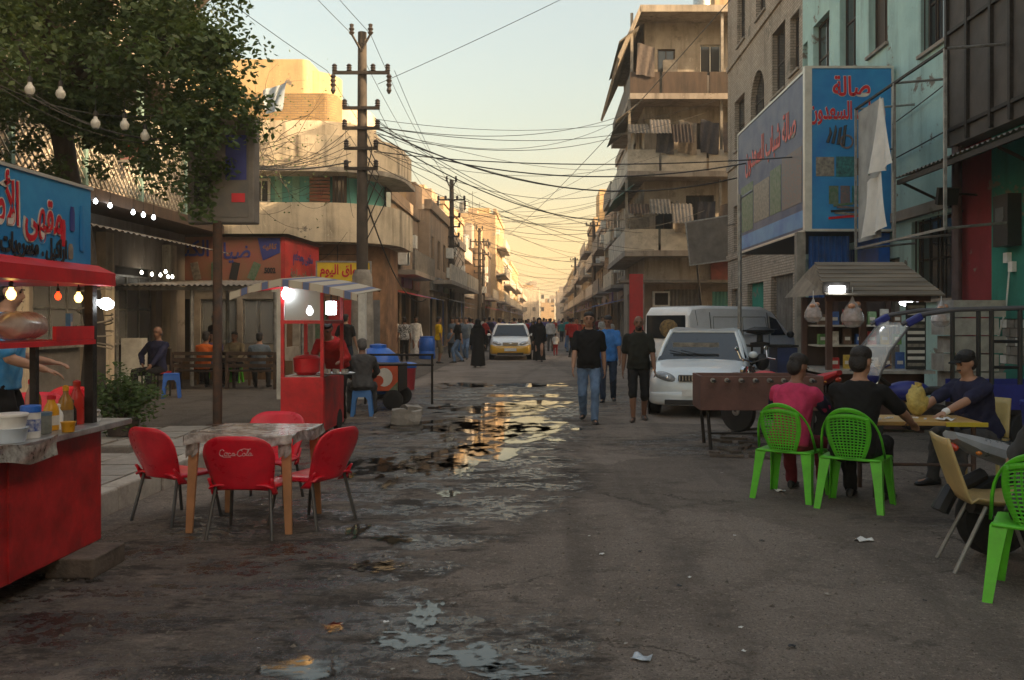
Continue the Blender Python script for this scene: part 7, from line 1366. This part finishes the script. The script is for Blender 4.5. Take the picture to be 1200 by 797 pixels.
def body_mesh(s, hi=True, belly=0):
    mb = MB(); k = s['k']; torso(mb, s, [(t, w_ * k, d_ * k + (belly * .6 if .05 < t < .6 else 0), o) for t, w_, d_, o in TS], 0, 18)
    k, f, u, r, c = head_parts(s); M = rotm(r, f, u)
    cone(mb, s['nk'] - s['ax'] * .04, s['nt'] + u * .03, .06 * k, .054 * k)
    mb.ell(c + u * .022 * k - f * .008 * k, (.074 * k, .094 * k, .095 * k), 18, 14, M); mb.ell(c - u * .038 * k + f * .022 * k, (.057 * k, .066 * k, .075 * k), 16, 12, M); mb.ell(c - u * .085 * k + f * .052 * k, (.026 * k, .024 * k, .022 * k), 10, 8, M)
    cone(mb, c + u * .02 * k + f * .080 * k, c - u * .022 * k + f * .103 * k, .009 * k, .0135 * k, 8); mb.ell(c - u * .026 * k + f * .096 * k, (.018 * k, .012 * k, .010 * k), 8, 6, M)
    mb.ell(c + u * .033 * k + f * .076 * k, (.052 * k, .016 * k, .010 * k), 10, 6, M); mb.ell(c - u * .055 * k + f * .083 * k, (.024 * k, .010 * k, .010 * k), 10, 6, M)
    for sg in (1, -1): mb.ell(c + r * sg * .076 * k - f * .012 * k, (.010 * k, .02 * k, .032 * k), 8, 8, M)
    for i, sg in ((0, 1), (1, -1)):
        sh, el, wr, hp, kn, an = [s[q + str(i)] for q in ('sh', 'el', 'wr', 'hp', 'kn', 'an')]
        mb.ell(sh, (.058 * k,) * 3, 12, 10); cone(mb, sh, el, .052 * k, .041 * k); m_ = el.lerp(wr, .3); cone(mb, el, m_, .041 * k, .041 * k); cone(mb, m_, wr, .041 * k, .028 * k)
        hd = s['hdir%d' % i]; pn = (s['rt'] * -sg); pn = (pn - hd * pn.dot(hd)); pn = pn.normalized() if pn.length > .2 else (Vector((0, 0, -1)) - hd * Vector((0, 0, -1)).dot(hd)).normalized()
        if abs(hd.z) < .5: pn = (Vector((0, 0, -1)) - hd * Vector((0, 0, -1)).dot(hd)).normalized()
        sd_ = hd.cross(pn); Mh = rotm(sd_, pn, hd); mb.ell(wr + hd * .05 * k, (.040 * k, .017 * k, .055 * k), 12, 10, Mh)
        if hi:
            for j in range(4):
                b0 = wr + hd * .088 * k + sd_ * (j - 1.5) * .0205 * k; ln = (.036, .041, .039, .031)[j] * k; m1 = b0 + (hd + pn * .25).normalized() * ln; cone(mb, b0, m1, .0095 * k, .009 * k, 8); cone(mb, m1, m1 + (hd * .75 + pn * .7).normalized() * ln * .85, .009 * k, .0075 * k, 8)
            fd = s['fw']; ts = sd_ if sd_.dot(fd) > 0 else -sd_; b0 = wr + hd * .025 * k + ts * .03 * k; m1 = b0 + (ts * .75 + hd * .7 + pn * .2).normalized() * .042 * k; cone(mb, b0, m1, .0125 * k, .0105 * k, 8); cone(mb, m1, m1 + (hd + ts * .15 + pn * .2).normalized() * .032 * k, .0105 * k, .009 * k, 8)
        else: mb.ell(wr + hd * .11 * k, (.034 * k, .018 * k, .05 * k), 8, 6, Mh)
        cone(mb, hp, kn, .082 * k, .056 * k); m_ = kn.lerp(an, .33); cone(mb, kn, m_, .055 * k, .056 * k); cone(mb, m_, an, .056 * k, .037 * k)
        t = s['toe%d' % i]; cone(mb, an - t * .03 * k + Vector((0, 0, -.035 * k)), an + t * .14 * k + Vector((0, 0, -.05 * k)), .036 * k, .026 * k)
    return mb
def grow(mb, name, m, parent, vox, smooth=2, crease=0, seed=0):
    """fuse overlapping solids into one skin"""
    o = bpy.data.objects.new(name, mb.mesh(name, m)); r = o.modifiers.new('r', 'REMESH'); r.mode = 'VOXEL'; r.voxel_size = vox; r.use_smooth_shade = True
    q = o.modifiers.new('s', 'SMOOTH'); q.factor = .5; q.iterations = smooth
    me = eval_mesh(o); bpy.data.objects.remove(o); me.materials.clear(); me.materials.append(m)
    if crease:
        n = len(me.vertices); a = np.empty(n * 3, 'f'); me.vertices.foreach_get('co', a); a = a.reshape(-1, 3); nr = np.empty(n * 3, 'f'); me.vertex_normals.foreach_get('vector', nr); nr = nr.reshape(-1, 3)
        x, y, z = a[:, 0] + seed, a[:, 1] + seed * 1.7, a[:, 2]
        d = np.sin(z * 38 + 5 * np.sin(x * 13 + seed) + 4 * np.sin(y * 11)) * .5 + np.sin((x + z) * 52 + 4 * np.sin(y * 17 + z * 9)) * .3 + np.sin((y - z * .7) * 47 + 3 * np.sin(x * 23)) * .3
        a += nr * (d * crease)[:, None]; me.vertices.foreach_set('co', a.ravel()); me.update()
    me.polygons.foreach_set('use_smooth', [True] * len(me.polygons)); return link(name, me, parent)
def shirt_mesh(s, sleeve='short', hem=-.12, inf=.016, belly=0):
    mb = MB(); k = s['k']; ts = [(t, w_ * k, d_ * k + (belly if .0 < t < .55 else belly * .4), o + (belly * .5 if 0 < t < .5 else 0)) for t, w_, d_, o in TS if t >= -.05 and t < .95]; ts = [(hem, .168 * k, .122 * k + belly * .3, -.012)] + ts + [(.99, .078 * k, .07 * k, -.005)]
    torso(mb, s, ts, inf)
    for i in (0, 1):
        sh, el, wr = s['sh%d' % i], s['el%d' % i], s['wr%d' % i]; mb.ell(sh, (.067 * k,) * 3, 12, 10)
        if sleeve == 'short': cone(mb, sh, sh.lerp(el, .78), .066 * k, .065 * k)
        else: cone(mb, sh, el, .066 * k, .059 * k); cone(mb, el, el.lerp(wr, .94), .059 * k, .047 * k)
    return mb
def trousers_mesh(s, kind='long', inf=.014):
    mb = MB(); k = s['k']; torso(mb, s, [(t, w_ * k, d_ * k, o) for t, w_, d_, o in TS[:4]] + [(.16, .157 * k, .108 * k, 0)], inf)
    for i in (0, 1):
        hp, kn, an = s['hp%d' % i], s['kn%d' % i], s['an%d' % i]; cone(mb, hp, kn, .094 * k, .072 * k)
        if kind == 'long': cone(mb, kn, an + Vector((0, 0, .0)), .07 * k, .058 * k)
        else: cone(mb, kn, kn.lerp(an, .12), .074 * k, .076 * k)
    return mb
def shoe_mesh(s, i):
    mb = MB(); k = s['k']; t = s['toe%d' % i]; a = s['an%d' % i]; t = Vector((t.x, t.y, 0)).normalized(); sd_ = Vector((t.y, -t.x, 0)); R_ = []
    for d, w_, z in ((-.085, .02, .05), (-.07, .034, .075), (-.02, .038, .095), (.05, .042, .075), (.11, .048, .055), (.165, .04, .042), (.195, .015, .03)):
        c = a + t * d * k; c.z = a.z - .08 * k; R_.append([c + sd_ * w_ * k * math.cos(q) + Vector((0, 0, (z * .5 + z * .5 * math.sin(q)) * k)) for q in [2 * math.pi * j / 10 for j in range(10)]])
    mb.loft(R_); return mb
def hair_mesh(s, kind='short'):
    mb = MB(); k, f, u, r, c = head_parts(s); M = rotm(r, f, u)
    if kind == 'bald': mb.ell(c - u * .005 * k - f * .03 * k, (.084 * k, .08 * k, .06 * k), 16, 10, M); return mb
    mb.ell(c + u * .068 * k - f * .02 * k, (.084 * k, .098 * k, .064 * k), 18, 12, M); mb.ell(c + u * .002 * k - f * .050 * k, (.081 * k, .066 * k, .09 * k), 16, 10, M)
    if kind == 'thick': mb.ell(c + u * .085 * k - f * .012 * k, (.082 * k, .094 * k, .062 * k), 16, 10, M)
    return mb
SK = [mat('skin%d' % i, c, .55, .12, 9, spec=.35, bump=.1, bscale=60) for i, c in enumerate([(.30, .16, .10), (.36, .20, .13), (.22, .115, .075)])]
HB = mat('hair_black', (.014, .011, .010), .6, .3, 30, bump=.6, bscale=90); HG = mat('hair_grey', (.10, .095, .09), .7, .3, 30, bump=.6, bscale=90)
def person(label, loc, rz, s, skin=1, shirt=None, sleeve='short', hem=-.12, trousers=None, tk='long', shoes='black', hair='short', hairm=None, vox=.012, belly=0, beard=None, group=None, robe=None, hi=True, face=True, seed=1):
    r = empty('person', loc, rz, label, 'person', group); sk = SK[skin]
    grow(body_mesh(s, hi, belly * .5), 'body', sk, r, vox, 2)
    if shirt: grow(shirt_mesh(s, sleeve, hem, .025, belly), 'shirt', shirt, r, vox * 1.25, 3, .006, seed)
    if trousers: grow(trousers_mesh(s, tk), 'trousers' if tk == 'long' else 'shorts', trousers, r, vox * 1.25, 3, .0062, seed + 3)
    if robe:
        mb = MB(); k = s['k']; torso(mb, s, [(t, w_ * k, d_ * k, o) for t, w_, d_, o in TS if t > -.1 and t < .99], .022)
        for i in (0, 1): sh, el, wr = s['sh%d' % i], s['el%d' % i], s['wr%d' % i]; cone(mb, sh, el, .068 * k, .062 * k); cone(mb, el, el.lerp(wr, .95), .06 * k, .058 * k)
        R_ = []
        for z, w_, d_ in ((.07, .25, .22), (.3, .235, .20), (.6, .21, .17), (.95, .185, .14), (1.2, .17, .12)): R_.append([Vector((w_ * math.cos(a) * (1 + .06 * math.sin(a * 5 + z * 3)), d_ * math.sin(a) * (1 + .06 * math.sin(a * 6)), z * k)) for a in [2 * math.pi * j / 28 for j in range(28)]])
        mb.loft(R_)
        if robe == 'abaya': kk_, f, u, r_, c = head_parts(s); M = rotm(r_, f, u); mb.ell(c + u * .03 - f * .03, (.10, .105, .125), 16, 12, M); mb.ell(s['nk'] + Vector((0, -.01, .02)), (.16, .12, .10), 16, 10)
        grow(mb, 'robe', shirt or cloth('abaya_black', (.012, .012, .013)), r, vox * 1.25, 3, .004, seed)
    for i in (0, 1): shoe_mesh(s, i).build('shoe', M_(shoes) if isinstance(shoes, str) else shoes, r, smooth=True)
    if hair: grow(hair_mesh(s, hair), 'hair', hairm or HB, r, vox, 1, .002, 5)
    if face:
        k, f, u, r_, c = head_parts(s); M = rotm(r_, f, u)
        for sg in (1, -1):
            MB().ell(c + u * .012 * k + f * .0805 * k + r_ * sg * .031 * k, (.014 * k, .008 * k, .007 * k), 8, 6, M).build('eye', mat('eye', (.03, .022, .018), .2, .1), r, smooth=2)
            MB().ell(c + u * .034 * k + f * .087 * k + r_ * sg * .031 * k, (.021 * k, .008 * k, .006 * k), 8, 6, M).build('eyebrow', HB, r, smooth=2)
        MB().ell(c - u * .056 * k + f * .0885 * k, (.021 * k, .007 * k, .007 * k), 8, 6, M).build('lips', mat('lips', (.22, .09, .07), .5, .1), r, smooth=2)
        if beard: MB().ell(c - u * .040 * k + f * .0925 * k, (.028 * k, .009 * k, .008 * k), 8, 6, M).build('moustache', HB, r, smooth=2)
        if beard == 'full': grow(MB().ell(c - u * .078 * k + f * .038 * k, (.058 * k, .058 * k, .048 * k), 14, 10, M), 'beard', HB, r, vox, 1, .002, 2)
    return r
def walk(h=1.72, st=.42, sw=.22, look=(0, 1, 0), fl=1):
    return skeleton(h, (0, 0, .905 * h / 1.72), (0, .03, 1), 0.06 * fl, ((.245, .10 + sw * fl, .83 * h / 1.72), (-.245, .10 - sw * fl, .83 * h / 1.72)), ((.09, -st / 2 * fl, .08 + .03 * (fl > 0)), (-.09, st / 2 * fl, .08)), look)
def sit(h=1.72, seat=.44, lean=(0, .12, 1), hands=None, feet=None, look=(0, 1, -.05), turn=0, elbow=None, y0=-.06):
    hz = seat + .085; return skeleton(h, (0, y0, hz), lean, turn, hands or ((.2, .38, hz + .12), (-.2, .38, hz + .12)), feet or ((.15, .42, .08), (-.15, .42, .08)), look, elbow or ((.6, -.6, -.4), (-.6, -.6, -.4)), ((.15, .6, 1), (-.15, .6, 1)), None)
jeans = cloth('jeans', (.13, .20, .32)); jd = cloth('jeans_dark', (.03, .045, .075)); blk = cloth('cloth_black', (.014, .014, .015)); dgrn = cloth('cloth_darkolive', (.022, .024, .02)); navy = cloth('cloth_navy', (.022, .024, .055)); bl = cloth('cloth_blue', (.05, .18, .48)); pink = cloth('cloth_pink', (.50, .045, .12)); org = cloth('cloth_orange', (.50, .11, .02)); gry = cloth('cloth_grey', (.07, .07, .072)); wht = cloth('cloth_white', (.55, .54, .52)); red = cloth('cloth_red', (.33, .02, .02)); pur = cloth('cloth_purple', (.14, .12, .28)); yel = cloth('cloth_yellow', (.62, .38, .01)); mar = cloth('cloth_maroon', (.16, .02, .03)); lgry = cloth('cloth_bluegrey', (.12, .15, .18)); khk = cloth('cloth_khaki', (.18, .15, .10)); tea = cloth('cloth_teal', (.03, .20, .20))
shb = mat('shoe_brown', (.04, .025, .018), .5, .2)
# three men walking up the street
person('man in black polo shirt and pale jeans walking up the street', (.67, 14.05, 0), R(177), walk(1.74, .46, .14), 1, blk, trousers=jeans, vox=.0105, belly=.03, hair='short', seed=1)
person('man in bright blue shirt walking behind the black polo shirt', (1.22, 17.6, 0), R(172), walk(1.70, .36, .12, (.2, 1, -.35), -1), 2, bl, 'short', -.2, jd, vox=.013, seed=2)
person('bearded man in dark tee and long black shorts walking up the street', (1.47, 14.25, 0), R(176), walk(1.68, .34, .12, (0, 1, -.1), -1), 2, dgrn, trousers=blk, tk='shorts', shoes=shb, vox=.0105, belly=.02, hair='bald', hairm=HG, beard='full', seed=3)
# collars, belts and buttons on the walkers
for o_, s_, m_ in ((bpy.data.objects['person'], walk(1.74, .46, .14), blk), (bpy.data.objects['person.002'], walk(1.68, .34, .12, (0, 1, -.1), -1), dgrn)):
    k = s_['k']; n_ = s_['nk']; mb = MB(); mb.tube([n_ + Vector((.075 * math.cos(a), .065 * math.sin(a) + .005, .012 - .03 * math.sin(a))) * k for a in [2 * math.pi * j / 16 for j in range(17)]], .012, 6); mb.build('collar', m_, o_, smooth=True)
    mb = MB(); mb.tube([n_ + Vector((0, .068, -.03)), n_ + Vector((0, .118, -.14))], .006, 5); mb.build('placket', M_('print_black'), o_)
    mb = MB(); c_ = s_['pv'] + Vector((0, -.002, .075)); mb.tube([c_ + Vector((.176 * math.cos(a), .128 * math.sin(a), 0)) * k for a in [2 * math.pi * j / 24 for j in range(25)]], .014, 6); mb.build('belt', M_('print_black'), o_, smooth=True)
# games table
x, y, a = 2.2, 8.1, -38
g0.location = (2.22, 8.12, 0); g0.rotation_euler[2] = R(-36); g1.location = (2.66, 7.7, 0); g1.rotation_euler[2] = R(-32); g2.location = (2.86, 5.15, 0); g2.rotation_euler[2] = R(-34)
for g_ in (g0, g1, g2): g_.scale = (1.12, 1.05, 1.0)
p1 = person('man in pink shirt with navy sleeves seated on a green chair', (2.22, 8.12, 0), R(-36), sit(1.64, .44, (.06, .2, 1), ((.12, .40, .84), (-.10, .38, .82)), look=(.5, 1, -.45)), 2, pink, trousers=mar, hair='thick', vox=.012, belly=.03, seed=4)
q = sit(1.64, .44, (.06, .2, 1), ((.12, .40, .84), (-.10, .38, .82)), look=(.5, 1, -.45)); mb = MB()
for i in (0, 1): cone(mb, q['sh%d' % i].lerp(q['el%d' % i], .35), q['sh%d' % i].lerp(q['el%d' % i], .86), .066, .064)
grow(mb, 'sleeve', navy, p1, .014, 2, .002, 3)
person('man in plain black shirt seated on a green chair with arm on table', (2.66, 7.72, 0), R(-34), sit(1.80, .44, (.06, .16, 1), ((.36, .47, .70), (-.1, .45, .70)), look=(.35, 1, -.15), turn=.1), 1, blk, trousers=blk, hair='thick', vox=.011, seed=5)
cp = person('man in navy shirt and black cap leaning on the games table', (4.2, 8.72, 0), R(112), sit(1.74, .44, (0, .36, 1), ((.14, .56, .735), (-.16, .60, .735)), look=(.05, 1, -.32), elbow=((1, -.3, -.3), (-1, -.3, -.3))), 1, navy, trousers=gry, hair='short', vox=.0105, belly=.05, beard='m', seed=6)
s_ = sit(1.74, .44, (0, .36, 1), look=(.05, 1, -.32)); k, f, u, r_, c = head_parts(s_); M = rotm(r_, f, u); mb = MB(); mb.ell(c + u * .058 - f * .012, (.088, .104, .07), 16, 10, M); cpo = grow(mb, 'cap', blk, cp, .012, 2, .001, 1)
mb = MB(); mb.ell(c + u * .05 + f * .115, (.068, .062, .008), 14, 6, M); mb.build('cap_peak', blk, cp, smooth=2)
mb = MB(); s_ = sit(1.74, .44, (0, .36, 1), ((.14, .56, .735), (-.16, .60, .735)), elbow=((1, -.3, -.3), (-1, -.3, -.3))); d_ = (s_['wr1'] - s_['el1']).normalized(); cone(mb, s_['wr1'] - d_ * .03, s_['wr1'] - d_ * .005, .034, .034); grow(mb, 'wrist_watch', M_('white_plastic'), cp, .008, 1)
person('man in grey shirt seated on a green chair turned from the street', (2.93, 5.22, 0), R(-46), sit(1.74, .44, (.2, .24, 1), turn=-.2), 1, gry, trousers=blk, hair='short', vox=.012, belly=.06, seed=7)
# left side
person('man in blue patterned shirt reaching behind the dark red cart', (-4.22, 6.95, .2), R(-72), skeleton(1.72, (0, 0, .93), (0, .06, 1), 0, ((.18, .33, 1.02), (-.2, .30, 1.06)), look=(.0, 1, -.1)), 1, mat('shirt_bluepattern', (.03, .22, .50), .9, .2, 12, col2=(.10, .32, .55), bump=.4, bscale=11), trousers=blk, vox=.012, seed=8)
person('man in red shirt bending over behind the red stall cart', (-3.28, 14.05, 0), R(176), skeleton(1.70, (0, 0, .9), (.06, .62, .8), 0, ((.2, .62, .98), (-.24, .60, .98)), look=(.0, .8, -.7)), 2, red, 'long', trousers=blk, hair='thick', vox=.014, seed=9)
person('man in dark grey seated on a blue stool back to the street', (-3.08, 15.0, 0), R(12), sit(1.66, .43, (0, .16, 1), feet=((.2, .34, .08), (-.2, .34, .08)), look=(-.2, 1, -.25)), 2, gry, 'long', trousers=gry, hair='short', hairm=HG, vox=.014, seed=10)
person('man in navy shirt seated facing the street with hand on hip', ((183 - 640) * 18.6 / 1050, 18.55, .012), R(164), sit(1.86, .5, (0, -.05, 1), ((.26, .06, .68), (-.2, .36, .66)), look=(-.1, 1, .0), elbow=((1, -.4, 0), (-1, -.3, -.2))), 2, navy, 'long', trousers=blk, hair='bald', hairm=HG, vox=.014, beard='m', seed=11)
CF = 'men seated at the corner cafe'
person('man in orange shirt seated on a bench back to the street', ((236 - 640) * 20.6 / 1050, 20.75, .012), R(-8), sit(1.72, .42, (.1, .1, 1)), 2, org, trousers=blk, vox=.017, hi=False, face=False, hair='thick', group=CF, seed=12)
person('man in purple shirt seated across from the orange shirt', ((248 - 640) * 22.6 / 1050, 22.7, .012), R(185), sit(1.70, .42, (0, .12, 1)), 1, pur, 'short', trousers=blk, vox=.017, hi=False, group=CF, seed=13); person('man in grey-brown shirt seated facing the street beside the purple shirt', ((275 - 640) * 22.6 / 1050, 22.7, .012), R(178), sit(1.70, .42, (.05, .16, 1)), 2, khk, 'long', trousers=blk, vox=.017, hi=False, group=CF, seed=14); person('man in blue-grey shirt seated back to the street by the canopy post', ((300 - 640) * 20.6 / 1050, 20.75, .012), R(6), sit(1.70, .42, (.05, .14, 1)), 1, lgry, 'short', trousers=gry, vox=.017, hi=False, face=False, group=CF, seed=15)
for px, y_, lab in ((248, 22.75, 'bench under the man in the purple shirt'), (275, 22.75, 'bench under the man in the grey-brown shirt')): stool('plastic_stool', lab.replace('bench', 'green plastic stool'), ((px - 640) * y_ / 1050, y_, .012), 0, .42, 'chair_green')
person('waiter in black standing at the corner cafe front', ((252 - 640) * 24.6 / 1050, 24.6, .012), R(150), skeleton(1.72, look=(0, 1, -.3)), 1, blk, trousers=blk, vox=.018, hi=False, seed=16)
person('man in black tee and dark jeans standing back to the street by the canopy', ((405 - 640) * 25.0 / 1050, 25.0, .012), R(-15), skeleton(1.76, hand=((.26, .15, .85), (-.25, .2, 1.0))), 1, blk, trousers=jd, vox=.017, hi=False, face=False, seed=17)
# standing groups farther on
def far(px, fy): g_ = G(px, fy); return (g_.x, g_.y, 0)
dots = mat('shirt_dots', (.45, .44, .42), .9, .2, 26, col2=(.03, .03, .03), lo=.47, hi=.53)
person('man in black and white patterned shirt beside the blue barrel', far(474, 424), R(20), skeleton(1.66), 2, dots, 'short', -.2, blk, vox=.02, hi=False, face=False, seed=18); person('man in long white robe beside the patterned shirt', far(487, 418), R(-160), skeleton(1.75), 2, wht, robe='robe', shoes=shb, vox=.022, hi=False, seed=19); person('man in white shirt and black trousers behind the patterned shirt', far(464, 420), R(80), skeleton(1.68), 1, wht, 'long', trousers=blk, vox=.022, hi=False, seed=20); person('man in pale blue shirt standing behind the white robe', far(497, 411), R(120), skeleton(1.72), 1, lgry, 'long', trousers=gry, vox=.024, hi=False, seed=21)
person('man in yellow shirt and khaki shorts standing by the second pole', far(514, 426), R(-75), skeleton(1.68), 2, yel, 'short', -.15, khk, 'shorts', vox=.02, hi=False, seed=22); person('man in dark tee and light jeans walking left of the taxi', far(537, 425), R(100), walk(1.72, .3), 1, blk, trousers=jeans, vox=.02, hi=False, seed=23); person('boy in pale shirt standing between the yellow shirt and the taxi', far(529, 420), R(160), skeleton(1.25, pelvis=(0, 0, .68), hand=((.2, .06, .56), (-.2, .06, .56)), foot=((.07, 0, .06), (-.07, 0, .06))), 1, lgry, trousers=blk, vox=.02, hi=False, seed=24); person('man in blue-grey shirt walking beside the dark tee', far(546, 421), R(170), walk(1.72, .3), 1, lgry, trousers=jeans, vox=.022, hi=False, seed=25)
person('woman in flowing black abaya walking before the taxi', far(560, 431), R(5), walk(1.62, .2, .05), 1, None, robe='abaya', hair=None, vox=.02, hi=False, face=False, seed=26); person('woman in black abaya coming on beside the taxi', far(632, 424), R(178), walk(1.68, .2, .05), 1, None, robe='abaya', hair=None, vox=.02, hi=False, face=False, seed=27)
person('man in bright red shirt behind the black abaya', far(568, 412), R(-60), walk(1.72, .2), 1, red, trousers=blk, vox=.024, hi=False, seed=28); person('man in dark red shirt leaning toward the taxi window', far(581, 414), R(-70), skeleton(1.70, lean=(0, .35, 1)), 2, mar, trousers=blk, vox=.024, hi=False, seed=29)
person('man in red tee and jeans walking away on the right', far(668, 413), R(10), walk(1.70, .35), 1, red, trousers=jeans, vox=.024, hi=False, face=False, seed=30); person('small child in white shirt and red trousers holding a hand', far(651, 417), R(5), skeleton(1.0, pelvis=(0, 0, .54), hand=((.16, .1, .45), (-.16, .1, .45)), foot=((.06, 0, .05), (-.06, 0, .05))), 1, wht, trousers=red, vox=.02, hi=False, face=False, seed=31); person('woman in pale grey dress beside the small child', far(645, 412), R(4), skeleton(1.62), 1, wht, 'long', trousers=gry, vox=.024, hi=False, face=False, seed=32)
# the crowd down the street: a few figures copied with their own clothes
def crowd_base(s, **k): r = person('x', (0, 0, 0), 0, s, vox=.03, hi=False, face=False, **k); return r
bases = [crowd_base(walk(1.72, .35), shirt=blk, trousers=blk), crowd_base(walk(1.68, .3, .15, fl=-1), shirt=blk, sleeve='long', trousers=blk), crowd_base(skeleton(1.70, hand=((.2, .25, 1.0), (-.26, .05, .8))), shirt=blk, trousers=blk), crowd_base(walk(1.62, .15, .05), robe='abaya', hair=None)]
for b_ in bases:
    for c_ in b_.children:
        for sl in c_.material_slots: sl.link = 'OBJECT'
cr_ = random.Random(21); cols = [('black', blk), ('white', wht), ('red', red), ('teal', tea), ('grey', gry), ('purple', pur), ('blue', bl), ('khaki', khk), ('navy', navy), ('orange', org), ('maroon', mar), ('blue-grey', lgry)]
spots = []
tries = 0
while len(spots) < 80 and tries < 4000:
    tries += 1; Y = 38 + 80 * cr_.random() ** 1.1; X = cr_.uniform(-4.8, 3.9)
    if abs(X + 1.42) < 1.5 and 34 < Y < 42: continue
    if Y < 46 and -3.0 < X < .4 and cr_.random() < .8: continue
    if any((X - a) ** 2 + (Y - b) ** 2 < .5 for a, b in spots): continue
    spots.append((X, Y))
for n_i, (X, Y) in enumerate(spots):
    k = cr_.choice((0, 0, 1, 1, 2, 2, 3)); first = bases[k]; (cn, cm), (tn, tm) = cr_.choice(cols), cr_.choice(cols[:9:2] + [('jeans', jeans), ('jeans', jd)]); to = cr_.random() < .5
    lab = ('person in a black abaya in the crowd beyond the taxi' if k == 3 else 'person in %s shirt and %s trousers %s in the crowd beyond the taxi' % (cn, tn, 'coming on' if to else 'going away')).replace('jeans trousers', 'jeans')
    c_ = copy_tree(first, None, (X, Y, 0), R((180 if to else 0) + cr_.uniform(-35, 35)), lab); c_['group'] = 'crowd walking along the far street'; s_ = cr_.uniform(.93, 1.05); c_.scale = (s_, s_, s_)
    for p_ in c_.children:
        nm = p_.name.split('.')[0]; m_ = {'body': SK[cr_.randrange(3)], 'shirt': cm, 'trousers': tm, 'hair': HB, 'shoe': M_('black'), 'robe': blk}[nm]
        p_.material_slots[0].link = 'OBJECT'; p_.material_slots[0].material = m_
for b_ in bases:
    for c_ in list(b_.children): bpy.data.objects.remove(c_)
    bpy.data.objects.remove(b_)
# ---------------------------------------------------------------- dusty evening air
hz = MB().b2((-410, -130, -1.05), (410, 910, 20.5)).build('haze', None); hz.data.materials.clear(); hm = bpy.data.materials.new('dusty_air'); hm.use_nodes = True; hn = hm.node_tree; hn.nodes.clear()
ho = hn.nodes.new('ShaderNodeOutputMaterial'); hv = hn.nodes.new('ShaderNodeVolumePrincipled'); hv.inputs['Color'].default_value = (.95, .88, .76, 1); hv.inputs['Density'].default_value = .0013; hv.inputs['Anisotropy'].default_value = .3
hn.links.new(hv.outputs[0], ho.inputs['Volume']); hz.data.materials.append(hm); tag(hz, 'thin dusty evening air over the whole street', 'haze', kind='stuff')
try: SC.cycles.volume_step_rate = 10; SC.cycles.volume_max_steps = 8; SC.cycles.volume_bounces = 1
except Exception: pass
bpy.data.scenes.remove(_TMP)
